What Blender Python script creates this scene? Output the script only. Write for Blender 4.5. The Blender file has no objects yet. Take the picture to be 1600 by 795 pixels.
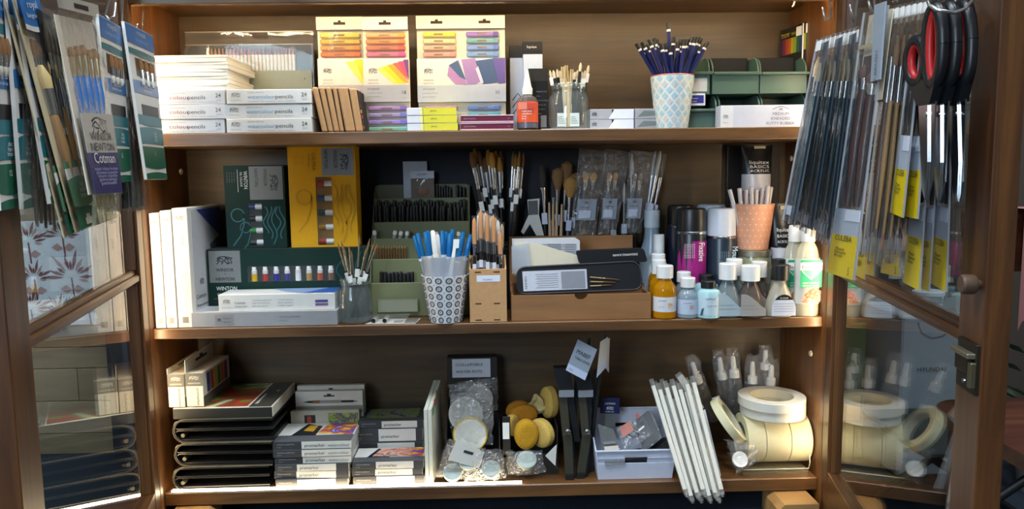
import bpy, bmesh, math, random
from mathutils import Vector, Matrix
random.seed(11)
SC = bpy.context.scene
COL = SC.collection
R = math.radians
# ---------------------------------------------------------------- camera
FPX, PITCH, YAW, ROLL = 1153.4, 0.1073, 0.027, 0.0134
CAM = Vector((0.0025, -1.409, 0.70))
_cy, _sy, _cp, _sp, _cr, _sr = math.cos(YAW), math.sin(YAW), math.cos(PITCH), math.sin(PITCH), math.cos(ROLL), math.sin(ROLL)
_R = Vector((_cy, -_sy, 0)); _F0 = Vector((_sy, _cy, 0))
_F = _F0 * _cp - Vector((0, 0, 1)) * _sp
_U = _F0 * _sp + Vector((0, 0, 1)) * _cp
CR = _R * _cr - _U * _sr
CU = _R * _sr + _U * _cr
cd = bpy.data.cameras.new('camera'); cam = bpy.data.objects.new('camera', cd); COL.objects.link(cam)
cd.sensor_width = 36; cd.lens = 36 * FPX / 1600; cd.clip_start = 0.02
cam.matrix_world = Matrix(((CR.x, CU.x, -_F.x, CAM.x), (CR.y, CU.y, -_F.y, CAM.y), (CR.z, CU.z, -_F.z, CAM.z), (0, 0, 0, 1)))
SC.camera = cam
# ---------------------------------------------------------------- world, exposure
SC.view_settings.view_transform = 'Standard'; SC.view_settings.look = 'None'
SC.view_settings.gamma = 1; SC.view_settings.use_curve_mapping = False
SC.view_settings.exposure = 0.08
wd = bpy.data.worlds.new('world'); SC.world = wd; wd.use_nodes = True
wd.node_tree.nodes['Background'].inputs[0].default_value = (.75, .85, 1, 1)
wd.node_tree.nodes['Background'].inputs[1].default_value = 0.02
LED_COLOR = (1.0, .80, .50); LED_POWER = 62.0
ROOM_COLOR = (.80, .90, 1.0); ROOM_POWER = 40.0
DAY_COLOR = (.66, .82, 1.0); DAY_POWER = 58.0
# ---------------------------------------------------------------- photogrammetry: a pixel of the 1600x795 frame to a point on a real plane
def ray(px, py):
    return (_F * FPX + CR * (px - 800) - CU * (py - 397.5)).normalized()
def P(px, py, y):
    d = ray(px, py); return CAM + d * ((y - CAM.y) / d.y)
def PZ(px, py, z):
    d = ray(px, py); return CAM + d * ((z - CAM.z) / d.z)
def PP(px, py, o, n):
    d = ray(px, py); return CAM + d * ((o - CAM).dot(n) / d.dot(n))
# ---------------------------------------------------------------- materials
def lin(h):
    if not isinstance(h, str): return tuple(h) + (1,)
    h = h.lstrip('#'); o = []
    for i in (0, 2, 4):
        c = int(h[i:i + 2], 16) / 255
        o.append(c / 12.92 if c <= .04045 else ((c + .055) / 1.055) ** 2.4)
    return tuple(o) + (1,)
MATS = {}
def _new(key):
    m = bpy.data.materials.new(key); m.use_nodes = True
    nt = m.node_tree; nt.nodes.clear()
    out = nt.nodes.new('ShaderNodeOutputMaterial')
    MATS[key] = m
    return m, nt, out
def mat(col, rough=.5, metal=0.0, var=.06, scale=60, bump=0.0, spec=.5, coat=0.0, name=None):
    """plain surface with fine procedural mottling"""
    key = name or 'm_%s_%.2f_%.2f_%.2f_%.0f_%.2f' % (col, rough, metal, var, scale, bump)
    if key in MATS: return MATS[key]
    m, nt, out = _new(key)
    b = nt.nodes.new('ShaderNodeBsdfPrincipled')
    b.inputs['Roughness'].default_value = rough; b.inputs['Metallic'].default_value = metal
    b.inputs['Specular IOR Level'].default_value = spec; b.inputs['Coat Weight'].default_value = coat
    tc = nt.nodes.new('ShaderNodeTexCoord'); nz = nt.nodes.new('ShaderNodeTexNoise')
    nz.inputs['Scale'].default_value = scale; nz.inputs['Detail'].default_value = 3
    nt.links.new(tc.outputs['Object'], nz.inputs['Vector'])
    mx = nt.nodes.new('ShaderNodeMix'); mx.data_type = 'RGBA'
    c = lin(col)
    mx.inputs['A'].default_value = tuple(max(0, x * (1 - var * 1.6)) for x in c[:3]) + (1,)
    mx.inputs['B'].default_value = tuple(min(1, x * (1 + var)) for x in c[:3]) + (1,)
    nt.links.new(nz.outputs['Fac'], mx.inputs['Factor'])
    nt.links.new(mx.outputs['Result'], b.inputs['Base Color'])
    if bump:
        bp = nt.nodes.new('ShaderNodeBump'); bp.inputs['Strength'].default_value = bump; bp.inputs['Distance'].default_value = .002
        nt.links.new(nz.outputs['Fac'], bp.inputs['Height']); nt.links.new(bp.outputs['Normal'], b.inputs['Normal'])
    nt.links.new(b.outputs[0], out.inputs[0])
    return m
def wood(key, c1, c2, c3, axis='x', scale=1.0, rough=.42, coat=.25):
    if key in MATS: return MATS[key]
    m, nt, out = _new(key)
    b = nt.nodes.new('ShaderNodeBsdfPrincipled'); b.inputs['Roughness'].default_value = rough
    b.inputs['Coat Weight'].default_value = coat; b.inputs['Coat Roughness'].default_value = .3
    tc = nt.nodes.new('ShaderNodeTexCoord'); mp = nt.nodes.new('ShaderNodeMapping')
    s = {'x': (2.2, 34, 34), 'y': (34, 2.2, 34), 'z': (34, 34, 2.2)}[axis]
    mp.inputs['Scale'].default_value = tuple(v * scale for v in s)
    nt.links.new(tc.outputs['Object'], mp.inputs['Vector'])
    n1 = nt.nodes.new('ShaderNodeTexNoise'); n1.inputs['Scale'].default_value = 1.0; n1.inputs['Detail'].default_value = 6
    n1.inputs['Roughness'].default_value = .65; n1.inputs['Distortion'].default_value = .6
    nt.links.new(mp.outputs['Vector'], n1.inputs['Vector'])
    n2 = nt.nodes.new('ShaderNodeTexNoise'); n2.inputs['Scale'].default_value = 5; n2.inputs['Detail'].default_value = 3
    nt.links.new(tc.outputs['Object'], n2.inputs['Vector'])
    rp = nt.nodes.new('ShaderNodeValToRGB')
    rp.color_ramp.elements[0].position = .28; rp.color_ramp.elements[0].color = lin(c1)
    rp.color_ramp.elements[1].position = .72; rp.color_ramp.elements[1].color = lin(c3)
    e = rp.color_ramp.elements.new(.5); e.color = lin(c2)
    nt.links.new(n1.outputs['Fac'], rp.inputs['Fac'])
    mx = nt.nodes.new('ShaderNodeMix'); mx.data_type = 'RGBA'; mx.blend_type = 'MULTIPLY'
    r2 = nt.nodes.new('ShaderNodeMapRange'); r2.inputs['From Min'].default_value = .3; r2.inputs['From Max'].default_value = .7
    r2.inputs['To Min'].default_value = .72; r2.inputs['To Max'].default_value = 1.1
    nt.links.new(n2.outputs['Fac'], r2.inputs['Value'])
    mx.inputs['Factor'].default_value = 1
    nt.links.new(rp.outputs['Color'], mx.inputs['A']); nt.links.new(r2.outputs['Result'], mx.inputs['B'])
    nt.links.new(mx.outputs['Result'], b.inputs['Base Color'])
    bp = nt.nodes.new('ShaderNodeBump'); bp.inputs['Strength'].default_value = .15; bp.inputs['Distance'].default_value = .001
    nt.links.new(n1.outputs['Fac'], bp.inputs['Height']); nt.links.new(bp.outputs['Normal'], b.inputs['Normal'])
    nt.links.new(b.outputs[0], out.inputs[0])
    return m
def clear(key, tint=(1, 1, 1), rough=.05, ior=1.45, milk=0.0, milkcol='#ffffff', bump=0.0, bscale=40, gain=1.0):
    """thin clear sheet: transparent + fresnel gloss (+ a little milky diffuse)"""
    if key in MATS: return MATS[key]
    m, nt, out = _new(key)
    tr = nt.nodes.new('ShaderNodeBsdfTransparent'); tr.inputs[0].default_value = tuple(tint) + (1,)
    gl = nt.nodes.new('ShaderNodeBsdfGlossy'); gl.inputs['Roughness'].default_value = rough
    fr = nt.nodes.new('ShaderNodeLayerWeight'); fr.inputs['Blend'].default_value = .5      # Facing: the same from both sides of a thin sheet
    pw = nt.nodes.new('ShaderNodeMath'); pw.operation = 'POWER'; pw.inputs[1].default_value = 5
    f0 = ((ior - 1) / (ior + 1)) ** 2
    ma = nt.nodes.new('ShaderNodeMath'); ma.operation = 'MULTIPLY_ADD'; ma.use_clamp = True; ma.inputs[1].default_value = (1 - f0) * gain; ma.inputs[2].default_value = f0 * gain
    mx = nt.nodes.new('ShaderNodeMixShader')
    nt.links.new(fr.outputs['Facing'], pw.inputs[0]); nt.links.new(pw.outputs[0], ma.inputs[0]); nt.links.new(ma.outputs[0], mx.inputs[0])
    nt.links.new(gl.outputs[0], mx.inputs[2])
    base = tr.outputs[0]
    if milk:
        df = nt.nodes.new('ShaderNodeBsdfDiffuse'); df.inputs[0].default_value = lin(milkcol)
        m2 = nt.nodes.new('ShaderNodeMixShader'); m2.inputs[0].default_value = milk
        nt.links.new(tr.outputs[0], m2.inputs[1]); nt.links.new(df.outputs[0], m2.inputs[2]); base = m2.outputs[0]
    nt.links.new(base, mx.inputs[1])
    if bump:
        tc = nt.nodes.new('ShaderNodeTexCoord'); nz = nt.nodes.new('ShaderNodeTexNoise'); nz.inputs['Scale'].default_value = bscale
        nz.inputs['Detail'].default_value = 2; nz.inputs['Distortion'].default_value = 1.2
        nt.links.new(tc.outputs['Object'], nz.inputs['Vector'])
        bp = nt.nodes.new('ShaderNodeBump'); bp.inputs['Strength'].default_value = bump; bp.inputs['Distance'].default_value = .01
        nt.links.new(nz.outputs['Fac'], bp.inputs['Height'])
        nt.links.new(bp.outputs['Normal'], gl.inputs['Normal']); nt.links.new(bp.outputs['Normal'], fr.inputs['Normal'])
    nt.links.new(mx.outputs[0], out.inputs[0])
    return m
def emit(key, col, power):
    if key in MATS: return MATS[key]
    m, nt, out = _new(key)
    e = nt.nodes.new('ShaderNodeEmission'); e.inputs[0].default_value = tuple(col) + (1,); e.inputs[1].default_value = power
    nt.links.new(e.outputs[0], out.inputs[0]); return m
def patchy(key, cols, scale=20, rough=.5, axis_scale=(1, 1, 1), distort=1.5):
    """printed artwork: several inks mixed by distorted noise"""
    if key in MATS: return MATS[key]
    m, nt, out = _new(key)
    b = nt.nodes.new('ShaderNodeBsdfPrincipled'); b.inputs['Roughness'].default_value = rough
    tc = nt.nodes.new('ShaderNodeTexCoord'); mp = nt.nodes.new('ShaderNodeMapping'); mp.inputs['Scale'].default_value = axis_scale
    nz = nt.nodes.new('ShaderNodeTexNoise'); nz.inputs['Scale'].default_value = scale; nz.inputs['Distortion'].default_value = distort; nz.inputs['Detail'].default_value = 2
    rp = nt.nodes.new('ShaderNodeValToRGB'); rp.color_ramp.interpolation = 'EASE'
    n = len(cols)
    el = rp.color_ramp.elements
    el[0].position = .3; el[0].color = lin(cols[0]); el[1].position = .7; el[1].color = lin(cols[-1])
    for i, c in enumerate(cols[1:-1], 1):
        e = el.new(.3 + .4 * i / (n - 1)); e.color = lin(c)
    nt.links.new(tc.outputs['Object'], mp.inputs['Vector']); nt.links.new(mp.outputs['Vector'], nz.inputs['Vector'])
    nt.links.new(nz.outputs['Fac'], rp.inputs['Fac']); nt.links.new(rp.outputs['Color'], b.inputs['Base Color'])
    nt.links.new(b.outputs[0], out.inputs[0]); return m
# ---------------------------------------------------------------- mesh builder
class MB:
    def __init__(s): s.v = []; s.f = []; s.s = []
    def add(s, vs, fs, smooth=False):
        o = len(s.v); s.v += [tuple(v) for v in vs]; s.f += [tuple(i + o for i in f) for f in fs]; s.s += [smooth] * len(fs); return s
    def box(s, x0, x1, y0, y1, z0, z1, b=0.0):
        if b <= 0:
            v = [(x, y, z) for z in (z0, z1) for y in (y0, y1) for x in (x0, x1)]
            return s.add(v, [(0, 2, 3, 1), (4, 5, 7, 6), (0, 1, 5, 4), (2, 6, 7, 3), (0, 4, 6, 2), (1, 3, 7, 5)])
        b = min(b, (x1 - x0) * .45, (y1 - y0) * .45, (z1 - z0) * .45)
        bm = bmesh.new(); r = bmesh.ops.create_cube(bm, size=1)
        for w in bm.verts: w.co = Vector((x0 + (w.co.x + .5) * (x1 - x0), y0 + (w.co.y + .5) * (y1 - y0), z0 + (w.co.z + .5) * (z1 - z0)))
        bmesh.ops.bevel(bm, geom=bm.edges[:], offset=b, segments=1, affect='EDGES', profile=.5)
        bm.verts.index_update()
        s.add([w.co[:] for w in bm.verts], [[w.index for w in f.verts] for f in bm.faces]); bm.free(); return s
    def hexa(s, c):   # 8 corners: bottom 4 ring, top 4 ring
        return s.add(c, [(3, 2, 1, 0), (4, 5, 6, 7), (0, 1, 5, 4), (1, 2, 6, 5), (2, 3, 7, 6), (3, 0, 4, 7)])
    def loft(s, rings, cap=True, smooth=True, close=False):
        n = len(rings[0]); vs = [v for r in rings for v in r]; fs = []
        m = len(rings)
        for i in range(m - 1 + (1 if close else 0)):
            a, b = i * n, ((i + 1) % m) * n
            for j in range(n):
                k = (j + 1) % n; fs.append((a + j, a + k, b + k, b + j))
        s.add(vs, fs, smooth)
        if cap and not close:
            s.add(rings[0], [tuple(range(n - 1, -1, -1))]); s.add(rings[-1], [tuple(range(n))])
        return s
    def lathe(s, prof, n=20, cx=0, cy=0, sx=1, sy=1, cap=True, smooth=True, ph=0):
        rg = [[(cx + r * sx * math.cos(2 * math.pi * j / n + ph), cy + r * sy * math.sin(2 * math.pi * j / n + ph), z) for j in range(n)] for r, z in prof]
        i0 = 0
        for i in range(1, len(prof)):      # crease the profile at sharp corners
            if i == len(prof) - 1: s.loft(rg[i0:], False, smooth); break
            a = Vector((prof[i][0] - prof[i - 1][0], prof[i][1] - prof[i - 1][1])); b = Vector((prof[i + 1][0] - prof[i][0], prof[i + 1][1] - prof[i][1]))
            if a.length > 1e-7 and b.length > 1e-7 and a.angle(b) > .6: s.loft(rg[i0:i + 1], False, smooth); i0 = i
        if cap: s.add(rg[0], [tuple(range(n - 1, -1, -1))]); s.add(rg[-1], [tuple(range(n))])
        return s
    def tube(s, pts, r, n=6, cap=True):
        pts = [Vector(p) for p in pts]; rg = []
        rr = r if isinstance(r, (list, tuple)) else [r] * len(pts)
        t = (pts[1] - pts[0]).normalized(); a = t.orthogonal().normalized()
        for i, p in enumerate(pts):
            q = pts[min(i + 1, len(pts) - 1)] - pts[max(i - 1, 0)]
            if q.length > 1e-9: t = q.normalized()
            a = (a - t * a.dot(t)).normalized(); b = t.cross(a)
            rg.append([p + (a * math.cos(2 * math.pi * j / n) + b * math.sin(2 * math.pi * j / n)) * rr[i] for j in range(n)])
        return s.loft(rg, cap, True)
    def prism(s, outline, y0, y1, plane='xz', smooth=False):
        n = len(outline)
        def pt(a, b, d): return {'xz': (a, d, b), 'xy': (a, b, d), 'yz': (d, a, b)}[plane]
        vs = [pt(a, b, y0) for a, b in outline] + [pt(a, b, y1) for a, b in outline]
        s.add(vs, [tuple(range(n)), tuple(range(2 * n - 1, n - 1, -1))])
        s.add(vs, [(j, n + j, n + (j + 1) % n, (j + 1) % n) for j in range(n)], smooth)
        return s
    def torus(s, cx, cy, cz, R_, r, axis='z', n=24, m=8, sx=1, sz=1):
        rg = []
        for i in range(n):
            a = 2 * math.pi * i / n; ring = []
            for j in range(m):
                b = 2 * math.pi * j / m; q = R_ + r * math.cos(b); u, v, w = q * math.cos(a) * sx, q * math.sin(a) * sz, r * math.sin(b)
                ring.append({'z': (cx + u, cy + v, cz + w), 'y': (cx + u, cy + w, cz + v), 'x': (cx + w, cy + u, cz + v)}[axis])
            rg.append(ring)
        return s.loft(rg, False, True, True)
    def ring(s, ro, ri, z0, z1, n=28, cx=0, cy=0):
        prof = [(ri, z0), (ro - .0006, z0), (ro, z0 + .0006), (ro, z1 - .0006), (ro - .0006, z1), (ri, z1), (ri, z0)]
        return s.lathe(prof, n, cx, cy, cap=False)
    def xf(s, M): s.v = [tuple(M @ Vector(v)) for v in s.v]; return s
    def mesh(s, name, m):
        me = bpy.data.meshes.new(name); me.from_pydata(s.v, [], s.f)
        bm = bmesh.new(); bm.from_mesh(me); bmesh.ops.recalc_face_normals(bm, faces=bm.faces[:]); bm.to_mesh(me); bm.free()
        me.polygons.foreach_set('use_smooth', s.s)
        if m: me.materials.append(m)
        me.update(); return me
def rrect(x0, x1, z0, z1, r, n=4):
    o = []
    for cx, cz, a in ((x1 - r, z0 + r, -90), (x1 - r, z1 - r, 0), (x0 + r, z1 - r, 90), (x0 + r, z0 + r, 180)):
        for i in range(n + 1):
            t = R(a + 90 * i / n); o.append((cx + r * math.cos(t), cz + r * math.sin(t)))
    return o
# ---------------------------------------------------------------- objects
def tag(o, label, cat, group=None):
    o['label'] = label; o['category'] = cat
    if group: o['group'] = group
    return o
def thing(name, label, cat, loc=(0, 0, 0), rz=0.0, group=None, rot=None):
    o = bpy.data.objects.new(name, None); COL.objects.link(o); o.empty_display_size = .02
    o.location = loc
    if rot is not None: o.rotation_mode = 'QUATERNION'; o.rotation_quaternion = rot
    else: o.rotation_euler = (0, 0, rz)
    return tag(o, label, cat, group)
def part(parent, name, mb, m, loc=None, rot=None, kind=None, label=None):
    me = mb.mesh(name, m) if isinstance(mb, MB) else mb
    o = bpy.data.objects.new(name, me); COL.objects.link(o); o.parent = parent
    if loc is not None: o.location = loc
    if rot is not None: o.rotation_euler = rot
    if kind: o['kind'] = kind
    if label: o['label'] = label
    return o
def struct(name, mb, m):
    o = part(None, name, mb, m); o['kind'] = 'structure'; return o
def single(name, mb, m, label, cat, group=None, loc=None, rz=0.0):
    o = part(None, name, mb, m, loc, (0, 0, rz)); return tag(o, label, cat, group)
def align(a, b):
    """root transform whose local z runs from a to b"""
    return Vector((0, 0, 1)).rotation_difference((Vector(b) - Vector(a)).normalized())
_TXT = {}
def textmesh(s):
    if s in _TXT: return _TXT[s]
    cu = bpy.data.curves.new('lettering', 'FONT'); cu.body = s; cu.resolution_u = 2; cu.fill_mode = 'FRONT'
    ob = bpy.data.objects.new('t', cu); COL.objects.link(ob)
    dg = bpy.context.evaluated_depsgraph_get(); dg.update()
    me = bpy.data.meshes.new_from_object(ob.evaluated_get(dg))
    bpy.data.objects.remove(ob); bpy.data.curves.remove(cu)
    me.materials.clear(); me.name = 'lettering'
    xs = [v.co.x for v in me.vertices] or [0]; ys = [v.co.y for v in me.vertices] or [0]
    _TXT[s] = (me, min(xs), max(xs), min(ys), max(ys)); return _TXT[s]
class Face:
    """a flat face of a thing: origin, U (right), V (up); u, v run 0..1"""
    def __init__(s, T, O, U, V): s.T, s.O, s.U, s.V = T, Vector(O), Vector(U), Vector(V); s.N = s.U.cross(s.V).normalized(); s.k = 0
    def at(s, u, v, e=0): return s.O + s.U * u + s.V * v + s.N * e
    def panel(s, u0, u1, v0, v1, m, name='label', e=.0004, parent=None, t=.0004, label=None):
        b = MB(); q = [(u0, v0), (u1, v0), (u1, v1), (u0, v1)]
        b.hexa([s.at(u, v, e - t) for u, v in q] + [s.at(u, v, e) for u, v in q])
        return part(parent or s.T, name, b, m, label=label)
    def poly(s, pts, m, name='print', e=.0007, parent=None):
        b = MB(); n = len(pts); b.add([s.at(u, v, e) for u, v in pts], [tuple(range(n))]); return part(parent or s.T, name, b, m)
    def strokes(s, lines, w, m, name='print', e=.0008, parent=None):
        b = MB()
        for ln in lines:
            p = [s.at(u, v, e) for u, v in ln]; L = []; Rr = []
            for i, q in enumerate(p):
                t = (p[min(i + 1, len(p) - 1)] - p[max(i - 1, 0)]); t.normalize(); d = t.cross(s.N) * w / 2
                L.append(q + d); Rr.append(q - d)
            n = len(p); b.add(L + Rr, [(i, i + 1, n + i + 1, n + i) for i in range(n - 1)])
        return part(parent or s.T, name, b, m)
    def text(s, u, v, txt, h, m, align='l', e=.0009, parent=None, wmax=None, vert=0):
        """h: cap height in metres; wmax: squeeze to this width; vert: quarter turns"""
        me, x0, x1, y0, y1 = textmesh(txt)
        k = h / .70; w = (x1 - x0) * k; kx = k
        if wmax: kx = k * wmax / w if w > 0 else k; w = wmax
        key = ('lt', txt, m.name)
        if key not in _TXT: c = me.copy(); c.materials.append(m); _TXT[key] = c
        o = bpy.data.objects.new('lettering', _TXT[key]); COL.objects.link(o); o.parent = parent or s.T
        Uh, Vh = s.U.normalized(), s.V.normalized()
        for _ in range(vert % 4): Uh, Vh = Vh, -Uh
        Vh = s.N.cross(Uh).normalized()
        off = {'l': 0, 'c': -w / 2, 'r': -w}[align] - x0 * kx
        p = s.at(u, v, e) + Uh * off
        M = Matrix(((Uh.x * kx, Vh.x * k, s.N.x * k, p.x), (Uh.y * kx, Vh.y * k, s.N.y * k, p.y), (Uh.z * kx, Vh.z * k, s.N.z * k, p.z), (0, 0, 0, 1)))
        if parent is not None and parent is not s.T: M = parent.matrix_basis.inverted() @ M
        o.matrix_basis = M; return o
    def emblem(s, u, v, w, h, m, vert=0, parent=None):
        """winged beast crest as a cluster of brush strokes, centred on u, v; w, h in metres"""
        def q(a, b):
            for _ in range(vert % 4): a, b = -b, a
            return (u + a * w / s.U.length, v + b * h / s.V.length) if vert % 2 == 0 else (u + a * h / s.U.length, v + b * w / s.V.length)
        L = []
        L.append([q(-.45 + .1 * i, -.1 + .28 * math.sin(i * .7)) for i in range(9)])
        L.append([q(-.1 + .3 * math.cos(t * .7), .12 + .3 * math.sin(t * .7)) for t in range(0, 8)])
        for k in range(5): L.append([q(.02 + .1 * k, -.05 + .03 * k), q(.08 + .1 * k, .25 + .05 * (k % 3)), q(.02 + .09 * k, .46 - .06 * k)])
        L.append([q(-.35, -.1), q(-.38, -.3), q(-.46, -.46)]); L.append([q(-.12, -.12), q(-.1, -.3), q(-.2, -.46)])
        L.append([q(.2, -.05), q(.26, -.26), q(.16, -.46)]); L.append([q(.36, 0), q(.44, -.22), q(.4, -.46)])
        L.append([q(-.45, .2), q(-.3, .34), q(-.2, .22), q(-.32, .1)])
        return s.strokes(L, h * .085, m, 'emblem', parent=parent)
def faces(T, w, d, h, z=0, x=0, y=0):
    e = 0
    return dict(front=Face(T, (x - w / 2, y, z), (w, 0, 0), (0, 0, h)), top=Face(T, (x - w / 2, y, z + h), (w, 0, 0), (0, d, 0)),
                right=Face(T, (x + w / 2, y, z), (0, d, 0), (0, 0, h)), left=Face(T, (x - w / 2, y + d, z), (0, -d, 0), (0, 0, h)))
def carton(name, label, cat, px0, px1, pyt, pyb, y, depth, m, z0=None, rz=0, group=None, b=.0008, h=None, part_name='body', w=None):
    """box whose front face shows at the given pixels when its front stands at depth y; base on z0"""
    a = P(px0, (pyt + pyb) / 2, y); c = P(px1, (pyt + pyb) / 2, y); pm = (px0 + px1) / 2
    zt = P(pm, pyt, y).z; zb = P(pm, pyb, y).z
    w = w or c.x - a.x; z = zb if z0 is None else z0; hh = h or zt - z
    T = thing(name, label, cat, ((a.x + c.x) / 2, y, z), rz, group)
    part(T, part_name, MB().box(-w / 2, w / 2, 0, depth, 0, hh, b), m)
    F = faces(T, w, depth, hh); F['w'], F['h'], F['d'], F['top_z'] = w, hh, depth, z + hh
    return T, F
Z1, Z2, Z3, ZTOP = .7868, .41, .075, 1.0167
YS, YB, HW = .03, .24, .65     # shelf front, back panel, half width of the opening
K = lambda h, r=.5, **k: mat(h, r, **k)
WHITE = K('#e9e6de', .45); BLACK = K('#141416', .4); INK = K('#2a2a2e', .6, var=0); GREYTXT = K('#77767a', .6, var=0)
WTXT = K('#f2f0ea', .5, var=0); CREAM = K('#e6dcc0', .5); SILVER = mat('#c4c4c6', .25, 1.0, .05); KRAFT = K('#b98d5e', .75, var=.12, scale=120)
PAPER = K('#dfe0e2', .6); LGREY = K('#a9a9ab', .5); MGREY = K('#6f7074', .5)
FILM = clear('clear_film', (.98, .98, .98), .12, 1.38, milk=.02, bump=.25, bscale=35, gain=.7)
BAG = clear('crinkled_bag', (.98, .98, .98), .08, 2.0, milk=.05, bump=1.0, bscale=70)
GLASS = clear('jar_glass', (.95, .97, .96), .03, 1.5, milk=.05, milkcol='#dfe6e4')
PANE = clear('window_pane_glass', (.90, .93, .92), .01, 1.5, gain=1.3)
BLISTER = clear('blister_plastic', (.97, .98, .98), .04, 1.42, milk=.03, bump=.05, bscale=18, gain=.55)
# ---------------------------------------------------------------- room
def room():
    x0, x1, y0, y1, zt = -2.4, 2.4, -3.6, .75, 2.7
    carpet = mat('#232f3c', .95, var=.35, scale=260, bump=.5)
    plaster = mat('#7d776c', .9, var=.06, scale=9)
    struct('floor', MB().box(x0, x1, y0, y1, -.05, 0), carpet)
    struct('ceiling', MB().box(x0, x1, y0, y1, zt, zt + .05), mat('#e4e2dc', .9))
    struct('wall_back', MB().box(x0, x1, y1, y1 + .05, 0, zt), mat('#4a4038', .9, var=.1, scale=6))
    struct('wall_front', MB().box(x0, x1, y0 - .05, y0, 0, zt), plaster)
    struct('wall_left', MB().box(x0 - .05, x0, y0, y1, 0, zt), plaster)
    struct('wall_right', MB().box(x1, x1 + .05, y0, y1, 0, zt), plaster)
    for i, (lx, ly) in enumerate(((-1.25, -.85), (1.25, -.85), (0, -1.15))):
        T = thing('ceiling_light', ['ceiling light panel over the left of the shop', 'ceiling light panel over the right of the shop', 'ceiling light panel at the far end of the shop'][i], 'ceiling light', (lx, ly, zt - .03), 0, 'ceiling lights')
        part(T, 'housing', MB().box(-.32, .32, -.32, .32, .012, .03, .003), WHITE)
        ld = bpy.data.lights.new('ceiling_lamp', 'AREA'); ld.shape = 'SQUARE'; ld.size = .6; ld.energy = ROOM_POWER; ld.color = ROOM_COLOR
        lo = bpy.data.objects.new('ceiling_lamp', ld); COL.objects.link(lo); lo.parent = T; lo.location = (0, 0, .005)
    # shop window behind the camera, to the left: daylight
    wx0, wx1, wz0, wz1, wy = -2.2, -1.1, .9, 2.2, y0
    W = struct('window_1', MB().box(wx0 - .06, wx0, wy, wy + .05, wz0 - .06, wz1 + .06).box(wx1, wx1 + .06, wy, wy + .05, wz0 - .06, wz1 + .06).box(wx0, wx1, wy, wy + .05, wz0 - .06, wz0).box(wx0, wx1, wy, wy + .05, wz1, wz1 + .06), WHITE)
    part(W, 'glazing', MB().box(wx0, wx1, wy + .005, wy + .01, wz0, wz1), emit('daylit_pane', DAY_COLOR, 3.0))
    ld = bpy.data.lights.new('daylight', 'AREA'); ld.shape = 'RECTANGLE'; ld.size = wx1 - wx0; ld.size_y = wz1 - wz0; ld.energy = DAY_POWER; ld.color = DAY_COLOR
    lo = bpy.data.objects.new('daylight', ld); COL.objects.link(lo); lo.location = ((wx0 + wx1) / 2, wy + .03, (wz0 + wz1) / 2); lo.rotation_euler = (math.pi / 2, 0, 0)
room()
# ---------------------------------------------------------------- cabinet
WOODX = wood('cabinet_wood_x', '#3f2814', '#664423', '#82592f', 'x')
WOODZ = wood('cabinet_wood_z', '#432610', '#6d421c', '#8e5c2a', 'z')
WOODY = wood('cabinet_wood_y', '#4a2d14', '#7a4f26', '#94632f', 'x')
WOODB = wood('back_ply', '#372918', '#513d22', '#66502f', 'x', .8, rough=.5)
DOORZ = wood('door_wood_z', '#331b0a', '#563214', '#72481f', 'z')
DOORX = wood('door_wood_x', '#331b0a', '#563214', '#72481f', 'x')
CAB = thing('cabinet', 'tall brown wooden cabinet with three shelves and two open glazed doors', 'cabinet', (0, .12, 0))
def cpart(name, b, m, **k): return part(CAB, name, b.xf(Matrix.Translation((0, -.12, 0))), m, **k)
SW = HW + .012
for s in (-1, 1):
    xa, xb = (-SW - .022, -SW) if s < 0 else (SW, SW + .022)
    cpart('side_panel', MB().box(xa, xb, .0, .27, 0, 1.32, .001), WOODZ)
    xa, xb = (-SW - .024, -HW) if s < 0 else (HW, SW + .024)
    cpart('face_frame_post', MB().box(xa, xb, -.012, 0, .03, 1.32, .001), WOODZ)
cpart('back_panel', MB().box(-SW - .02, SW + .02, YB, YB + .01, .03, 1.30), WOODB)
cpart('face_frame_rail', MB().box(-HW, HW, -.012, .006, ZTOP, ZTOP + .02, .0015).box(-HW, HW, -.006, .005, ZTOP + .0195, ZTOP + .10), WOODX)
cpart('shelf', MB().box(-SW, SW, .022, YB, ZTOP + .03, ZTOP + .05, .001), WOODX)
cpart('shelf', MB().box(-SW, SW, YS, YB - .0003, Z1 - .024, Z1 - .0005, .0015), WOODX)
cpart('shelf', MB().box(-SW, SW, YS, YB - .0003, Z2 - .021, Z2 - .0005, .0015), WOODX)
cpart('bottom_shelf', MB().box(-SW, SW, YS, YB - .0003, Z3 - .027, Z3 - .0005, .0015), WOODX)
cpart('top_panel', MB().box(-SW - .024, SW + .024, -.01, .27, 1.32, 1.345, .002), WOODX)
def hpt(px, py, z, r=.008):   # shelf-pin plugs on the side panel seen at the pixel
    pass
for py, z in ((248, .74), (552, .36)):
    q = PP(1268 if py > 500 else 1226, py, Vector((SW, 0, 0)), Vector((1, 0, 0)))
    cpart('shelf_pin', MB().lathe([(.002, 0), (.006, .0005), (.0065, .003), (.004, .005)], 10).xf(Matrix.Translation((SW, min(q.y, .2), q.z)) @ Matrix.Rotation(-math.pi / 2, 4, 'Y')), mat('#d9cba6', .4))
q = PP(290, 268, Vector((-SW, 0, 0)), Vector((1, 0, 0)))
cpart('shelf_pin', MB().lathe([(.002, 0), (.006, .0005), (.0065, .003), (.004, .005)], 10).xf(Matrix.Translation((-SW, min(q.y, .2), q.z)) @ Matrix.Rotation(math.pi / 2, 4, 'Y')), mat('#d9cba6', .4))
a = PZ(1215, 772, .048); 
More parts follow.
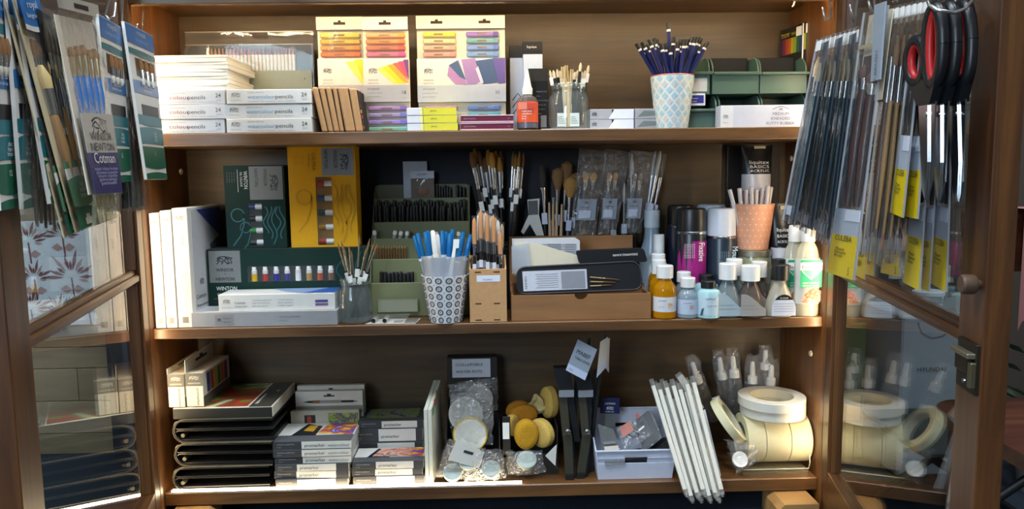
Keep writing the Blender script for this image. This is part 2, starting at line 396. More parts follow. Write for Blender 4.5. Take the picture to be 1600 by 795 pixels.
for x0, x1 in ((.56, .64), (-.64, -.56)):
    cpart('foot_block', MB().prism([(x0, 0), (x1, 0), (x1, .046), (x0 + .012, .046), (x0, .034)] if x0 > 0 else [(x0, 0), (x1, 0), (x1, .034), (x1 - .012, .046), (x0, .046)], -.03, .06), wood('raw_block', '#8a6438', '#a87f4c', '#b98f5a', 'x', .8, coat=0))
# LED strips
LED = emit('led_glow', LED_COLOR, LED_POWER)
LEDB = emit('led_glow_bottom', LED_COLOR, LED_POWER * .4)
PCB = mat('#d8d2c0', .5)
def led(label, mb_tape, mb_glow, m=None):
    T = thing('led_strip', label, 'light strip', (0, 0, 0), 0, None)
    part(T, 'tape', mb_tape, PCB); part(T, 'diodes', mb_glow, m or LED)
led('warm led strip running up the left side behind the cabinet frame', MB().box(-SW, -SW + .001, .002, .010, Z3 + .02, ZTOP), MB().box(-SW + .001, -SW + .003, .003, .009, Z3 + .02, ZTOP))
led('warm led strip running up the right side behind the cabinet frame', MB().box(SW - .001, SW, .002, .010, Z3 + .02, ZTOP), MB().box(SW - .003, SW - .001, .003, .009, Z3 + .02, ZTOP))
LEDT = emit('led_glow_top', LED_COLOR, LED_POWER * 1.4)
led('warm led strip along the top behind the cabinet frame', MB().box(-HW + .02, HW - .02, .0075, .0155, ZTOP + .027, ZTOP + .0285), MB().box(-HW + .02, HW - .02, .0085, .0145, ZTOP + .024, ZTOP + .0268), LEDT)
xa = PZ(266, 772, Z3).x; xb = PZ(816, 762, Z3).x
led('glowing led strip along the front edge of the bottom shelf', MB().box(xa, xb, YS + .001, YS + .009, Z3, Z3 + .0012), MB().box(xa, xb, YS + .0015, YS + .0085, Z3 + .0012, Z3 + .0045), LEDB)
# ---------------------------------------------------------------- doors
class Door:
    def __init__(s, side, th, zmid, zbot):
        s.side, s.th = side, th
        s.H = Vector((side * HW, -.012, 0))
        s.u = Vector((-side * math.sin(th), -math.cos(th), 0))
        s.n = Vector((-side * math.cos(th), math.sin(th), 0))   # towards the opening
        s.W, s.T_ = .668, .026
        s.obj = bpy.data.objects.new('door', None); COL.objects.link(s.obj); s.obj.parent = CAB; s.obj.empty_display_size = .05
        # local x = u, local y = inward for the left door, outward for the right
        s.obj.location = s.H - Vector((0, .12, 0)); s.obj.rotation_euler = (0, 0, math.atan2(s.u.y, s.u.x))
        s.sg = 1 if side < 0 else -1      # local y sign of 'inward'
        s.zmid, s.zbot = zmid, zbot
    def Y(s, a): return a * s.sg
    def lbox(s, b, u0, u1, a0, a1, z0, z1, bv=.0012):
        y0, y1 = sorted((s.Y(a0), s.Y(a1))); return b.box(u0, u1, y0, y1, z0, z1, bv)
    def at(s, px, py, off):
        return PP(px, py, s.H + s.n * off, s.n)
    def build(s):
        o = s.obj; t = s.T_; W = s.W; zt = 1.30
        st1, st2 = .045, .062
        part(o, 'hinge_stile', s.lbox(MB(), .002, st1, -t, 0, .035, zt), DOORZ)
        part(o, 'lock_stile', s.lbox(MB(), W - st2, W, -t, 0, .035, zt), DOORZ)
        part(o, 'bottom_rail', s.lbox(MB(), st1, W - st2, -t, -.001, .035, s.zbot), DOORX)
        part(o, 'top_rail', s.lbox(MB(), st1, W - st2, -t, -.001, zt - .22, zt), DOORX)
        mid = s.lbox(MB(), st1, W - st2, -t, -.002, s.zmid - .022, s.zmid - .008, .003)
        s.lbox(mid, st1, W - st2, -t, -.008, s.zmid - .010, s.zmid, .002)
        part(o, 'glazing_bar', mid, DOORX)
        for z0, z1 in ((s.zbot, s.zmid - .022), (s.zmid, zt - .22)):
            part(o, 'bead', s.lbox(MB(), st1, st1 + .006, -t + .004, -.006, z0, z1, .001), DOORZ)
            part(o, 'bead', s.lbox(MB(), W - st2 - .006, W - st2, -t + .004, -.006, z0, z1, .001), DOORZ)
            part(o, 'pane', s.lbox(MB(), st1 + .001, W - st2 - .001, -.016, -.013, z0, z1, 0), PANE)
DL = Door(-1, .2436, .70 - .163, .70 - .5864); DR = Door(1, .2056, .70 - .1728, .70 - .5777)
for d in (DL, DR): d.build()
# turn knob and rim lock on the right door
def ontodoor(d, px, py, off=0):
    p = d.at(px, py, off); return (p - d.H).dot(d.u), p.z
u, z = ontodoor(DR, 1512, 444, .012)
part(DR.obj, 'turn_knob', MB().lathe([(.004, -.001), (.006, .004), (.0095, .005), (.0105, .007), (.0105, .017), (.009, .019)], 18).xf(Matrix.Translation((u, 0, z)) @ Matrix.Rotation(math.pi / 2, 4, 'X')), mat('#5c4636', .5, var=.2))
u0, z1 = ontodoor(DR, 1502, 524); u1, _ = ontodoor(DR, 1534, 515); z0 = ontodoor(DR, 1518, 612)[1]
brass = mat('#2c261c', .5, .4, .2)
lk = part(DR.obj, 'lock_plate', MB().box(.668 - .052, .668 - .004, -.004, .001, z0, z1, .001), brass)
part(lk, 'lock_case', MB().box(.668 - .046, .668 - .012, -.009, -.003, z0 + .02, z1 - .012, .002), brass)
part(lk, 'lock_ledge', MB().box(.668 - .050, .668 - .006, -.012, -.003, z1 - .016, z1 - .010, .001), mat('#8d8470', .4, .7))
part(lk, 'bolt', MB().box(.668 - .012, .668 - .003, -.009, -.003, (z0 + z1) / 2 - .02, (z0 + z1) / 2 + .008, .001), mat('#6d664e', .4, .7))
part(lk, 'screw', MB().lathe([(.0035, 0), (.003, .0015)], 8).xf(Matrix.Translation((.668 - .03, -.004, z0 + .01)) @ Matrix.Rotation(math.pi / 2, 4, 'X')), SILVER)
# ================================================================ TOP SHELF
PBOX = K('#dcdad6', .42); PBOX2 = K('#c9c9cc', .42)
def text_pencil_box(F, word, wcol, logo=True):
    f = F['front']; h = F['h']; w = F['w']
    if logo:
        f.emblem(.11, .62, .018, .009, GREYTXT); f.text(.11, .22, 'WINSOR & NEWTON', .0016, GREYTXT, 'c', wmax=.02)
    f.text(.25, .74, 'WINSOR & NEWTON', .0022, GREYTXT, wmax=.03)
    f.text(.25, .36, word, .0072, wcol, wmax=.052 if word.startswith('w') else .038)
    f.text(.58 if word.startswith('w') else .50, .36, 'pencils', .0072, INK, wmax=.033)
    f.text(.25, .14, 'crayons de couleur aquarellables', .0018, GREYTXT, wmax=.09)
    f.text(.95, .48, '24', .0075, INK, 'r'); f.text(.95, .26, 'pencils', .0022, GREYTXT, 'r')
rows = ['top', 'middle', 'bottom']
ys_l = [(139, 162), (163, 185), (186, 209)]
BLUEINK = K('#5d9cc4', .5, var=0); REDINK = K('#8a5560', .5, var=0)
hbox = (P(418, 139, .034).z - Z1) / 3
for i in range(3):
    T, F = carton('pencil_box', 'white watercolour pencils box, %s of the three beside the kraft notebooks' % rows[i], 'box', 354 - i % 2 * 3, 486 + (i + 1) // 2, *ys_l[i], .034 + .002 * (i % 2), .19, PBOX, z0=Z1 + (2 - i) * hbox, h=hbox - .0006, group='watercolour pencil boxes')
    text_pencil_box(F, 'watercolour', BLUEINK)
    T, F = carton('pencil_box', 'pale grey colour pencils box, %s of the three next to the left side panel' % rows[i], 'box', 236, 351, *ys_l[i], .036 - .002 * (i % 2), .185, PBOX2, z0=Z1 + (2 - i) * hbox, h=hbox - .0006, group='colour pencil boxes', w=None)
    text_pencil_box(F, 'colour', REDINK, False)
# thin white cartons on top of the colour pencil boxes
zc = Z1 + 3 * hbox
ordn = ['lowest', 'second lowest', 'middle', 'second highest', 'highest']
hs = (P(300, 85, .04).z - zc) / 5
for i in range(5):
    a = P(241, 110, .05); b = P(356 + (i % 2) * 2, 110, .05); w = b.x - a.x
    T = thing('white_carton', 'thin plain white carton, %s of the five stacked on the colour pencil boxes' % ordn[i], 'box', ((a.x + b.x) / 2, .046 + .003 * (i % 2), zc + i * hs), R(-3 + 2.2 * (i % 3)), 'plain white cartons')
    part(T, 'tray', MB().box(-w / 2, w / 2, 0, .14, 0, hs * .62, .0008), WHITE)
    part(T, 'lid', MB().box(-w / 2 - .0006, w / 2 + .0006, -.0006, .1406, hs * .60, hs - .0004, .0008), WHITE)
# blister tin of pencils standing at the back
def pencil_blister():
    y = .198; a = P(291, 138, y); b = P(491, 138, y); w = b.x - a.x; cx = (a.x + b.x) / 2
    z0 = zc; zt = P(390, 48, y).z; h = zt - z0; ht = P(390, 70, y).z - z0
    T = thing('pencil_set', 'clear blister set of white colour pencils standing behind the boxes', 'pencil set', (cx, y, z0))
    tray = mat('#1f2c3a', .35)
    part(T, 'tray', MB().prism(rrect(-w / 2 + .002, w / 2 - .002, 0, ht, .012), .012, .02), tray)
    part(T, 'blister', MB().prism(rrect(-w / 2, w / 2, 0, ht + .002, .014), 0, .003), BLISTER)
    hd = MB().prism([(-w / 2, ht + .003), (w / 2, ht + .003), (w / 2, h), (w * .14, h)] + [(w * .09 + .016 * math.cos(t * .52), h - .012 - .006 * math.sin(t * .52)) for t in range(0, 7)][::1] + [(w * .0, h), (-w / 2, h)], .010, .0115)
    part(T, 'hang_tab', hd, BLISTER)
    part(T, 'rim', MB().box(-w / 2, w / 2, .009, .0125, h - .0012, h + .0008).box(-w / 2, w / 2, .008, .0125, ht + .0012, ht + .003), clear('blister_edge', (.9, .9, .88), .2, 1.8, milk=.4, milkcol='#d8d0bc'))
    part(T, 'rim_side', MB().box(w / 2 - .0015, w / 2, .0, .012, 0, ht), MATS['blister_edge'])
    f = Face(T, (-w / 2 + .003, .0, 0), (w - .006, 0, 0), (0, 0, ht))
    xs0 = P(321, 100, y).x - cx; xs1 = P(461, 100, y).x - cx; n = 24
    zt_ = P(390, 74, y).z - z0; zs_ = P(390, 85, y).z - z0
    for i in range(n):
        x = xs0 + (xs1 - xs0) * (i + .5) / n; r = (xs1 - xs0) / n * .46
        pc = part(T, 'pencil', MB().lathe([(r, .002), (r, zs_)], 6, x, .0075), K('#e0d9cf', .4))
        tip = ['#c79a6a', '#d0a37a', '#c08a70', '#b86a62', '#a84a4a', '#96405a', '#8c3a52', '#7c3550', '#6e3150', '#7a3c4c', '#8e4a3e', '#a8604e'][i // 2]
        part(pc, 'point', MB().lathe([(r, zs_), (r * .3, zt_ - .002), (.0003, zt_)], 6, x, .0075), K(tip, .6))
    za = (P(390, 111, y).z - z0) / ht
    f.panel(.32, 1, 0, za, K('#8e958c', .5), 'sleeve', e=.0006 + .0035)
    g = Face(T, (-w / 2 + .003, -.0038 + .0003, 0), (w - .006, 0, 0), (0, 0, ht))
    g.text(.95, za * .66, '6', .005, INK, 'r'); g.text(.34, za * .55, 'PENCILS', .003, INK); g.text(.34, za * .25, 'SET OF', .003, INK)
pencil_blister()
# kraft notebooks leaning
for i in range(6):
    xt = [487, 498, 508, 519, 527, 545][i]; xb = [503, 513, 522, 531, 540, 556][i]; wpx = [10.5, 9.5, 10, 8, 17, 13][i]
    y = .04; b0 = P(xb, 207, y); t0 = P(xt, 136 + (2 if i > 4 else 0), y); w = wpx * .00125 - .0005
    h = t0.z - Z1; T = thing('kraft_notebook', ['kraft notebook leftmost in the leaning row, beside the pencil boxes', 'second kraft notebook from the pencil boxes in the leaning row', 'third kraft notebook from the pencil boxes in the leaning row', 'thin fourth kraft notebook in the leaning row', 'thickest kraft notebook in the leaning row', 'kraft notebook with dark edge, rightmost in the leaning row by the pastels'][i], 'notebook', (b0.x, y, Z1), 0, 'kraft notebooks')
    ox = t0.x - b0.x
    def sh(x0, x1, y0, y1, z0, z1, bb): return MB().box(x0, x1, y0, y1, z0, z1, bb).xf(Matrix(((1, 0, ox / h, 0), (0, 1, 0, 0), (0, 0, 1, 0), (0, 0, 0, 1))))
    part(T, 'cover', sh(0, w - .0014, 0, .09, .0002, h, .0025), KRAFT)
    part(T, 'pages', sh(w - .0022, w - .0004, .002, .088, .001, h - .003, 0), mat('#3a2a1c' if i < 5 else '#1c1a1a', .8, var=.3, scale=300))
    if i == 5: 
        for k in range(5): part(T, 'pattern_mark', sh(w - .0006, w + .0002, .002, .012, .006 + k * .010, .012 + k * .010, 0), K(['#b0552c', '#2a2a2a', '#c23a2a', '#c99a4a', '#2a2a2a'][k], .6))
# pastel packs
CARDB = K('#efe3c8', .45); 
def slotted_card(T, w, h, hd, slots, y0=0, y1=.0012):
    """header card with euro slots: built from boxes around the slots"""
    b = MB(); zs = h - hd * .52; sw, sh = .012, .0028
    xs = sorted([-w / 2] + [v for c in slots for v in (c - sw, c + sw)] + [w / 2])
    for i in range(0, len(xs), 2): b.box(xs[i], xs[i + 1], y0, y1, h - hd, h)
    for c in slots: b.box(c - sw, c + sw, y0, y1, h - hd, zs - sh); b.box(c - sw, c - .003, y0, y1, zs + sh, h); b.box(c + .003, c + sw, y0, y1, zs + sh, h); b.box(c - .003, c + .003, y0, y1, zs + sh * 2.2, h)
    return part(T, 'hang_tab', b, CARDB)
def stick_row(T, x0, x1, z, hh, col, y, dark):
    s = part(T, 'pastel_stick', MB().box(x0, x1, y, y + .008, z, z + hh, .0022), K(col, .45))
    part(s, 'end_cap', MB().box(x1 - (x1 - x0) * .2, x1 + .0002, y - .0002, y + .0082, z - .0002, z + hh + .0002, .002), K(dark, .5))
    part(s, 'wrapper_text', MB().box(x0 + (x1 - x0) * .34, x0 + (x1 - x0) * .62, y - .0004, y, z + hh * .35, z + hh * .65), mat('#8a6a4a', .6))
def pastel_pack(label, px0, px1, pyt, y, cols, two, count, show_low, art):
    a = P(px0, 120, y); b = P(px1, 120, y); w = b.x - a.x; cx = (a.x + b.x) / 2
    ppx = lambda py: P((px0 + px1) / 2, py, y).z - Z1
    h = ppx(pyt); T = thing('pastel_pack', label, 'pastel set', (cx, y, Z1), 0, 'pastel packs')
    hb = ppx(46 if not two else 44)
    slots = [0.0] if not two else [-w * .27, w * .27]
    slotted_card(T, w, h, h - hb, slots, .001, .0025)
    za, zb = ppx(91), ppx(133); zc_, zd = ppx(159), ppx(205)
    part(T, 'tray', MB().box(-w / 2, w / 2, .010, .016, 0, hb, .001), CARDB)
    part(T, 'sleeve', MB().box(-w / 2 - .0005, w / 2 + .0005, 0, .0165, zc_, za, .0012), K('#ece8e0', .42))
    part(T, 'window', MB().box(-w / 2 + .001, w / 2 - .001, .0005, .0012, .002, zc_ - .0003, .0003), BLISTER)
    part(T, 'window', MB().box(-w / 2 + .001, w / 2 - .001, .0005, .0012, za + .0003, hb - .001, .0003), BLISTER)
    f = Face(T, (-w / 2, 0, zc_), (w, 0, 0), (0, 0, za - zc_))
    vb = (zb - zc_) / (za - zc_)
    f.panel(0, 1, 0, vb, K('#b9bac0' if not two else '#c2c9d8', .42), 'grey_band', e=.0004)
    lx = .08 if not two else .06
    f.emblem(lx + (.012 / w), vb + .33, .018, .011, GREYTXT); f.text(lx + .012 / w, vb + .1, 'WINSOR', .003, GREYTXT, 'c', wmax=.02); f.text(lx + .012 / w, vb + .03, 'NEWTON', .0025, GREYTXT, 'c', wmax=.02)
    f.text(lx, vb * .74, 'oil pastels' if not two else 'soft pastels', .0035, INK if not two else MGREY, wmax=.024); f.text(lx, vb * .5, 'pastels a l\'huile', .0025, GREYTXT, wmax=.03); f.text(lx, vb * .28, 'pasteles', .0025, GREYTXT, wmax=.026)
    f.text(.93, vb * .45, count, .007, INK if not two else MGREY, 'r'); f.text(.93, vb * .2, 'colours', .002, GREYTXT, 'r')
    art(f, vb)
    nrow = 4; hh = (hb - za - .008) / 4 * .78
    def cols_at(xa, xb, top, low):
        for i, (c, d) in enumerate(top): stick_row(T, xa, xb, za + .003 + (3 - i) * (hb - za - .006) / 4, hh, c, .0016, d)
        for i, (c, d) in enumerate(low): stick_row(T, xa, xb, .004 + (3 - i) * (zc_ - .007) / 4, hh * .95, c, .0016, d)
    if not two: cols_at(-w / 2 + .006, w / 2 - .006, *cols[0])
    else: cols_at(-w * .43, -w * .06, *cols[0]); cols_at(w * .06, w * .43, *cols[1])
def smear(f, vb, cs, x0):
    n = len(cs)
    for i, c in enumerate(cs):
        a = x0 + (1 - x0) * i / n; b = x0 + (1 - x0) * (i + 1) / n + .06
        sl = .34
        f.poly([(min(1, a + sl * .0), 1 - .04 * (n - i)), (min(1, b), 1 - .03 * (n - i)), (min(1, b + sl), vb + .02 + .1 * max(0, i - 1) / n), (min(1, a + sl), vb + .03 + .02 * i)], K(c, .5), 'artwork', e=.0005 + .0001 * i)
artA = lambda f, vb: smear(f, vb, ['#f1e86a', '#e9dd2e'], .6)
artB = lambda f, vb: smear(f, vb, ['#efe96a', '#e8df1e', '#f0b040', '#ea6a5a', '#d8557a', '#7a4a86'], .3)
def artC(f, vb):
    d = (1 - vb)
    f.poly([(.34, vb + .35 * d), (.43, vb + .03 * d), (.56, vb + .02 * d), (.47, vb + .95 * d), (.36, vb + .75 * d)], K('#b88ac0', .5), 'artwork')
    f.poly([(.36, vb + .75 * d), (.46, vb + .92 * d), (.55, vb + .2 * d), (.48, vb + .3 * d)], K('#4b6488', .5), 'artwork', e=.0008)
    f.poly([(.5, vb + .96 * d), (.66, vb + .99 * d), (.73, vb + .15 * d), (.66, vb + .03 * d), (.56, vb + .03 * d)], K('#a884bc', .5), 'artwork', e=.0009)
    f.poly([(.66, vb + .9 * d), (.9, vb + 1.0 * d), (.95, vb + .1 * d), (.74, vb + .03 * d)], K('#4a5f86', .5), 'artwork', e=.001)
    f.poly([(.86, vb + 1.0 * d), (1, vb + 1.0 * d), (1, vb + .06 * d), (.92, vb + .04 * d)], K('#6a5aa0', .5), 'artwork', e=.0011)
    f.poly([(.66, vb + .6 * d), (.69, vb + .7 * d), (.75, vb + .08 * d), (.72, vb + .04 * d)], K('#d8d4e4', .5), 'artwork', e=.0012)
Yl = [('#e3d24a', '#d8c83a'), ('#e0b22c', '#d6a426'), ('#dd9440', '#d88830'), ('#dd7430', '#d8661e')]
pastel_pack('slim white oil pastel pack with yellow sticks, behind the kraft notebooks', 497, 569, 26, .125, [(Yl, [('#b0a0d0', '#8f7cc0')] * 4)], False, '18', False, artA)
Or = [('#e8a860', '#f0a020'), ('#e88a38', '#ec7418'), ('#d86a48', '#d04424'), ('#d86a90', '#e0489a')]
Pu = [('#b48ac8', '#8a62c0'), ('#a898c8', '#6a72c8'), ('#9a80d0', '#7a68d8'), ('#78b8a0', '#70c0b0')]
pastel_pack('slim white oil pastel pack with purple and green sticks at its foot', 568, 639, 26, .105, [(Or, Pu)], False, '18', True, artB)
S1 = [('#e6d834', '#dfd02a'), ('#e8d69c', '#e4d090'), ('#e4b494', '#e0aa88'), ('#e4a090', '#de9484')]
S2 = [('#9a6ac0', '#6a4a9a'), ('#74a8a8', '#6a98a8'), ('#7a98d8', '#5a7ac8'), ('#7aa6dc', '#6a9ad8')]
S3 = [('#d8a0c0', '#d090b8'), ('#a8c0d8', '#a0b8d8'), ('#d8c0d8', '#d0b0d0'), ('#b8d8c0', '#b0d0b8')]
S4 = [('#6a8ed8', '#5a80d0'), ('#6ac0d0', '#58b8cc'), ('#78c8c0', '#68b8b0'), ('#a8b8e0', '#90a8d8')]
pastel_pack('wide white soft pastel pack with purple brushstroke artwork', 652, 790, 24, .12, [(S1, S3), (S2, S4)], True, '30', False, artC)
# yellow and white cartons
hy = (P(676, 168, .04).z - Z1) / 3
for i in range(3):
    T, F = carton('yellow_carton', 'small white and yellow carton, %s of the three in front of the pastels' % ['bottom', 'middle', 'top'][i], 'box', 636, 715 - i, 168, 207, .036, .075, K('#dcd9dc', .4), z0=Z1 + i * hy, h=hy - .0005, group='white and yellow cartons', rz=R(i - 1))
    F['front'].panel(.32, 1, .04, .96, K('#dcd02e', .45), 'yellow_sleeve'); F['front'].panel(.27, .33, .04, .96, K('#eee68e', .45), 'pale_stripe')
    F['front'].text(.47, .48, 'NEWTON', .0026, INK, wmax=.012)
    F['top'].panel(.32, 1, 0, 1, K('#d9cd3a', .45), 'yellow_sleeve')
# burgundy flat tins
hb_ = (P(760, 179, .04).z - Z1) / 2
for i in range(2):
    T, F = carton('flat_tin', 'flat burgundy tin, %s of the pair beside the glue bottle' % ['lower', 'upper'][i], 'tin', 720, 802, 179, 206, .038, .10, K('#6e2038', .35), z0=Z1 + i * hb_, h=hb_ - .0006, group='burgundy tins')
    part(T, 'rim', MB().box(-F['w'] / 2 - .0012, F['w'] / 2 + .0012, -.0012, .1012, hb_ * .80, hb_ - .0006, .0006), K('#c9a6ae', .3))
    part(T, 'rim', MB().box(-F['w'] / 2 - .0012, F['w'] / 2 + .0012, -.0012, .1012, 0, hb_ * .14, .0006), K('#cfb4ba', .3))
    F['front'].text(.06, .4, 'SKETCHING', .003, K('#b08890', .5, var=0)); F['front'].text(.93, .4, '12', .003, K('#b08890', .5, var=0), 'r')
# tall ink cartons with black tops
for i, (a, b, t, m) in enumerate(((797, 821, 71, 88), (818, 848, 65, 86))):
    T, F = carton('ink_carton', ['narrow black topped pale blue carton behind the glue bottle, left one', 'black topped pale blue carton with a white line, behind the glue bottle'][i], 'box', a, b, t, 206, .17 - .03 * i, .03, K('#c4d2ea', .45), z0=Z1, group='pale blue cartons')
    fr = (P(820, m, .15).z - Z1) / F['h']
    F['front'].panel(0, 1, fr, 1, K('#16161a', .35), 'black_top'); F['left'].panel(0, 1, fr, 1, K('#16161a', .35), 'black_top')
    if i: F['front'].text(.2, .93, 'liquitex', .005, WTXT, wmax=.02)
    else: F['front'].strokes([[(.15, .3), (.5, .38), (.85, .3)], [(.15, .22), (.5, .3), (.85, .22)], [(.15, .38), (.5, .46), (.85, .38)]], .002, INK)
T, F = carton('ink_carton', 'black ink carton with grey print between the glue bottle and the jar', 'box', 826, 856, 107, 205, .085, .04, K('#17171a', .35), z0=Z1)
F['front'].panel(-.01, 1.01, .80, 1, K('#2a2826', .4), 'lid_band')
for k in range(7): F['front'].text(.4, .62 - .07 * k, ['INDIAN INK', 'black', 'encre de chine', 'drawing ink', 'tinta china', 'tusche', 'NOIR'][k], .0028, GREYTXT)
F['front'].panel(.62, .92, .06, .25, K('#77777a', .5), 'barcode_label')
# glue bottle with cone nozzle
def glue_bottle():
    y = .055; c = P(824.5, 200, y); r = (P(841, 180, y).x - P(808, 180, y).x) / 2; h = lambda py: P(824, py, y).z - Z1
    T = thing('glue_bottle', 'clear glue bottle with orange label and white cone nozzle', 'bottle', (c.x, y, Z1))
    part(T, 'bottle', MB().lathe([(r * .8, 0), (r, .003), (r, h(162)), (r * .85, h(153)), (r * .45, h(149)), (r * .42, h(143))], 24), clear('amber_plastic', (.62, .55, .50), .08, 1.45, milk=.35, milkcol='#8d8078'))
    part(T, 'collar', MB().lathe([(r * .48, h(148)), (r * .5, h(138)), (r * .36, h(137))], 18), WHITE)
    part(T, 'nozzle', MB().lathe([(r * .45, h(138)), (r * .4, h(136)), (r * .14, h(113)), (r * .1, h(110))], 14), WHITE)
    part(T, 'label', MB().lathe([(r * 1.012, h(192)), (r * 1.012, h(160))], 24, cap=False), K('#d9562a', .45))
    part(T, 'liquid_base', MB().lathe([(r * .78, .001), (r * 1.004, .004), (r * 1.004, h(193))], 24), K('#5d5a66', .3))
    f = Face(T, (-r, -r * 1.03, h(192)), (2 * r, 0, 0), (0, 0, h(160) - h(192)))
    f.panel(.05, .45, .62, .95, K('#e0826a', .5), 'logo'); f.panel(.48, .85, .62, .92, K('#c8402c', .5), 'logo')
    for k in range(4): f.text(.2, .5 - .12 * k, ['SUPER GLUE', 'craft adhesive', 'strong', '50 ml'][k], .0025, WTXT)
glue_bottle()
# jar of pens
def jar(name, label, pxc, px0, px1, pyt, pyb, y, z0, n=24, neck=.86, m=None):
    c = P(pxc, pyb, y); r = (P(px1, pyb, y).x - P(px0, pyb, y).x) / 2; h = P(pxc, pyt, y).z - z0
    T = thing(name, label, 'jar', (c.x, y, z0))
    prof = [(r * .86, 0), (r * .97, .003), (r, .008), (r, h * .68), (r * neck, h * .80), (r * neck, h * .86), (r * (neck + .03), h * .88), (r * (neck + .03), h * .97), (r * neck, h)]
    inn = [(a - .0022, max(.004, z)) for a, z in prof[::-1]]
    part(T, 'body', MB().lathe(prof + inn, n, cap=False), m or GLASS)
    part(T, 'base', MB().lathe([(r * .84, .0005), (r * .95, .004)], n), m or GLASS)
    for k in (.89, .95): part(T, 'thread', MB().torus(0, 0, h * k, r * (neck + .035), .0011, n=n, m=5), GLASS)
    return T, Vector((c.x, y, z0)), r, h
def rod(name, label, cat, group, base, top): 
    T = thing(name, label, cat, base, 0, group, align(base, top)); return T, (Vector(top) - Vector(base)).length
T, jc, jr, jh = jar('glass_jar', 'clear glass jar of pens and wooden sticks on the top shelf', 889, 858, 921, 132, 203, .075, Z1)
random.seed(3)
wpen = K('#c9b48a', .6)
for i in range(14):
    tx = 860 + i * 4.6 + random.uniform(-2, 2); ty = random.choice([98, 104, 108, 102, 110, 112])
    base = jc + Vector((jr * .55 * (i / 13 - .5) * 1.6, random.uniform(-.4, .4) * jr, .006)); top = P(tx, ty, .075 + random.uniform(-.018, .018))
    wood_ = i in (4, 5, 6, 7)
    T, L = rod('wooden_stick' if wood_ else 'drawing_pen', 'pale wooden stick standing in the pen jar' if wood_ else 'thin black pen with white end in the pen jar', 'stick' if wood_ else 'pen', 'sticks in the pen jar' if wood_ else 'pens in the pen jar', base, top)
    if wood_:
        part(T, 'stick', MB().box(-.0035, .0035, -.001, .001, 0, L, .0008), wpen); part(T, 'slot', MB().box(-.0006, .0006, -.0012, .0012, L * .8, L), K('#5a4a30', .6))
    else:
        part(T, 'barrel', MB().lathe([(.002, 0), (.0032, .006), (.0032, L * .86)], 8), BLACK); part(T, 'end', MB().lathe([(.0028, L * .86), (.003, L * .95), (.001, L)], 8), K('#cfc2a6', .5))
        if i % 3 == 0 or i > 10: part(T, 'price_tag', MB().box(-.0042, .0042, -.0042, -.0034, L * .72, L * .86), WTXT)
for k, dx in enumerate((-12, 8)):
    b0 = P(889 + dx, 180, jc.y - jr * .35)
    T = thing('price_card', ['white price card inside the pen jar, left', 'white price card inside the pen jar, right'][k], 'card', (b0.x, jc.y - jr * .62, Z1 + .006), R(8 - 16 * k)); part(T, 'card', MB().box(-.009, .009, 0, .0008, 0, .026), WTXT)
    for q in range(4): part(T, 'print_line', MB().box(-.007, .007 - .002 * q, -.0003, 0, .006 + q * .004, .007 + q * .004), GREYTXT)
s0 = PZ(846, 206, Z1 - .03)
single('paper_sheet', MB().box(P(846, 204, .034).x, P(966, 204, .034).x, .032, .12, 0, .0012), K('#e0dbd6', .6), 'flat white sheet of paper lying under the pen jar', 'paper', loc=(0, 0, Z1 - .0003))
# small grey and white cartons
hg = (P(955, 170, .07).z - Z1 - .001) / 2
for i in range(4):
    a, b = ((922, 990), (991, 1040))[i // 2]
    T, F = carton('slim_carton', ['slim white and grey carton, %s beside the pen jar', 'slim white and grey carton, %s half behind the pencil cup'][i // 2] % ['lower', 'upper'][i % 2], 'box', a, b, 170, 203, .07, .09, K('#bfc2cc', .42), z0=Z1 + .001 + (i % 2) * hg, h=hg - .0004, group='slim grey cartons')
    F['front'].panel(0, .55 if i < 2 else 1, .03, .97, K('#9a9ba0', .45), 'grey_print'); F['front'].panel(.5 if i < 2 else -.001, 1.001 if i < 2 else .02, .02, .98, K('#d6d9e6', .4), 'white_end')
    F['front'].poly([(.42, .02), (.62, .02), (.62, .98), (.56, .98)] if i < 2 else [(.1, .2), (.9, .4), (.9, .7), (.3, .8)], K('#d6d9e6', .4) if i < 2 else K('#6c7674', .5), 'artwork')
    if i < 2: F['front'].emblem(.1, .5, .010, .008, INK)
# patterned pencil cup
def tumbler(name, label, px_t0, px_t1, px_b0, px_b1, pyt, pyb, y, z0, m, patt=None, rim=None):
    a = P(px_t0, pyt, y); b = P(px_t1, pyt, y); c = P(px_b0, pyb, y); d = P(px_b1, pyb, y)
    rt = (b.x - a.x) / 2; rb = (d.x - c.x) / 2; h = P((px_t0 + px_t1) / 2, pyt, y).z - z0; cx = (a.x + b.x + c.x + d.x) / 4
    T = thing(name, label, 'cup', (cx, y, z0))
    part(T, 'body', MB().lathe([(rb * .3, .002), (rb - .001, 0), (rb, .001), (rt, h), (rt - .0025, h), (rb - .0025, .006), (rb * .2, .005)], 32), m)
    if rim: part(T, 'rim', MB().torus(0, 0, h, rt - .0012, .0016, n=32, m=6), rim)
    if patt: patt(T, rb, rt, h)
    return T, Vector((cx, y, z0)), rb, rt, h
def diamond_pattern(T, rb, rt, h):
    n = 13; rows_ = 9; cA = K('#a3c2cc', .5); cB = K('#bfc4c0', .5)
    for k in range(rows_):
        b = MB()
        for j in range(n):
            a = 2 * math.pi * (j + (k % 2) * .5) / n; z = h * (k + .6) / (rows_ + .2); da = 2 * math.pi / n * .36; dz = h / rows_ * .60
            def pt(aa, zz):
                r = rb + (rt - rb) * zz / h + .0005; return (r * math.cos(aa), r * math.sin(aa), zz)
            b.add([pt(a, z - dz), pt(a + da, z), pt(a, z + dz), pt(a - da, z)], [(0, 1, 2, 3)])
        part(T, 'diamond_print', b, cA if k % 3 != 1 else cB, kind='stuff')
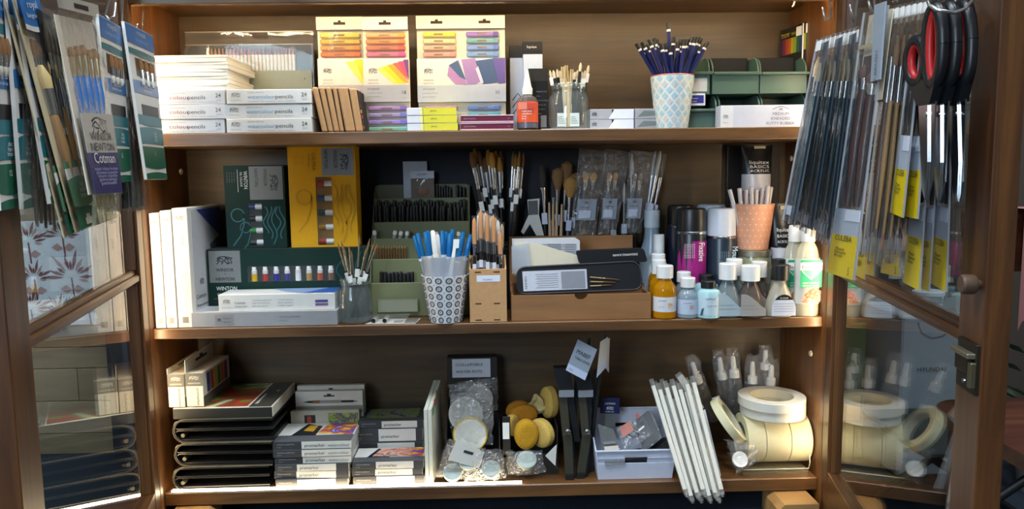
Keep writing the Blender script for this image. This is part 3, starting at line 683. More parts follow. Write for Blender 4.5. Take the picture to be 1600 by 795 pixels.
T, cc, crb, crt, chh = tumbler('pencil_cup', 'tapered cup with pale blue diamond pattern and red rim, full of navy pencils', 1016, 1083, 1026, 1075, 120, 200, .075, Z1, K('#d9d8cf', .4), diamond_pattern, K('#c06a58', .4))
random.seed(5)
tips = [(994, 68), (1003, 66), (1001, 74), (1010, 70), (1014, 62), (1019, 66), (1022, 60), (1027, 62), (1032, 68), (1044, 36), (1040, 68), (1053, 58), (1047, 72), (1060, 66), (1064, 62), (1070, 62), (1075, 62), (1072, 66), (1082, 58), (1087, 58), (1092, 58), (1096, 60), (1103, 70), (1106, 66), (1098, 72), (1067, 70)]
NAVY = K('#1d2357', .35); 
for i, (tx, ty) in enumerate(tips):
    xq = (tx - 1050) / 56 * (crt - .010); yy = .075 + ((i * 7) % 26 / 25 - .5) * 2 * min(.022, .85 * math.sqrt((crt - .009) ** 2 - xq * xq))
    top = P(tx, ty, yy); xr = xq; bxx = xr + (xr - (top.x - cc.x)) * (chh - .008) / (top.z - cc.z - chh); by = (yy - .075) * .8; lim = math.sqrt(max(0, (crb - .008) ** 2 - by * by)); bx = cc + Vector((max(-lim, min(lim, bxx)), by, .008))
    lab = 'tallest navy pencil sticking up above the rest in the diamond cup' if i == 9 else 'navy pencil with white band and black end in the diamond cup'
    T, L = rod('navy_pencil', lab, 'pencil', 'navy pencils in the cup', bx, top); r = .0038
    part(T, 'barrel', MB().lathe([(.0008, 0), (r, .016), (r, L - .016)], 6, smooth=False), NAVY)
    part(T, 'band', MB().lathe([(r * 1.03, L - .0165), (r * 1.03, L - .0125)], 8), WTXT); part(T, 'dipped_end', MB().lathe([(r * 1.01, L - .0125), (r * 1.01, L)], 8), BLACK)
# green storage bins
GRN = mat('#4c655a', .4, var=.05); GRND = GRN; GRNB = GRN
def storage_bin(label, px0, px1, pyt, pyl, pyb, y, z0, m, stuff_=None, ht=None):
    """open fronted stacking bin: pyt top of sides, pyl lip, pyb foot"""
    a = P(px0, (pyt + pyb) / 2, y); b = P(px1, (pyt + pyb) / 2, y); w = b.x - a.x; pm = (px0 + px1) / 2
    zt = (ht or P(pm, pyt, y + .02).z - z0); zl = P(pm, pyl, y).z - z0 ; d = .115; t = .0022
    T = thing('storage_bin', label, 'storage bin', ((a.x + b.x) / 2, y, z0), 0, 'green storage bins')
    part(T, 'floor', MB().box(-w / 2, w / 2, .002, d, 0, t), m)
    part(T, 'back', MB().box(-w / 2, w / 2, d - t, d, t, zt), m)
    part(T, 'front', MB().box(-w / 2, w / 2, .004, .004 + t, t, zl - .004), m)
    part(T, 'lip', MB().box(-w / 2 + .001, w / 2 + .003, -.004, .0065, zl - .006, zl, .0015), m)
    prof = [(.004, t), (d, t), (d, zt), (.040, zt)] + [(.040 - .034 * math.sin(R(g)), zt - (zt - zl) * (1 - math.cos(R(g)))) for g in (15, 30, 45, 60, 75, 90)]
    for s in (-1, 1):
        x = -w / 2 if s < 0 else w / 2 - t
        sd = part(T, 'side', MB().prism(prof, x, x + t, 'yz'), m)
        edge = [(x + t / 2, py, pz) for py, pz in prof[3:]]
        part(sd, 'rolled_edge', MB().tube(edge, .0018, 6), m)
    return T, w, zl, d
yb_ = .095
zrow = P(1160, 146, yb_).z
for i, (a, b) in enumerate(((1060, 1110), (1114, 1187), (1189, 1262))):
    T, w, zl, d = storage_bin('green storage bin in the top row, %s' % ['half behind the pencil cup', 'above the left end of the putty rubber carton', 'beneath the colour wheel cards'][i], a, b, 90, 112, 146, yb_, zrow, GRN)
    if i == 0: 
        Face(T, (-w / 2, .004, 0), (w, 0, 0), (0, 0, zl)).panel(.35, .92, .12, .72, K('#c9ccd0', .4), 'label')
        for k in range(8):
            x = w * (.02 + .06 * k); o = T.location
            q, L = rod('chalk_stub', 'cream pencil end lying in the bin behind the pencil cup', 'pencil', 'cream pencil ends in the bin', (o.x + x - .001, o.y + .012, o.z + zl - .004 + .002 * (k % 2)), (o.x + x, o.y + .09, o.z + zl - .006))
            part(q, 'wood', MB().lathe([(.0026, 0), (.0026, L)], 6), K('#d3b07a', .6)); part(q, 'lead', MB().lathe([(.001, -.0004), (.001, 0)], 6), INK)
    if i == 1:
        o = T.location
        for k in range(5): single('metal_nib', MB().box(-.006, .006, -.004, .004, 0, .003, .001), SILVER, 'small metal piece lying in the middle top bin', 'metal piece', 'metal pieces in the bin', (o.x - .02 + .011 * k, o.y + .016 + .004 * (k % 2), o.z + zl - .003), R(20 * k))
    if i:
        o = T.location; q = single('bin_shade_box', MB().box(-w * .42, w * .42, 0, .03, 0, (P(1160, 90, yb_ + .05).z - zrow) * .96, .0015), K('#0b0d0e', .8), ['', 'black box added for the shade at the back of the middle top bin', 'black box added for the shade at the back of the right top bin'][i], 'box', 'black boxes added for shade in the bins', (o.x, o.y + .05, o.z + .0026))  # black box added in place of the shade deep inside the bin
    if i == 2:
        o = T.location
        for k in range(2): single('white_slip', MB().box(-.011, .011, -.01, .01, 0, .0012), WTXT, ['white paper slip in the top right bin, left one', 'white paper slip in the top right bin, right one'][k], 'paper', 'slips in the bin', (o.x - .018 + .03 * k, o.y + .016, o.z + zl - .0005), R(9 * k))
for i, (a, b) in enumerate(((1060, 1121), (1125, 1189), (1192, 1262))):
    storage_bin('green storage bin in the bottom row, %s' % ['beside the pencil cup', 'behind the putty rubber carton', 'bottom right corner behind the carton'][i], a, b, 146, 170, 198, yb_ - .004, Z1, GRNB if i == 0 else GRND, ht=zrow - Z1 - .001)
T, F = carton('eraser_box', 'small white box with blue label resting in the lower left bin', 'box', 1076, 1102, 146, 165, .092, .04, K('#d9dae2', .4), rz=R(-3))
F['front'].panel(.1, .9, .2, .85, K('#2a2a86', .45), 'blue_label'); F['front'].text(.2, .55, 'Derwent', .0028, WTXT, wmax=.012); F['front'].text(.2, .3, 'BLENDER', .0022, WTXT, wmax=.01)
T, F = carton('putty_rubber_carton', 'white carton lettered MEDIUM KNEADED PUTTY RUBBER in front of the bins', 'box', 1126, 1256, 164, 197, .052, .035, K('#cfd0da', .42), z0=Z1)
f = F['front']; f.panel(0, .15, 0, 1, K('#e2e0de', .42), 'end_flap')
f.emblem(.06, .5, .010, .008, GREYTXT); f.text(.06, .2, 'WINSOR', .002, GREYTXT, 'c')
f.strokes([[(.62 + .2 * i / 8, .80 + .12 * math.sin(math.pi * i / 8)) for i in range(9)]], .0009, INK); f.emblem(.72, .80, .008, .005, INK)
GB = K('#4a4c60', .5, var=0)
for k, (t_, v, ww) in enumerate((('MEDIUM', .54, .032), ('KNEADED', .33, .038), ('PUTTY RUBBER', .11, .056))): f.text(.72, v, t_, .0055, GB, 'c', wmax=ww)
# colour wheel cards leaning against the right side panel
for i in range(2):
    l = P(1219 + i * 25, 88, .226 - .06 * i); r_ = P(1253 + i * 8, 88, .150 - .012 * i); l.z = r_.z = Z1
    dv = r_ - l; w = dv.length; h = P(1240, 43 - 2 * i, .19).z - Z1
    T = thing('colour_wheel_card', ['black colour wheel card with rainbow panel at the back right corner', 'edge of a second colour wheel card beside the right side panel'][i], 'card', (l + r_) / 2 + Vector((.003 * i, 0, 0)), math.atan2(dv.y, dv.x), 'colour wheel cards')
    part(T, 'card', MB().box(-w / 2, w / 2, 0, .0015, 0, h), K('#1a1814', .4)); part(T, 'white_edge', MB().box(w / 2, w / 2 + .0012, -.0005, .002, 0, h + .001), WTXT)
    f = Face(T, (-w / 2, -.0002, 0), (w, 0, 0), (0, 0, h)); lo = 1 - .044 / h
    for k, c in enumerate(('#3c2a4a', '#7a2a3a', '#a8402a', '#b05a24', '#b0a02a', '#8a9a2a', '#2a5a3a', '#243a6a')): f.panel(k / 8, (k + 1) / 8 - .01, lo - .05, lo + .10, K(c, .45), 'colour_patch')
    if i == 0:
        f.text(.06, lo + .12, 'COLOR', .007, K('#c8b83a', .5, var=0), wmax=w * .36); f.text(.52, lo + .12, 'WHEEL', .007, K('#b8c03a', .5, var=0), wmax=w * .4)
        f.text(.06, .94, 'Pocket', .004, K('#c8b83a', .5, var=0), wmax=w * .4)
    f.panel(.74, .98, .90, .985, WTXT, 'price_tag', e=.001)
# ================================================================ MIDDLE SHELF
# three upright white boxes at the left
for i, (a, b) in enumerate(((238, 253.5), (255, 272), (273.5, 297))):
    T, F = carton('upright_white_box', ['white upright watercolour box against the left side panel', 'middle one of the three white upright watercolour boxes', 'white upright watercolour box with printed side, beside the green oil colour box'][i], 'box', a, b, 333 - i * 4, 511, .036 + .001 * i, .185 - .004 * i, K('#e4e1da', .42), z0=Z2, group='upright white boxes')
    f = F['front']; f.emblem(.5, .92, F['w'] * .6, .008, GREYTXT); f.text(.58, .78, 'Cotman', .0045, GREYTXT, vert=3); f.panel(.3, .7, .04, .09, K('#8c8678', .5), 'barcode')
    if i == 2:
        g = F['right']; g.panel(.1, .98, .04, .98, K('#c9c8c8', .45), 'print_panel')
        g.poly([(.25, .98), (.98, .98), (.98, .70)], K('#3d4f96', .45), 'artwork', e=.0009); g.poly([(.6, .66), (.98, .74), (.98, .5), (.7, .42)], K('#5d5f66', .45), 'artwork', e=.0009)
        g.emblem(.3, .36, .022, .014, MGREY); g.text(.12, .22, 'Cotman', .009, INK, wmax=.05); g.text(.12, .15, 'Watercolours', .006, INK, wmax=.06); g.text(.12, .08, 'WINSOR & NEWTON', .004, GREYTXT)
DGREEN = K('#0e2f29', .6, spec=.25); GLABEL = K('#7d7e7c', .45); TEALINK = K('#2c5a5e', .45)
def squiggle(f, u0, u1, v0, v1, m, w=.002, waves=5, rows_=4, vert=True):
    L = []
    for k in range(rows_):
        u = u0 + (u1 - u0) * (k + .3) / rows_
        L.append([(u + (u1 - u0) * .12 * math.sin(j * .8 + k), v1 - (v1 - v0) * j / 10 * (.7 + .3 * ((k * 7) % 3) / 2)) for j in range(11)])
    f.strokes(L, w, m, 'swirl_print', e=.0006)
def nine(f, u, v, s, m):
    """big looping numeral-like flourish"""
    L = [(u + .009 * s * math.cos(t) / f.U.length, v + .009 * s * math.sin(t) / f.V.length) for t in [0.5 * k for k in range(14)]]
    L += [(u + .008 * s / f.U.length, v - .012 * s / f.V.length), (u + .003 * s / f.U.length, v - .028 * s / f.V.length), (u - .008 * s / f.U.length, v - .042 * s / f.V.length)]
    f.strokes([L], .0024, m, 'swirl_print', e=.0006)
def paint_tube_row(T, f, spots, m_shell, horizontal, size):
    """tubes lying behind a cut-out window; spots: (u, v, colour); each tube: body + colour band + cap"""
    for u, v, col in spots:
        p = f.at(u, v, -.004)
        if horizontal:    # tube axis along x
            t = part(T, 'paint_tube', MB().lathe([(.0055, -size / 2), (.006, -size * .2), (.006, size / 2)], 12).xf(Matrix.Translation(p) @ Matrix.Rotation(math.pi / 2, 4, 'Y')), K('#cfd0d2', .35))
            part(t, 'colour_band', MB().lathe([(.0063, -size * .5), (.0063, -size * .02)], 12).xf(Matrix.Translation(p) @ Matrix.Rotation(math.pi / 2, 4, 'Y')), K(col, .4))
        else:
            t = part(T, 'paint_tube', MB().lathe([(.0058, -size / 2), (.0058, size * .25), (.0045, size * .3)], 12).xf(Matrix.Translation(p)), K('#cfd0d2', .35))
            part(t, 'colour_band', MB().lathe([(.0061, -size * .5), (.0061, size * .02)], 12).xf(Matrix.Translation(p)), K(col, .4))
            part(t, 'cap', MB().lathe([(.0048, size * .22), (.0048, size * .48), (.004, size * .5)], 12).xf(Matrix.Translation(p)), WTXT)
def windowed_box(name, label, px0, px1, pyt, pyb, y, d, m, win, z0, lean=0):
    """carton whose front has a real cut-out; win = (u0,u1,v0,v1)"""
    a = P(px0, (pyt + pyb) / 2, y); c = P(px1, (pyt + pyb) / 2, y); w = c.x - a.x; h = P((px0 + px1) / 2, pyt, y).z - z0
    T = thing(name, label, 'paint set', ((a.x + c.x) / 2, y, z0), lean)
    u0, u1, v0, v1 = win; X = lambda u: -w / 2 + w * u; Zz = lambda v: h * v
    part(T, 'body', MB().box(-w / 2, w / 2, .013, d, 0, h, .0008), m)
    fr = MB().box(X(0), X(u0), 0, .0132, 0, h).box(X(u1), X(1), 0, .0132, 0, h)
    if v0 > 0: fr.box(X(u0), X(u1), 0, .0132, 0, Zz(v0))
    if v1 < 1: fr.box(X(u0), X(u1), 0, .0132, Zz(v1), h)
    part(T, 'front', fr, m)
    part(T, 'window', MB().box(X(u0), X(u1), .0004, .0008, Zz(v0), Zz(v1)), BLISTER)
    f = Face(T, (-w / 2, 0, 0), (w, 0, 0), (0, 0, h)); return T, f, w, h
ZLB = P(450, 388, .115).z + .0012     # top of the long green box
# long green oil colour box
T, f, w, h = windowed_box('oil_colour_box', 'long dark green oil colour box with a window of eight paint tubes', 325, 577, 388, 486, .115, .06, DGREEN, (.245, .79, .53, .76), Z2)
f2 = Face(T, (-w / 2, -.0002, 0), (w, 0, 0), (0, 0, h))
f.panel(.012, .205, .53, .98, GLABEL, 'grey_label'); f2.emblem(.108, .85, .034, .018, INK); f2.text(.108, .69, 'WINSOR', .0065, INK, 'c', wmax=.036); f2.text(.108, .645, '&', .003, INK, 'c'); f2.text(.108, .56, 'NEWTON', .0065, INK, 'c', wmax=.038)
f2.text(.05, .42, 'WINTON', .008, WTXT, wmax=.042); f2.text(.055, .345, 'OIL COLOUR', .005, WTXT, wmax=.038); f2.strokes([[(.03, .30), (.22, .30)]], .0008, GREYTXT)
tc_ = ['#d0a41e', '#a83a34', '#2a2f86', '#3a3f78', '#dadada', '#a8864e', '#b0563a', '#7a5a4a']
paint_tube_row(T, f, [(.285 + .068 * i, .64, c) for i, c in enumerate(tc_)], None, False, .030)
squiggle(f, .80, .98, .3, .95, TEALINK, .0018, rows_=3); nine(f, .86, .78, .9, TEALINK)
tp = Face(T, (-w / 2, .0, h), (w, 0, 0), (0, .06, 0)); tp.panel(0, 1, 0, 1, K('#3a3a34', .5), 'top_flap'); tp.text(.72, .4, 'WINTON', .006, GREYTXT)
# standing green box and yellow box on top of it
T, f, w, h = windowed_box('oil_colour_box', 'upright dark green oil colour box with a tube window and grey label', 352, 446, 258, 386, .125, .045, DGREEN, (.38, .60, .02, .55), ZLB)
f2 = Face(T, (-w / 2, -.0002, 0), (w, 0, 0), (0, 0, h))
f.panel(.42, .97, .585, .985, GLABEL, 'grey_label'); f2.emblem(.83, .79, .034, .018, INK, vert=3); f2.text(.66, .96, 'WINSOR', .007, INK, vert=3, wmax=.036); f2.text(.51, .96, 'NEWTON', .007, INK, vert=3, wmax=.036)
f2.text(.33, .93, 'WINTON', .008, WTXT, vert=3, wmax=.036); f2.text(.27, .92, 'OIL COLOUR', .0045, WTXT, vert=3, wmax=.03); f2.strokes([[(.23, .95), (.23, .68)]], .0008, WTXT)
for k in range(4): f2.text(.05 + .04 * k, .92, 'huile oleo olfarben', .002, GREYTXT, vert=3)
paint_tube_row(T, f, [(.50, .50 - .145 * i, c) for i, c in enumerate(('#2c2f74', '#1c1c22', '#2a7a3a', '#26302c'))], None, True, .026)
squiggle(f, .64, .99, .04, .5, K('#2f6a70', .45), .0022, rows_=5); nine(f, .2, .40, 1.5, K('#2f6a70', .45)); nine(f, .32, .25, 1.2, TEALINK)
YEL = K('#dca516', .55, spec=.3)
T, f, w, h = windowed_box('acrylic_paint_box', 'tall yellow acrylic paint box with a tube window and grey blue label', 452, 557, 229, 386, .120, .05, YEL, (.40, .64, .02, .70), ZLB)
f2 = Face(T, (-w / 2, -.0002, 0), (w, 0, 0), (0, 0, h))
f.panel(.50, .97, .715, .985, K('#8894a6', .45), 'grey_label'); f2.emblem(.84, .85, .034, .018, INK, vert=3); f2.text(.68, .97, 'WINSOR', .0075, INK, vert=3, wmax=.038); f2.text(.54, .97, 'NEWTON', .0075, INK, vert=3, wmax=.038)
f2.text(.36, .94, 'GALERIA', .007, K('#5a4a14', .5, var=0), vert=3, wmax=.036); f2.text(.30, .93, 'ACRYLIC', .004, K('#5a4a14', .5, var=0), vert=3, wmax=.026)
for k in range(4): f2.text(.10 + .04 * k, .92, 'acrylique acrilico', .002, K('#7a641c', .5, var=0), vert=3)
paint_tube_row(T, f, [(.53, .635 - .145 * i, c) for i, c in enumerate(('#a03220', '#2c4a72', '#24443c', '#8a6a1c', '#8a2a1c'))], None, True, .03)
squiggle(f, .66, .98, .05, .62, K('#c48f10', .45), .0026, rows_=5); nine(f, .22, .5, 1.7, K('#c48f10', .45))
# grey flat box and white box on it
T, F = carton('flat_grey_box', 'long pale grey flat box lying at the front below the white paint box', 'box', 299, 527, 487, 511, .036, .075, K('#9a9b9f', .42), z0=Z2)
F['front'].panel(.16, .29, .12, .88, K('#8a8b90', .45), 'label'); F['front'].emblem(.19, .5, .008, .007, INK); F['front'].text(.22, .55, 'Professional', .003, INK, wmax=.014); F['front'].text(.22, .3, 'watercolour', .003, INK, wmax=.014); F['front'].text(.6, .6, 'WINSOR & NEWTON', .003, GREYTXT); F['front'].text(.6, .35, '24 half pans', .0025, GREYTXT); F['top'].panel(.0, 1, 0, 1, K('#bdbdbf', .4), 'lid')
zg = F['top_z']
T, F = carton('white_paint_box', 'flat white watercolour paint box with blue corner on top of the grey box', 'box', 342, 523, 459, 487, .042, .068, K('#dcdbd7', .42), z0=zg + .0008, rz=R(1.2))
F['front'].emblem(.07, .6, .014, .009, GREYTXT); F['front'].text(.07, .22, 'WINSOR & NEWTON', .0018, GREYTXT, 'c', wmax=.018); F['front'].text(.14, .44, 'Cotman', .005, INK, wmax=.02); F['front'].text(.14, .25, 'WATERCOLOURS', .0025, INK, wmax=.024)
for k in range(3): F['front'].text(.29, .62 - .17 * k, ['Set de peinture aquarelle fine', 'Juego de acuarelas finas', 'water colour sketch set'][k], .0026, GREYTXT, wmax=.038 - .004 * k); F['front'].text(.51, .62 - .17 * k, ['12 half pans and a brush', 'demi godets', 'halbe napfe'][k], .0026, GREYTXT, wmax=.03)
F['front'].panel(.83, .94, .45, .6, K('#4a4a8a', .5), 'barcode'); F['front'].panel(.83, .94, .25, .4, K('#7a5a8a', .5), 'barcode')
F['top'].poly([(.72, .02), (1, .02), (1, .98), (.9, .98)], K('#2f62b0', .45), 'blue_corner'); F['top'].poly([(.4, .98), (.9, .98), (.72, .02), (.55, .4)], K('#8aa4cc', .45), 'artwork', e=.0006)
# glass jar with fine brushes
T, jc, jr, jh = jar('glass_jar', 'faceted glass jar of fine brushes on the middle shelf', 556, 530, 583, 434, 500, .065, Z2, 8, .84)
random.seed(8)
for i, (tx, ty) in enumerate(((527, 378), (533, 376), (537, 386), (545, 384), (562, 368), (578, 372), (586, 376), (590, 380), (572, 388), (549, 392))):
    yy = .065 + random.uniform(-.012, .012); top = P(tx, ty, yy); base = jc + Vector(((556 - tx) * .0003, random.uniform(-.3, .3) * jr, .008))
    T, L = rod('fine_brush', ['fine brush leaning furthest left in the faceted jar', 'fine brush with silver ferrule and white tag in the faceted jar', 'tall pale fine brush standing near the middle of the faceted jar'][0 if i == 0 else 2 if i == 4 else 1], 'brush', 'fine brushes in the jar', base, top)
    part(T, 'handle', MB().lathe([(.001, 0), (.003, L * .35), (.0028, L * .62)], 8), BLACK)
    part(T, 'price_tag', MB().box(-.0045, .0045, -.0036, -.003, L * .50, L * .60), WTXT)
    part(T, 'ferrule', MB().lathe([(.0024, L * .62), (.002, L * .88)], 8), mat('#b9b09a', .3, .9)); part(T, 'bristles', MB().lathe([(.0019, L * .88), (.0022, L * .93), (.0004, L)], 8), K('#8a6a42', .7))
# dark board added for the shade on the back behind the pens and brushes
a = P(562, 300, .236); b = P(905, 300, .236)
single('navy_shade_board', MB().box(a.x, b.x, .2345, .2375, 0, P(700, 234, .236).z - Z2, .0005), mat('#14161f', .7, var=.2, scale=40), 'dark navy board added for shade against the back behind the pen display', 'board', loc=(0, 0, Z2))
# olive stepped pen display
OLIVE = K('#767a55', .5); OLIVED = K('#5f6346', .55)
def pen_display():
    x0 = P(583, 400, .17).x; x1 = P(735, 400, .17).x; cx = (x0 + x1) / 2; w = x1 - x0
    T = thing('pen_display', 'olive stepped display stand holding rows of pens', 'display stand', (cx, .10, Z2))
    ys = [.012, .034, .056, .078, .104]      # step fronts (local), front to back
    py_ = [441, 404, 372, 346, 309]; zs = [P(660, p, .10 + y).z - Z2 for p, y in zip(py_, ys)]
    for k, (y, z) in enumerate(zip(ys, zs)):
        part(T, 'step', MB().box(-w / 2 + (.0 if k > 2 else .003), w / 2 - (.0 if k > 2 else .003), y, y + .004, 0, z, .001), OLIVE)
    zt = P(660, 288, .225).z - Z2
    part(T, 'back', MB().prism(rrect(-w / 2, w / 2, 0, zt, .01), .122, .126), OLIVED)
    for s in (-1, 1):
        x = s * w / 2 - (.0 if s < 0 else .0025)
        part(T, 'side', MB().prism([(.012, 0), (.124, 0), (.124, zt - .002), (.104, zs[4]), (.078, zs[3]), (.056, zs[2]), (.034, zs[1]), (.012, zs[0])], x, x + .0025, 'yz'), OLIVED)
    return T, x0, x1, zs, ys, zt
PD, x0, x1, zs, ys, pzt = pen_display()
PENC = [0]
def pen(base, top, r, m_barrel, m_cap, label, group, cap=.3, tipm=None, name='pen'):
    T, L = rod(name, label, 'pen', group, base, top)
    part(T, 'barrel', MB().lathe([(r * .8, 0), (r, .003), (r, L * (1 - cap))], 10), m_barrel)
    part(T, 'cap', MB().lathe([(r * 1.1, L * (1 - cap)), (r * 1.12, L - .004), (r * .8, L)], 10), m_cap)
    if tipm: part(T, 'end_plug', MB().lathe([(r * .78, L), (r * .7, L + .0012)], 10), tipm)
    return T
random.seed(4)
PLUG = K('#4a5058', .4)
nrow = 24
for i in range(nrow):        # long row of black pens, two deep
    for k in range(2):
        px = 587 + (727 - 587) * (i + .25 + .5 * k) / nrow; y = .10 + ys[3] + .008 + .012 * k
        b0 = P(px, 348, y); top = P(px + random.uniform(-2, 2), 323 - 9 * k + random.uniform(-3, 3), y - .006)
        pen((b0.x, y, Z2 + zs[3] - .05), top, .0031, BLACK, BLACK, 'black fineliner pen in the long %s row of the olive display' % ['front', 'back'][k], 'black pens in the long row, ' + ['front', 'back'][k], tipm=PLUG)
for i in range(9):            # pens at the top right of the stand
    px = [683, 687, 691, 695, 699, 703, 714, 719, 725][i]; y = .10 + ys[4] + .011
    top = P(px, 289 + (i % 3) * 2, y); pen((top.x, y, Z2 + zs[4] - .05), top, .0026, BLACK, BLACK, 'black fineliner pen in the top tier of the olive display, %s group' % ('left' if i < 6 else 'right'), 'black pens in the top tier', tipm=PLUG)
CLR = clear('clear_barrel', (.86, .87, .85), .1, 1.45, milk=.25)
for i, (px, py, bx) in enumerate(((585, 360, 588), (618, 360, 608), (627, 361, 618), (637, 361, 628), (683, 362, 680), (717, 362, 715))):
    y = .10 + ys[2] + .010; top = P(px, py, y - .008); b0 = P(bx, 380, y)
    pen((b0.x, y, Z2 + zs[2] - .045), top, .0042, CLR, WHITE, 'grey barrelled pen with round white end, number %s from the left in the display' % ['one', 'two', 'three', 'four', 'five', 'six'][i], 'white ended pens', cap=.14, tipm=K('#8a8a8a', .4))
for i in range(11):           # brown wooden pencils tier
    y = .10 + ys[1] + .010; px = 590 + 4.3 * i; top = P(px, 384 + (i % 2), y); b0 = P(px, 415, y)
    T, L = rod('brown_pencil', 'brown wooden pencil in the middle tier of the olive display', 'pencil', 'brown pencils in the display', (b0.x, y, Z2 + zs[1] - .05), top)
    part(T, 'barrel', MB().lathe([(.0024, 0), (.0024, L - .004)], 6, smooth=False), K('#6a4a26', .5)); part(T, 'end', MB().lathe([(.0024, L - .004), (.0018, L)], 6), K('#9a7a48', .6))
for i in range(9):           # black pens in the lowest tier, lying in a small box
    y = .10 + ys[0] + .012; px = 596 + 6 * i; top = P(px, 424 + random.uniform(0, 3), y - .004); b0 = P(px, 440, y)
    pen((b0.x, y, Z2 + .012), top, .0038, BLACK, BLACK, 'stubby black pen in the lowest tier of the olive display', 'black pens in the lowest tier', tipm=PLUG)
T, F = carton('pen_tray', 'small olive card tray holding stubby black pens', 'tray', 589, 653, 434, 455, .112 - .004, .001, OLIVE, z0=P(620, 455, .108).z)
T.location.z = Z2 + .010; T.location.y = .1035
F['front'].panel(.02, .98, .06, .94, K('#8c8e78', .5), 'front_face', e=.0012)
# pouch with brown eraser
T = thing('eraser_packet', 'clear packet with white header and brown eraser on the olive display', 'packet', (P(660, 300, .205).x, .212, Z2 + zs[4] + .0), 0)
hp = P(655, 270, .205).z - (Z2 + zs[4]); wp = .052
part(T, 'film', MB().box(-wp / 2, wp / 2, -.004, -.0034, -.008, hp), FILM); part(T, 'card', MB().box(-wp / 2 + .001, wp / 2 - .001, .0, .001, -.008, hp - .001), K('#6b5a48', .6))
part(T, 'header', MB().box(-wp / 2, wp / 2, -.005, .0015, hp - .012, hp + .004), K('#bfc4cf', .5)); part(T, 'eraser', MB().lathe([(.008, -.001), (.013, .004), (.013, .010), (.009, .014)], 14, sx=1, sy=.25).xf(Matrix.Translation((0, -.0008, .006))), K('#8a5a3c', .6))
T2 = thing('header_card', 'pale header card standing behind the eraser packet', 'card', (P(649, 290, .215).x, .2185, Z2 + zs[4]), R(3)); part(T2, 'card', MB().box(-.026, .026, 0, .001, -.004, P(650, 252, .215).z - Z2 - zs[4]), K('#c2c6cf', .5))
Face(T, (-wp / 2, -.0052, hp - .012), (wp, 0, 0), (0, 0, .016)).text(.5, .45, 'soft eraser', .0035, INK, 'c')
# patterned cup with water brushes
def ring_pattern(T, rb, rt, h):
    n = 14; rows_ = 6; c = K('#4a4e56', .5)
    for k in range(rows_):
        b = MB(); d = MB()
        for j in range(n):
            a0 = 2 * math.pi * j / n; z0 = h * (k + .5) / rows_
            def pt(a, z): r = rb + (rt - rb) * z / h + .0005; return (r * math.cos(a), r * math.sin(a), z)
            da = math.pi / n * .72; dz = h / rows_ * .40
            o = [pt(a0 + da * math.cos(t * .785), z0 + dz * math.sin(t * .785)) for t in range(8)]; i_ = [pt(a0 + da * .62 * math.cos(t * .785), z0 + dz * .62 * math.sin(t * .785)) for t in range(8)]
            b.add(o + i_, [(t, (t + 1) % 8, 8 + (t + 1) % 8, 8 + t) for t in range(8)])
            b.add([pt(a0 + da * .22 * math.cos(t * 1.57), z0 + dz * .22 * math.sin(t * 1.57)) for t in range(4)], [(0, 1, 2, 3)])
            b.add([pt(a0 + math.pi / n + da * .2 * math.cos(t * 1.57), z0 + dz * 1.2 + dz * .2 * math.sin(t * 1.57)) for t in range(4)], [(0, 1, 2, 3)])
        part(T, 'ring_print', b, c, kind='stuff')
T, cc, crb, crt, chh = tumbler('brush_cup', 'white tapered cup printed with dark rings, full of water brushes', 660, 735, 669, 721, 428, 501, .058, Z2, K('#d2d3d6', .4), ring_pattern)
cyl = part(T, 'frosted_liner', MB().lathe([(crt * .82, chh * .5), (crt * .88, chh), (crt * .98, chh + (P(697, 395, .058).z - Z2 - chh) * .9), (crt * .96, chh + (P(697, 395, .058).z - Z2 - chh) * .9), (crt * .86, chh), (crt * .8, chh * .5)], 24, cap=False), clear('frosted', (.9, .92, .95), .3, 1.4, milk=.35, milkcol='#c8ccd2'))
random.seed(9)
BLU = clear('blue_cap', (.25, .55, .85), .1, 1.45, milk=.55, milkcol='#2a86c4')
for i, (tx, ty) in enumerate(((647, 368), (652, 364), (664, 362), (668, 360), (676, 360), (691, 360), (697, 362), (703, 364), (707, 358), (724, 362), (720, 372), (736, 366), (733, 374), (683, 366))):
    yy = .058 + random.uniform(-.02, .02); top = P(tx, ty, yy); base = cc + Vector(((tx - 697) * .0003, (yy - .058) * .4, .010))
    T, L = rod('water_brush', 'water brush with translucent barrel and blue cap in the ring patterned cup', 'brush', 'water brushes in the cup', base, top)
    part(T, 'barrel', MB().lathe([(.004, 0), (.0055, .01), (.0055, L * .68), (.0045, L * .72)], 10), clear('water_barrel', (.9, .93, .96), .1, 1.45, milk=.3, milkcol='#d4dbe4'))
    part(T, 'cap', MB().lathe([(.005, L * .72), (.0052, L * .76), (.0046, L * .98), (.003, L)], 10), BLU if i not in (4, 13) else WHITE)
    part(T, 'collar', MB().lathe([(.0058, L * .69), (.0058, L * .72)], 10), WHITE)
T = thing('white_spoon', 'flat white plastic scraper standing among the water brushes', 'scraper', (P(702, 425, .036).x, .034, P(700, 425, .036).z), 0); hh_ = P(710, 374, .03).z - T.location.z
part(T, 'blade', MB().prism([(-.005, -.02), (.004, -.02), (.014, hh_ * .72), (.020, hh_ * .74), (.021, hh_), (.010, hh_), (.008, hh_ * .7)], -.0008, .0008), WHITE)
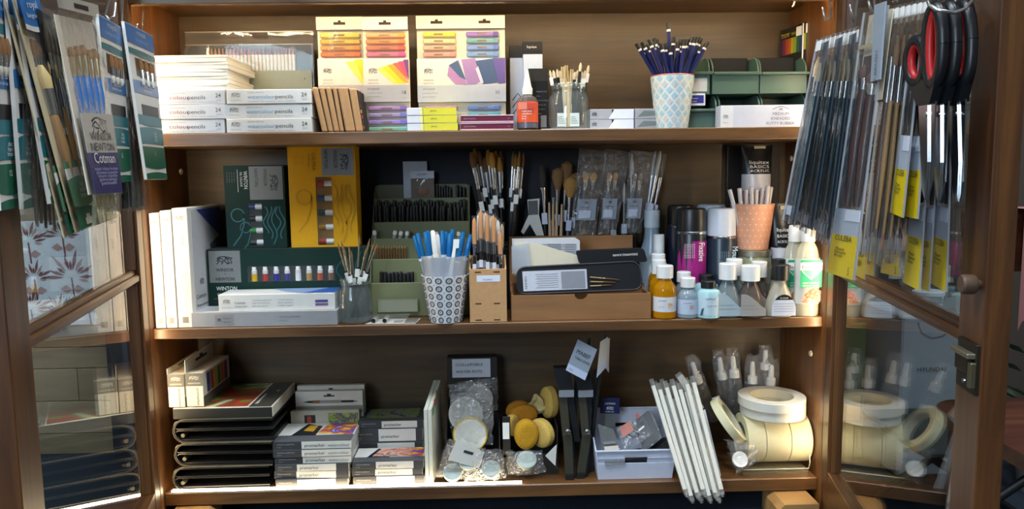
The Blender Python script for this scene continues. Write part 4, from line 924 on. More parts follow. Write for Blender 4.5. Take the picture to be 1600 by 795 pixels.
# flat packet with two pens
c0 = PZ(624, 490, Z2)
T = thing('pen_packet', 'flat white packet with two clear pens lying in front of the olive display', 'packet', (c0.x, .034, Z2), R(-2))
part(T, 'backing_card', MB().hexa([(-.054, 0, 0), (.046, 0, 0), (.05, .05, 0), (-.036, .05, 0), (-.054, 0, .0012), (.046, 0, .0012), (.05, .05, .0012), (-.036, .05, .0012)]), K('#c6c2b8', .5))
part(T, 'grey_end', MB().box(.022, .046, .002, .046, .0013, .0018), K('#76746e', .5)); part(T, 'film', MB().box(-.052, .03, .001, .045, .0118, .0122), FILM)
for k in range(2): 
    q = part(T, 'pen_body', MB().lathe([(.004, 0), (.005, .004), (.005, .036), (.003, .042)], 10).xf(Matrix.Translation((-.038 + .022 * k, .003, .0065)) @ Matrix.Rotation(-math.pi / 2, 4, 'X')), CLR); part(q, 'end_plug', MB().lathe([(.0042, -.001), (.0042, .0005)], 10).xf(Matrix.Translation((-.038 + .022 * k, .003, .0065)) @ Matrix.Rotation(-math.pi / 2, 4, 'X')), BLACK)
for k in range(3): part(T, 'print_line', MB().box(-.0, .018, .008 + .008 * k, .011 + .008 * k, .0013, .0017), GREYTXT)
# kraft brush box
def kraft_box():
    y = .036; a = P(734, 480, y); b = P(792, 480, y); w = b.x - a.x; h = P(763, 420, y).z - Z2; d = .07; t = .003
    T = thing('brush_box', 'laser cut kraft board box full of small brushes', 'box', ((a.x + b.x) / 2, y, Z2))
    part(T, 'front', MB().box(-w / 2, w / 2, 0, t, 0, h, .0005), KRAFT); part(T, 'back', MB().box(-w / 2, w / 2, d - t, d, 0, h + .02, .0005), KRAFT)
    for s in (-1, 1): part(T, 'side', MB().prism([(t, 0), (d - t, 0), (d - t, h + .02), (t, h)], s * w / 2 - (t if s > 0 else 0), s * w / 2 + (0 if s > 0 else t), 'yz'), KRAFT)
    part(T, 'base', MB().box(-w / 2 + t, w / 2 - t, t, d - t, 0, t), KRAFT)
    f = Face(T, (-w / 2, 0, 0), (w, 0, 0), (0, 0, h))
    f.panel(.2, .83, .76, .88, K('#d4d6e0', .5), 'label'); f.text(.5, .79, 'brushes', .004, K('#7a80a8', .5, var=0), 'c', e=.001)
    for u in (.22, .72):
        for v in (.93, .34, .03): f.panel(u - .07, u + .1, v, v + .022, K('#3a2814', .8), 'slot', e=.0003)
    return T.location.copy(), w, h
bl, bw, bh = kraft_box()
random.seed(12)
for i in range(13):
    tx = 745 + i * 3.3; ty = [340, 333, 332, 328, 332, 336, 334, 338, 340, 336, 344, 350, 362][i]; yy = bl.y + .012 + (i % 3) * .017; k = i % 3
    top = P(tx + [-4, 0, 3][k], ty, yy); base = Vector((bl.x + (i / 12 - .5) * bw * .75, yy, Z2 + .008))
    L0 = (top - base).length
    T, L = rod('small_brush', 'small brush with %s bristles in the kraft box' % ['amber', 'white', 'tan'][k], 'brush', 'small brushes in the kraft box, ' + ['amber', 'white', 'tan'][k], base, top)
    part(T, 'handle', MB().lathe([(.001, 0), (.0034, L * .3), (.003, L * .62)], 8), BLACK); part(T, 'price_tag', MB().box(-.0036, .0036, -.0042, -.0034, L * .47, L * .54), K('#c6c8d0', .5))
    part(T, 'ferrule', MB().lathe([(.003, L * .62), (.0042, L * .74)], 8), SILVER)
    part(T, 'bristles', MB().lathe([(.0042, L * .74), (.0048, L * .85), (.0038, L * .97), (.001, L)], 8), K(['#c98a52', '#d9d4cc', '#b89a78'][k], .8))
    part(T, 'guard_tube', MB().lathe([(.0052, L * .72), (.0052, L * 1.02)], 10, cap=False), FILM)
# long black brushes standing behind
random.seed(21)
DB = K('#17171b', .3)
T, jc2, jr2, jh2 = jar('brush_tub', 'black tub behind the kraft box holding long black brushes', 790, 766, 814, 375, 470, .204, Z2, 20, .96, mat('#131316', .4))
long_ = [(736, 238, 0), (741, 232, 1), (748, 236, 0), (762, 234, 1), (768, 238, 1), (774, 236, 1), (782, 236, 0), (780, 246, 1), (802, 236, 2), (806, 240, 2), (812, 236, 2), (818, 238, 2), (757, 246, 0)]
for i, (tx, ty, k) in enumerate(long_):
    yy = .204 + random.uniform(-.022, .022); top = P(tx, ty, yy); base = Vector((jc2.x + (tx - 790) * .0002, yy * .6 + .204 * .4, Z2 + .01))
    T, L = rod('long_brush', 'long black handled brush with %s, standing behind the kraft box' % ['dark brown bristles', 'amber bristles', 'a slim silver ferrule'][k], 'brush', 'long black brushes, ' + ['brown', 'amber', 'slim'][k], base, top)
    r = .0038
    part(T, 'handle', MB().lathe([(.002, 0), (r, L * .4), (r * 1.1, L * .66), (r * .8, L * .76)], 9), DB); part(T, 'price_tag', MB().box(-.005, .005, -.0052, -.0044, L * (.62 + .04 * (i % 3)), L * (.68 + .04 * (i % 3))), WTXT)
    part(T, 'ferrule', MB().lathe([(r, L * .76), (r * (1.5 if k < 2 else .9), L * .9)], 9, sy=.7), SILVER)
    part(T, 'bristles', MB().lathe([(r * 1.5, L * .9), (r * 1.8, L * .95), (r * .8, L)], 9, sy=.6) if k < 2 else MB().lathe([(r * .9, L * .9), (r * .9, L * .96), (.0005, L)], 8), K(['#6b4320', '#b07826', '#8a6428'][k], .8))
# wooden box
CRATE = wood('crate_wood', '#7a5230', '#96693f', '#a97b4e', 'x', .7, rough=.6, coat=0)
def wooden_box():
    yf = .045; x0 = P(799, 480, yf).x; x1 = P(1017, 480, yf).x; w = x1 - x0; cx = (x0 + x1) / 2; d = .125; t = .005
    hf = P(908, 460, yf).z - Z2; hb = P(900, 368, yf + d).z - Z2
    T = thing('wooden_box', 'brown wooden sorting box with low front and high back', 'box', (cx, yf, Z2))
    n = [(math.cos(R(a)) * .013, hf - math.sin(R(a)) * .011) for a in range(180, -1, -20)]
    part(T, 'front', MB().prism([(-w / 2, 0), (w / 2, 0), (w / 2, hf)] + [(a, b) for a, b in n[::-1]] + [(-w / 2, hf)], 0, t), CRATE)
    xb = w / 2 - .014
    part(T, 'back', MB().box(-w / 2, xb, d - t, d, 0, hb, .0008), CRATE)
    for s in (-1, 1):
        x = -w / 2 if s < 0 else w / 2 - t
        part(T, 'side', MB().prism([(t, 0), (d - t, 0), (d - t, hf + .01), (.07, hf + .010), (.06, hf), (t, hf)], x, x + t, 'yz'), CRATE)
    part(T, 'divider', MB().box(-w / 2 + t, w / 2 - t, .064, .067, 0, hf + .016), CRATE); part(T, 'base', MB().box(-w / 2 + t, w / 2 - t, t, d - t, 0, .004), CRATE)
    return T.location.copy(), w, hf, hb
wl, ww, whf, whb = wooden_box()
# black brush case lying across the box front
def slab_on(name, label, cat, corners, thick, m, y, r=.012, b=None, round_=True):
    """upright slab at depth y following a pixel outline [(px,py)...]"""
    pts = [P(px, py, y) for px, py in corners]; cx = sum(p.x for p in pts) / len(pts); z0 = min(p.z for p in pts)
    T = thing(name, label, cat, (cx, y, z0)); part(T, 'body', MB().prism([(p.x - cx, p.z - z0) for p in pts], 0, thick), m); return T, cx, z0
def rr_px(c, r, n=4):
    """rounded pixel polygon from 4 corners (TL,TR,BR,BL)"""
    o = []
    for i in range(4):
        p = Vector(c[i] + (0,)); a = Vector(c[i - 1] + (0,)); b = Vector(c[(i + 1) % 4] + (0,)); da = (a - p).normalized() * r; db = (b - p).normalized() * r
        for k in range(n + 1):
            t = k / n; q = (p + da) * (1 - t) ** 2 + p * 2 * t * (1 - t) + (p + db) * t * t; o.append((q.x, q.y))
    return o
yb2 = wl.y + .012
T, cx, z0 = slab_on('brush_case', 'black rounded brush case with white label in the wooden box', 'brush case', rr_px([(808, 418), (998, 408), (1004, 452), (808, 460)], 14), .016, K('#1b1b1e', .5), yb2)
part(T, 'piping', MB().tube([(P(px, py, yb2).x - cx, 0, P(px, py, yb2).z - z0) for px, py in rr_px([(808, 418), (998, 408), (1004, 452), (808, 460)], 14)] + [(P(808 , 432, yb2).x - cx, 0, P(808, 432, yb2).z - z0)], .002, 5), K('#2c2c30', .4))
pa, pb, pc_, pd = [P(px, py, yb2 - .0003) - Vector((cx, yb2, z0)) for px, py in ((818, 455), (918, 451), (916, 418), (816, 424))]
f = Face(T, pa, pb - pa, pd - pa); f.panel(0, 1, 0, 1, K('#c9cad2', .5), 'label', e=.0008)
f.panel(.60, .97, .06, .92, K('#8f9198', .5), 'grey_patch', e=.0012); f.emblem(.85, .5, .014, .009, INK); f.text(.06, .1, 'SERIES', .004, INK, vert=1, wmax=.026)
for k in range(7): f.strokes([[(.2 + .02 * (k % 2), .82 - .11 * k), (.55, .82 - .11 * k)]], .0007, GREYTXT, e=.0013)
for k in range(3):
    p = P(918 + 4, 433 + 7 * k, yb2 - .002); q = P(968 - 6 * k, 437 + 4 * k, yb2 - .002); b_ = Vector((cx, yb2, z0))
    br = part(T, 'brush', MB().tube([p - b_, (p + q) / 2 - b_], .0016, 6), mat('#c0a878', .3, .8)); part(br, 'bristle_tip', MB().tube([(p + q) / 2 - b_, q - b_], [.0018, .0006], 6), K('#6a4a2a', .7))
# black long case with lettering
yb3 = wl.y + .035
T, cx, z0 = slab_on('black_case', 'long black box with upside-down lettering lying in the wooden box', 'case', rr_px([(900, 392), (1006, 388), (1012, 409), (905, 412)], 5), .022, K('#141417', .45), yb3)
pa, pb, pd = [P(px, py, yb3 - .0003) - Vector((cx, yb3, z0)) for px, py in ((940, 408), (1000, 405), (938, 392))]
f = Face(T, pa, pb - pa, pd - pa); f.text(.95, .62, 'DREAMING KAHN', .0045, WTXT, vert=2, wmax=.05)
T, cx, z0 = slab_on('cream_card', 'cream card with curved edge standing in the wooden box', 'card', [(803, 378), (822, 378)] + [(840 + 14 * k, 380 + 2.2 * k + 10 * math.sin(k / 5 * 1.2)) for k in range(6)] + [(950, 410), (940, 424), (803, 430)], .003, K('#d8cdb2', .6), wl.y + .040)
T, cx, z0 = slab_on('white_print_box', 'white box with small grey print at the back of the wooden box', 'box', [(800, 374), (900, 372), (906, 376), (906, 420), (802, 424)], .02, K('#c6c6c8', .5), wl.y + .050)
pa, pb, pd = [P(px, py, wl.y + .0495) - Vector((cx, wl.y + .050, z0)) for px, py in ((835, 404), (904, 404), (835, 378))]
f = Face(T, pa, pb - pa, pd - pa)
for k in range(6): f.strokes([[(.08, .85 - .14 * k), (.92, .85 - .14 * k)]], .0016, GREYTXT)
f.panel(.3, .6, .1, .9, K('#8a8d94', .5), 'print_block', e=.0005); f.panel(.7, .95, .1, .9, K('#989aa0', .5), 'print_block', e=.0005)
T, cx, z0 = slab_on('clear_sleeve', 'clear plastic sleeve at the left end of the wooden box', 'sleeve', [(799, 384), (826, 380), (830, 424), (800, 428)], .001, clear('milky', (.9, .92, .95), .15, 1.45, milk=.4, milkcol='#cfd4da'), wl.y + .034)
# brushes standing behind the wooden box
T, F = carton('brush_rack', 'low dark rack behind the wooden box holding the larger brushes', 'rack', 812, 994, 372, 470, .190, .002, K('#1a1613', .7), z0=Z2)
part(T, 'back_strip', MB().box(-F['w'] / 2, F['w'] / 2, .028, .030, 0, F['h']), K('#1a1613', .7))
random.seed(31)
GREYH = K('#4d5a66', .35); TANH = K('#c6a884', .5)
mids = [  # tip px, tip py, base px, handle mat, kind, label
    (846, 258, 858, DB, 'filbert', 'dark flat brush leaning left behind the wooden box'), (872, 262, 866, GREYH, 'mop', 'brush with wide brown mop head, left of the plastic wrapped packs'),
    (886, 252, 872, GREYH, 'mop', 'brush with tall brown mop head behind the wooden box'), (893, 276, 880, GREYH, 'fan', 'brush with spread ochre head in front of the mop brushes'),
    (866, 276, 860, DB, 'filbert', 'slim dark brush beside the mop heads'), (900, 270, 884, GREYH, 'mop', 'grey handled mop brush nearest the plastic wrapped packs'),
    (987, 240, 985, DB, 'slim', 'upright slim brush with silver end among the wrapped packs'), (1024, 236, 992, DB, 'slim', 'slanting slim brush with silver end, right of the wrapped packs'),
    (1038, 240, 996, DB, 'clearcap', 'slanting brush with clear cap, furthest right behind the wooden box'), (1032, 236, 988, DB, 'slim', 'second slanting slim brush, right of the wrapped packs'),
    (952, 300, 968, GREYH, 'slim', 'grey handled brush leaning left between two wrapped packs'), (976, 286, 972, GREYH, 'slim', 'grey handled upright brush between two wrapped packs')]
for i, (tx, ty, bx, hm, kd, lab) in enumerate(mids):
    yy = .205 + (i % 3 - 1) * .006; top = P(tx, ty, yy); base = P(bx, 470, yy); base.z = Z2 + .006
    T, L = rod('large_brush', lab, 'brush', 'large brushes behind the wooden box', base, top); r = .0042
    part(T, 'handle', MB().lathe([(.002, 0), (r, L * .35), (r, L * .60), (r * .8, L * .66)], 9), hm); part(T, 'price_tag', MB().box(-.006, .006, -.0056, -.0048, L * .58, L * .66), K('#c3cbe0', .5))
    part(T, 'ferrule', MB().lathe([(r * .8, L * .66), (r * .95, L * .72), (r * (1.2 if kd == 'slim' else 1.6), L * .84)], 9), SILVER)
    if kd in ('mop', 'fan'): part(T, 'bristles', MB().lathe([(r * 1.6, L * .84), (r * (3.2 if kd == 'mop' else 4), L * .93), (r * 2.8, L * .98), (r * .8, L)], 12, sy=.7), K('#7a5a34' if kd == 'mop' else '#a47a3c', .85))
    elif kd == 'slim': part(T, 'bristles', MB().lathe([(r * 1.2, L * .84), (r * 1.1, L * .95), (r * .4, L)], 9), mat('#a8a69e', .4, .3))
    elif kd == 'clearcap': part(T, 'guard_cap', MB().lathe([(r * 1.5, L * .82), (r * 1.9, L * .9), (r * 1.6, L)], 10), BLISTER)
    else: part(T, 'bristles', MB().lathe([(r * 1.4, L * .84), (r * 1.8, L * .92), (r * 1.0, L)], 9, sy=.5), K('#2c2622', .8))
for i, (tx, bx) in enumerate(((858, 862), (864, 866), (870, 868), (878, 874))):
    top = P(tx, 316 + (i % 2) * 3, .196); base = P(bx, 470, .196); base.z = Z2 + .006; T, L = rod('tan_stick', 'tan wooden handle standing behind the wooden box', 'stick', 'tan wooden handles', base, top)
    part(T, 'stick', MB().lathe([(.003, 0), (.004, L * .6), (.002, L)], 8), TANH)
# white palette knife / spreader
T, cx, z0 = slab_on('palette_scraper', 'white flared scraper with silver blade standing behind the wooden box', 'scraper', [(824, 312), (843, 310), (842, 335), (850, 368), (838, 368), (828, 350), (818, 366), (814, 362), (826, 336)], .003, K('#c9c9c4', .4), .186)
f = Face(T, P(826, 336, .186) - Vector((cx, .186, z0)), P(841, 335, .186) - P(826, 336, .186), P(825, 314, .186) - P(826, 336, .186)); f.panel(0, 1, 0, 1, mat('#aab4c4', .15, 1.0), 'blade')
# plastic wrapped brush packs
for i, (l0, r0, t0, l1, r1, b1, lab) in enumerate(((905, 948, 231, 893, 930, 368, 0), (945, 985, 232, 934, 962, 366, 1), (985, 1030, 234, 972, 1000, 364, 2))):
    y = .178 + .0 * i; pts = [P(l0, t0, y), P(r0, t0 + 6, y), P(r1, b1, y), P(l1, b1, y)]; z0 = Z2 + .12 if False else pts[3].z; cx = (pts[2].x + pts[3].x) / 2
    T = thing('wrapped_brush_pack', ['cellophane wrapped brush pack with round tan brush, left of three', 'cellophane wrapped brush pack, middle of three', 'cellophane wrapped brush pack, right of three'][i], 'brush pack', (cx, y, z0), 0, 'wrapped brush packs')
    L = [p - Vector((cx, y, z0)) for p in pts]; b = MB(); nu, nv = 6, 14; g = []
    for v in range(nv + 1):
        for u in range(nu + 1):
            a = L[3].lerp(L[2], u / nu); c = L[0].lerp(L[1], u / nu); p = a.lerp(c, v / nv); p.y = random.uniform(-.004, .003) - .004 * math.sin(math.pi * u / nu); g.append(p)
    b.add(g, [(v * (nu + 1) + u, v * (nu + 1) + u + 1, (v + 1) * (nu + 1) + u + 1, (v + 1) * (nu + 1) + u) for v in range(nv) for u in range(nu)])
    part(T, 'cellophane', b, BAG)
    f = Face(T, L[3] + Vector((0, .004, 0)), L[2] - L[3], L[0] - L[3])
    f.panel(.12, .92, .18, .42, K('#8e98a8', .5), 'label', e=.008); 
    f3 = Face(T, L[3] + Vector((0, -.0045, 0)), L[2] - L[3], L[0] - L[3]); f3.panel(.2, .7, .2, .29, K('#c4cde0', .5), 'price_tag', e=.001); f3.emblem(.5, .38, .008, .006, INK); f3.text(.25, .32, 'PROFESSIONAL', .0025, INK, wmax=.02)
    for k in range(2):
        u = .35 + .32 * k; bs = f.at(u, .06, .002); tp_ = f.at(u + .05, .72, .002)
        br = part(T, 'brush', MB().tube([bs, bs.lerp(tp_, .55), bs.lerp(tp_, .7)], [.003, .004, .003], 8), DB if k else GREYH); part(br, 'ferrule', MB().tube([bs.lerp(tp_, .7), bs.lerp(tp_, .86)], [.003, .005], 8), SILVER)
        part(br, 'bristles', MB().tube([bs.lerp(tp_, .86), bs.lerp(tp_, .95), tp_], [.005, .009 if i == 0 else .006, .003], 9), K('#b08a5a' if i < 2 else '#8a7a68', .85))
# ---------------------------------------------------------------- bottles
def bottle(name, label, px0, px1, pyt, pyb, y, prof, m_body, m_cap, capfrac, cat='bottle', z0=Z2, lab=None, labm=None, group=None, capr=.6, n=24, sy=1):
    """prof: list of (r fraction, height fraction of the body); cap on the top"""
    pm = (px0 + px1) / 2; c = P(pm, pyb, y); r = (P(px1, pyb, y).x - P(px0, pyb, y).x) / 2; h = P(pm, pyt, y).z - z0
    T = thing(name, label, cat, (c.x, y, z0), 0, group); hb = h * (1 - capfrac)
    part(T, 'body', MB().lathe([(r * a, hb * v) for a, v in prof], n, sy=sy), m_body)
    part(T, 'cap', MB().lathe([(r * capr, hb + .0002), (r * capr, h - .0015), (r * capr - .0015, h)], 20), m_cap)
    k = max(3, int(capfrac * h / .0035))
    if lab: part(T, 'label', MB().lathe([(r * 1.01 * lab[2], hb * lab[0]), (r * 1.01 * lab[3], hb * lab[1])], n, cap=False, sy=sy), labm)
    f = Face(T, (-r, -r * sy - .0012, 0), (2 * r, 0, 0), (0, 0, hb)); return T, f, r, hb, h
ROUND = [(.9, 0), (1, .03), (1, .70), (.92, .80), (.58, .93), (.56, 1)]
TALLSH = [(.9, 0), (1, .03), (1, .45), (.85, .66), (.5, .9), (.48, 1)]
WCAP = K('#dfdfdd', .35)
MILK = clear('clear_medium', (.80, .88, .92), .06, 1.45, milk=.38, milkcol='#b9cbd6'); OILY = clear('yellow_oil', (.95, .66, .08), .05, 1.45, milk=.45, milkcol='#d99a10')
for i, (a, b, t, q, y) in enumerate(((1013, 1043, 396, 462, .125), (1020, 1056, 414, 496, .052))):
    T, f, r, hb, h = bottle('oil_bottle', ['yellow oil bottle with white cap, half hidden behind the front one', 'yellow linseed oil bottle with white cap and white label at the front'][i], a, b, t, q, y, ROUND, OILY, WCAP, .24, lab=(.18, .55, 1, 1), labm=K('#cfd0d4', .45), group='yellow oil bottles', capr=.72)
    f.emblem(.62, .36, .009, .009, K('#d89a5a', .5, var=0)); f.text(.12, .45, 'LINSEED', .003, INK); f.text(.12, .3, 'oil 75ml', .0025, GREYTXT)
T, f, r, hb, h = bottle('white_bottle', 'pale blue plastic bottle with rounded shoulders behind the small bottles', 998, 1038, 328, 440, .19, [(.95, 0), (1, .03), (1, .55), (.86, .72), (.58, .86), (.55, 1)], clear('ice_plastic', (.7, .82, .92), .2, 1.45, milk=.7, milkcol='#a9bdcd'), K('#c6d2dc', .35), .18, capr=.6)
T, f, r, hb, h = bottle('white_bottle', 'white bottle with narrow white cap behind the yellow oil bottle', 1012, 1046, 366, 450, .152, [(.95, 0), (1, .03), (1, .62), (.9, .72), (.5, .82), (.5, 1)], K('#cdd2d4', .35), WCAP, .2, capr=.5); f.panel(.15, .85, .45, .5, INK, 'print_line')
T, f, r, hb, h = bottle('clear_bottle', 'clear bottle with white cap just behind the front yellow bottle', 1014, 1044, 405, 470, .088, ROUND, OILY, WCAP, .26, capr=.72)
for i, (a, b, t, q, y) in enumerate(((1053, 1083, 424, 480, .085), (1058, 1090, 433, 497, .050))):
    T, f, r, hb, h = bottle('medium_bottle', ['small clear bottle with white cap behind the pale blue one', 'small pale blue bottle with white cap and white label'][i], a, b, t, q, y, ROUND, MILK, WCAP, .24, lab=(.14, .62, 1, 1), labm=K('#b7c2d2', .45), group='small pale blue bottles', capr=.72)
    f.emblem(.55, .4, .008, .008, K('#c89a7a', .5, var=0)); f.text(.15, .5, 'SANSODOR', .0022, INK)
for i, (a, b, t, q, y) in enumerate(((1084, 1122, 428, 480, .088), (1087, 1125, 438, 498, .048))):
    T, f, r, hb, h = bottle('masking_fluid_bottle', ['pale cyan bottle with black cap, behind the front one', 'pale cyan bottle with black cap and white label at the front'][i], a, b, t, q, y, [(.92, 0), (1, .03), (1, .82), (.9, .92), (.55, .98), (.55, 1)], K('#9fc6cc', .35), BLACK, .20, lab=(.12, .72, 1, 1), labm=K('#b9cdd6', .45), group='pale cyan bottles', capr=.6)
    f.text(.25, .66, 'vallejo', .004, INK, wmax=.02); f.text(.3, .42, 'LIQUID MASK', .0028, INK, wmax=.02); f.poly([(.02, .14), (.12, .14), (.18, .4), (.08, .35)], K('#3a5a6a', .5), 'artwork')
def flask(label, px0, px1, pyt, pyb, y, m, cap, lm, name='varnish_bottle', arch=False):
    T, f, r, hb, h = bottle(name, label, px0, px1, pyt, pyb, y, [(.92, 0), (1, .03), (1, .22), (.9, .45), (.62, .75), (.42, .92), (.42, 1)], m, cap, .30, capr=.62, sy=.75)
    f2 = Face(T, (-r, -r * .75 - .0018, 0), (2 * r, 0, 0), (0, 0, hb))
    lab_ = [(.06, .06), (.9, .06), (.9, .2)] + [(.9 - .75 * (k / 8) ** .8, .25 + .42 * math.sin(k / 8 * 1.57)) for k in range(9)] + [(.06, .66)]
    if arch:
        f2.poly([(.08, .05), (.92, .05), (.92, .22)] + [(.5 + .42 * math.cos(R(a)), .22 + .42 * math.sin(R(a))) for a in range(10, 171, 16)] + [(.08, .22)], lm, 'label')
        f2.poly([(.5 + .42 * math.cos(R(a)), .22 + .42 * math.sin(R(a))) for a in range(40, 141, 10)], BLACK, 'label_band', e=.001); f2.text(.5, .52, 'OIL COLOUR', .003, WTXT, 'c', wmax=.016, e=.0014)
        for k in range(4): f2.strokes([[(.15, .38 - .07 * k), (.85, .38 - .07 * k)]], .0007, GREYTXT, e=.001)
    else:
        f2.poly(lab_, lm, 'label'); f2.strokes([[(.1, .35), (.6, .35)], [(.1, .25), (.7, .25)]], .0007, GREYTXT, e=.001)
GREYG = clear('grey_medium', (.62, .68, .70), .06, 1.45, milk=.55, milkcol='#8f9a9c'); BRNG = clear('brown_medium', (.52, .46, .42), .06, 1.45, milk=.55, milkcol='#6e625a')
flask('flask shaped bottle of grey medium with white cap', 1114, 1158, 411, 495, .052, GREYG, WCAP, K('#a4b2b8', .45))
flask('flask shaped bottle of brown medium with white cap', 1148, 1194, 414, 494, .050, BRNG, WCAP, K('#97938e', .45))
flask('flask shaped bottle of clear varnish with black cap and black banded label', 1195, 1239, 413, 492, .050, clear('pale_medium', (.88, .86, .78), .06, 1.45, milk=.45, milkcol='#cfc9b8'), BLACK, K('#bcc4d4', .45), arch=True)
flask('second flask bottle with white cap behind the grey one', 1126, 1166, 404, 470, .086, GREYG, WCAP, K('#a4b2b8', .45)); flask('second flask bottle with white cap behind the brown one', 1166, 1204, 408, 470, .086, BRNG, WCAP, K('#97938e', .45))
flask('second flask bottle with black cap behind the clear varnish', 1198, 1232, 404, 465, .086, MATS['pale_medium'], BLACK, K('#bcc4d4', .45))
# spray cans
def spray(label, px0, px1, pyt, pyc, y, body, cap, art=None, pale=False):
    pm = (px0 + px1) / 2; c = P(pm, 470, y); r = (P(px1, 400, y).x - P(px0, 400, y).x) / 2; h = P(pm, pyt, y).z - Z2; hc = P(pm, pyc, y).z - Z2
    T = thing('spray_can', label, 'spray can', (c.x, y, Z2), 0, 'spray cans')
    part(T, 'can', MB().lathe([(r * .9, 0), (r, .003), (r, hc - .008), (r * .92, hc - .001)], 28), body); part(T, 'rim', MB().lathe([(r * .98, hc - .006), (r * 1.0, hc - .002), (r * .95, hc)], 28), SILVER)
    part(T, 'cap', MB().lathe([(r * .97, hc), (r * .95, h - .008), (r * .90, h - .002), (r * .8, h), (.001, h)], 28), cap)
    if art: art(T, r, hc)
def art_fix(T, r, hc):
    mg = K('#a01e78', .4); b = MB(); lo, hi = hc * .36, hc * .88
    n = 14
    for j in range(n):
        a0 = R(200 + 140 * j / n); a1 = R(200 + 140 * (j + 1) / n); up = lambda t: lo + (hi - lo) * (.62 + .38 * math.sin(t * 9))
        rr = r * 1.012; b.add([(rr * math.cos(a0), rr * math.sin(a0), lo), (rr * math.cos(a1), rr * math.sin(a1), lo), (rr * math.cos(a1), rr * math.sin(a1), hi if j > 5 else up(j + 1)), (rr * math.cos(a0), rr * math.sin(a0), hi if j > 5 else up(j))], [(0, 1, 2, 3)])
    part(T, 'magenta_print', b, mg)
    f = Face(T, (-r, -r * 1.03, 0), (2 * r, 0, 0), (0, 0, hc)); f.text(.62, .86, 'Fixative', .012, WTXT, vert=3, wmax=.038); 
    for k in range(6): f.text(.16 + .06 * k, .85, 'fixatif aerosol spray', .0022, WTXT, vert=3, wmax=.03)
def art_mount(T, r, hc):
    f = Face(T, (-r, -r * 1.03, 0), (2 * r, 0, 0), (0, 0, hc)); f.text(.72, .86, 'Mount', .012, K('#c8dce4', .5, var=0), vert=3, wmax=.034)
    for k in range(5): f.text(.3 + .07 * k, .8, 'spray adhesive repositionable', .0022, K('#9ab4bc', .5, var=0), vert=3, wmax=.034)
    f.panel(.45, .95, .52, .62, K('#3f8ab0', .45), 'blue_print')
DKC = K('#1a1c22', .3)
spray('black capped spray can behind the magenta fixative can', 1041, 1084, 320, 350, .196, K('#20263a', .3), K('#17171a', .35))
spray('fixative spray can with black cap and magenta print', 1055, 1102, 325, 360, .135, DKC, K('#161617', .35), art_fix)
spray('pale capped spray can at the back between the dark cans', 1086, 1132, 319, 352, .198, K('#242a34', .3), K('#a9b6c6', .35))
spray('mount spray can with white cap and dark blue body', 1102, 1148, 325, 367, .135, K('#1c2a36', .3), K('#c9cbd2', .35), art_mount)
# jar with metal lid under the peach cup
T, f, r, hb, h = bottle('lidded_jar', 'wide jar with metal lid standing under the peach cup', 1148, 1202, 389, 470, .140, [(.9, 0), (1, .04), (1, .9), (.95, 1)], clear('cream_jar', (.8, .78, .6), .06, 1.5, milk=.6, milkcol='#b8b692'), mat('#9a9684', .35, .8), .10, cat='jar', capr=1.02, lab=(.5, .8, 1, 1), labm=K('#a9ab92', .5))
zl_ = Z2 + h + .0006
# peach cup with white sticks
def dots(T, rb, rt, h):
    c = K('#e6c4a4', .5)
    for k in range(8):
        b = MB()
        for j in range(22):
            a = 2 * math.pi * (j + .5 * (k % 2)) / 22; z = h * (k + .6) / 8.2; r = rb + (rt - rb) * z / h + .0005
            b.add([((r) * math.cos(a + da), r * math.sin(a + da), z + dz) for da, dz in ((0, -.002), (.04, 0), (0, .002), (-.04, 0))], [(0, 1, 2, 3)])
        part(T, 'dot_print', b, c, kind='stuff')
T, cc, crb, crt, chh = tumbler('peach_cup', 'peach tapered cup with pale dots holding white sticks', 1142, 1208, 1150, 1199, 318, 392, .140, zl_, K('#d99a78', .45), dots)
for i, (tx, ty, bx) in enumerate(((1140, 296, 1150), (1155, 294, 1158), (1166, 296, 1168), (1174, 292, 1172), (1182, 296, 1182), (1192, 294, 1192), (1200, 290, 1196), (1205, 292, 1200))):
    yy = .140 + (i % 3 - 1) * .014; top = P(tx, ty, yy); base = Vector((cc.x + (bx - 1174) * .0009, yy, cc.z + .012)); T, L = rod('white_stick', 'white paper stump stick in the peach cup', 'stick', 'white sticks in the peach cup', base, top)
    part(T, 'stick', MB().lathe([(.0045, 0), (.0045, L - .002), (.004, L)], 10), K('#d6d2d0', .6)); part(T, 'end_spiral', MB().torus(0, 0, L, .0025, .0005, n=10, m=4), GREYTXT)
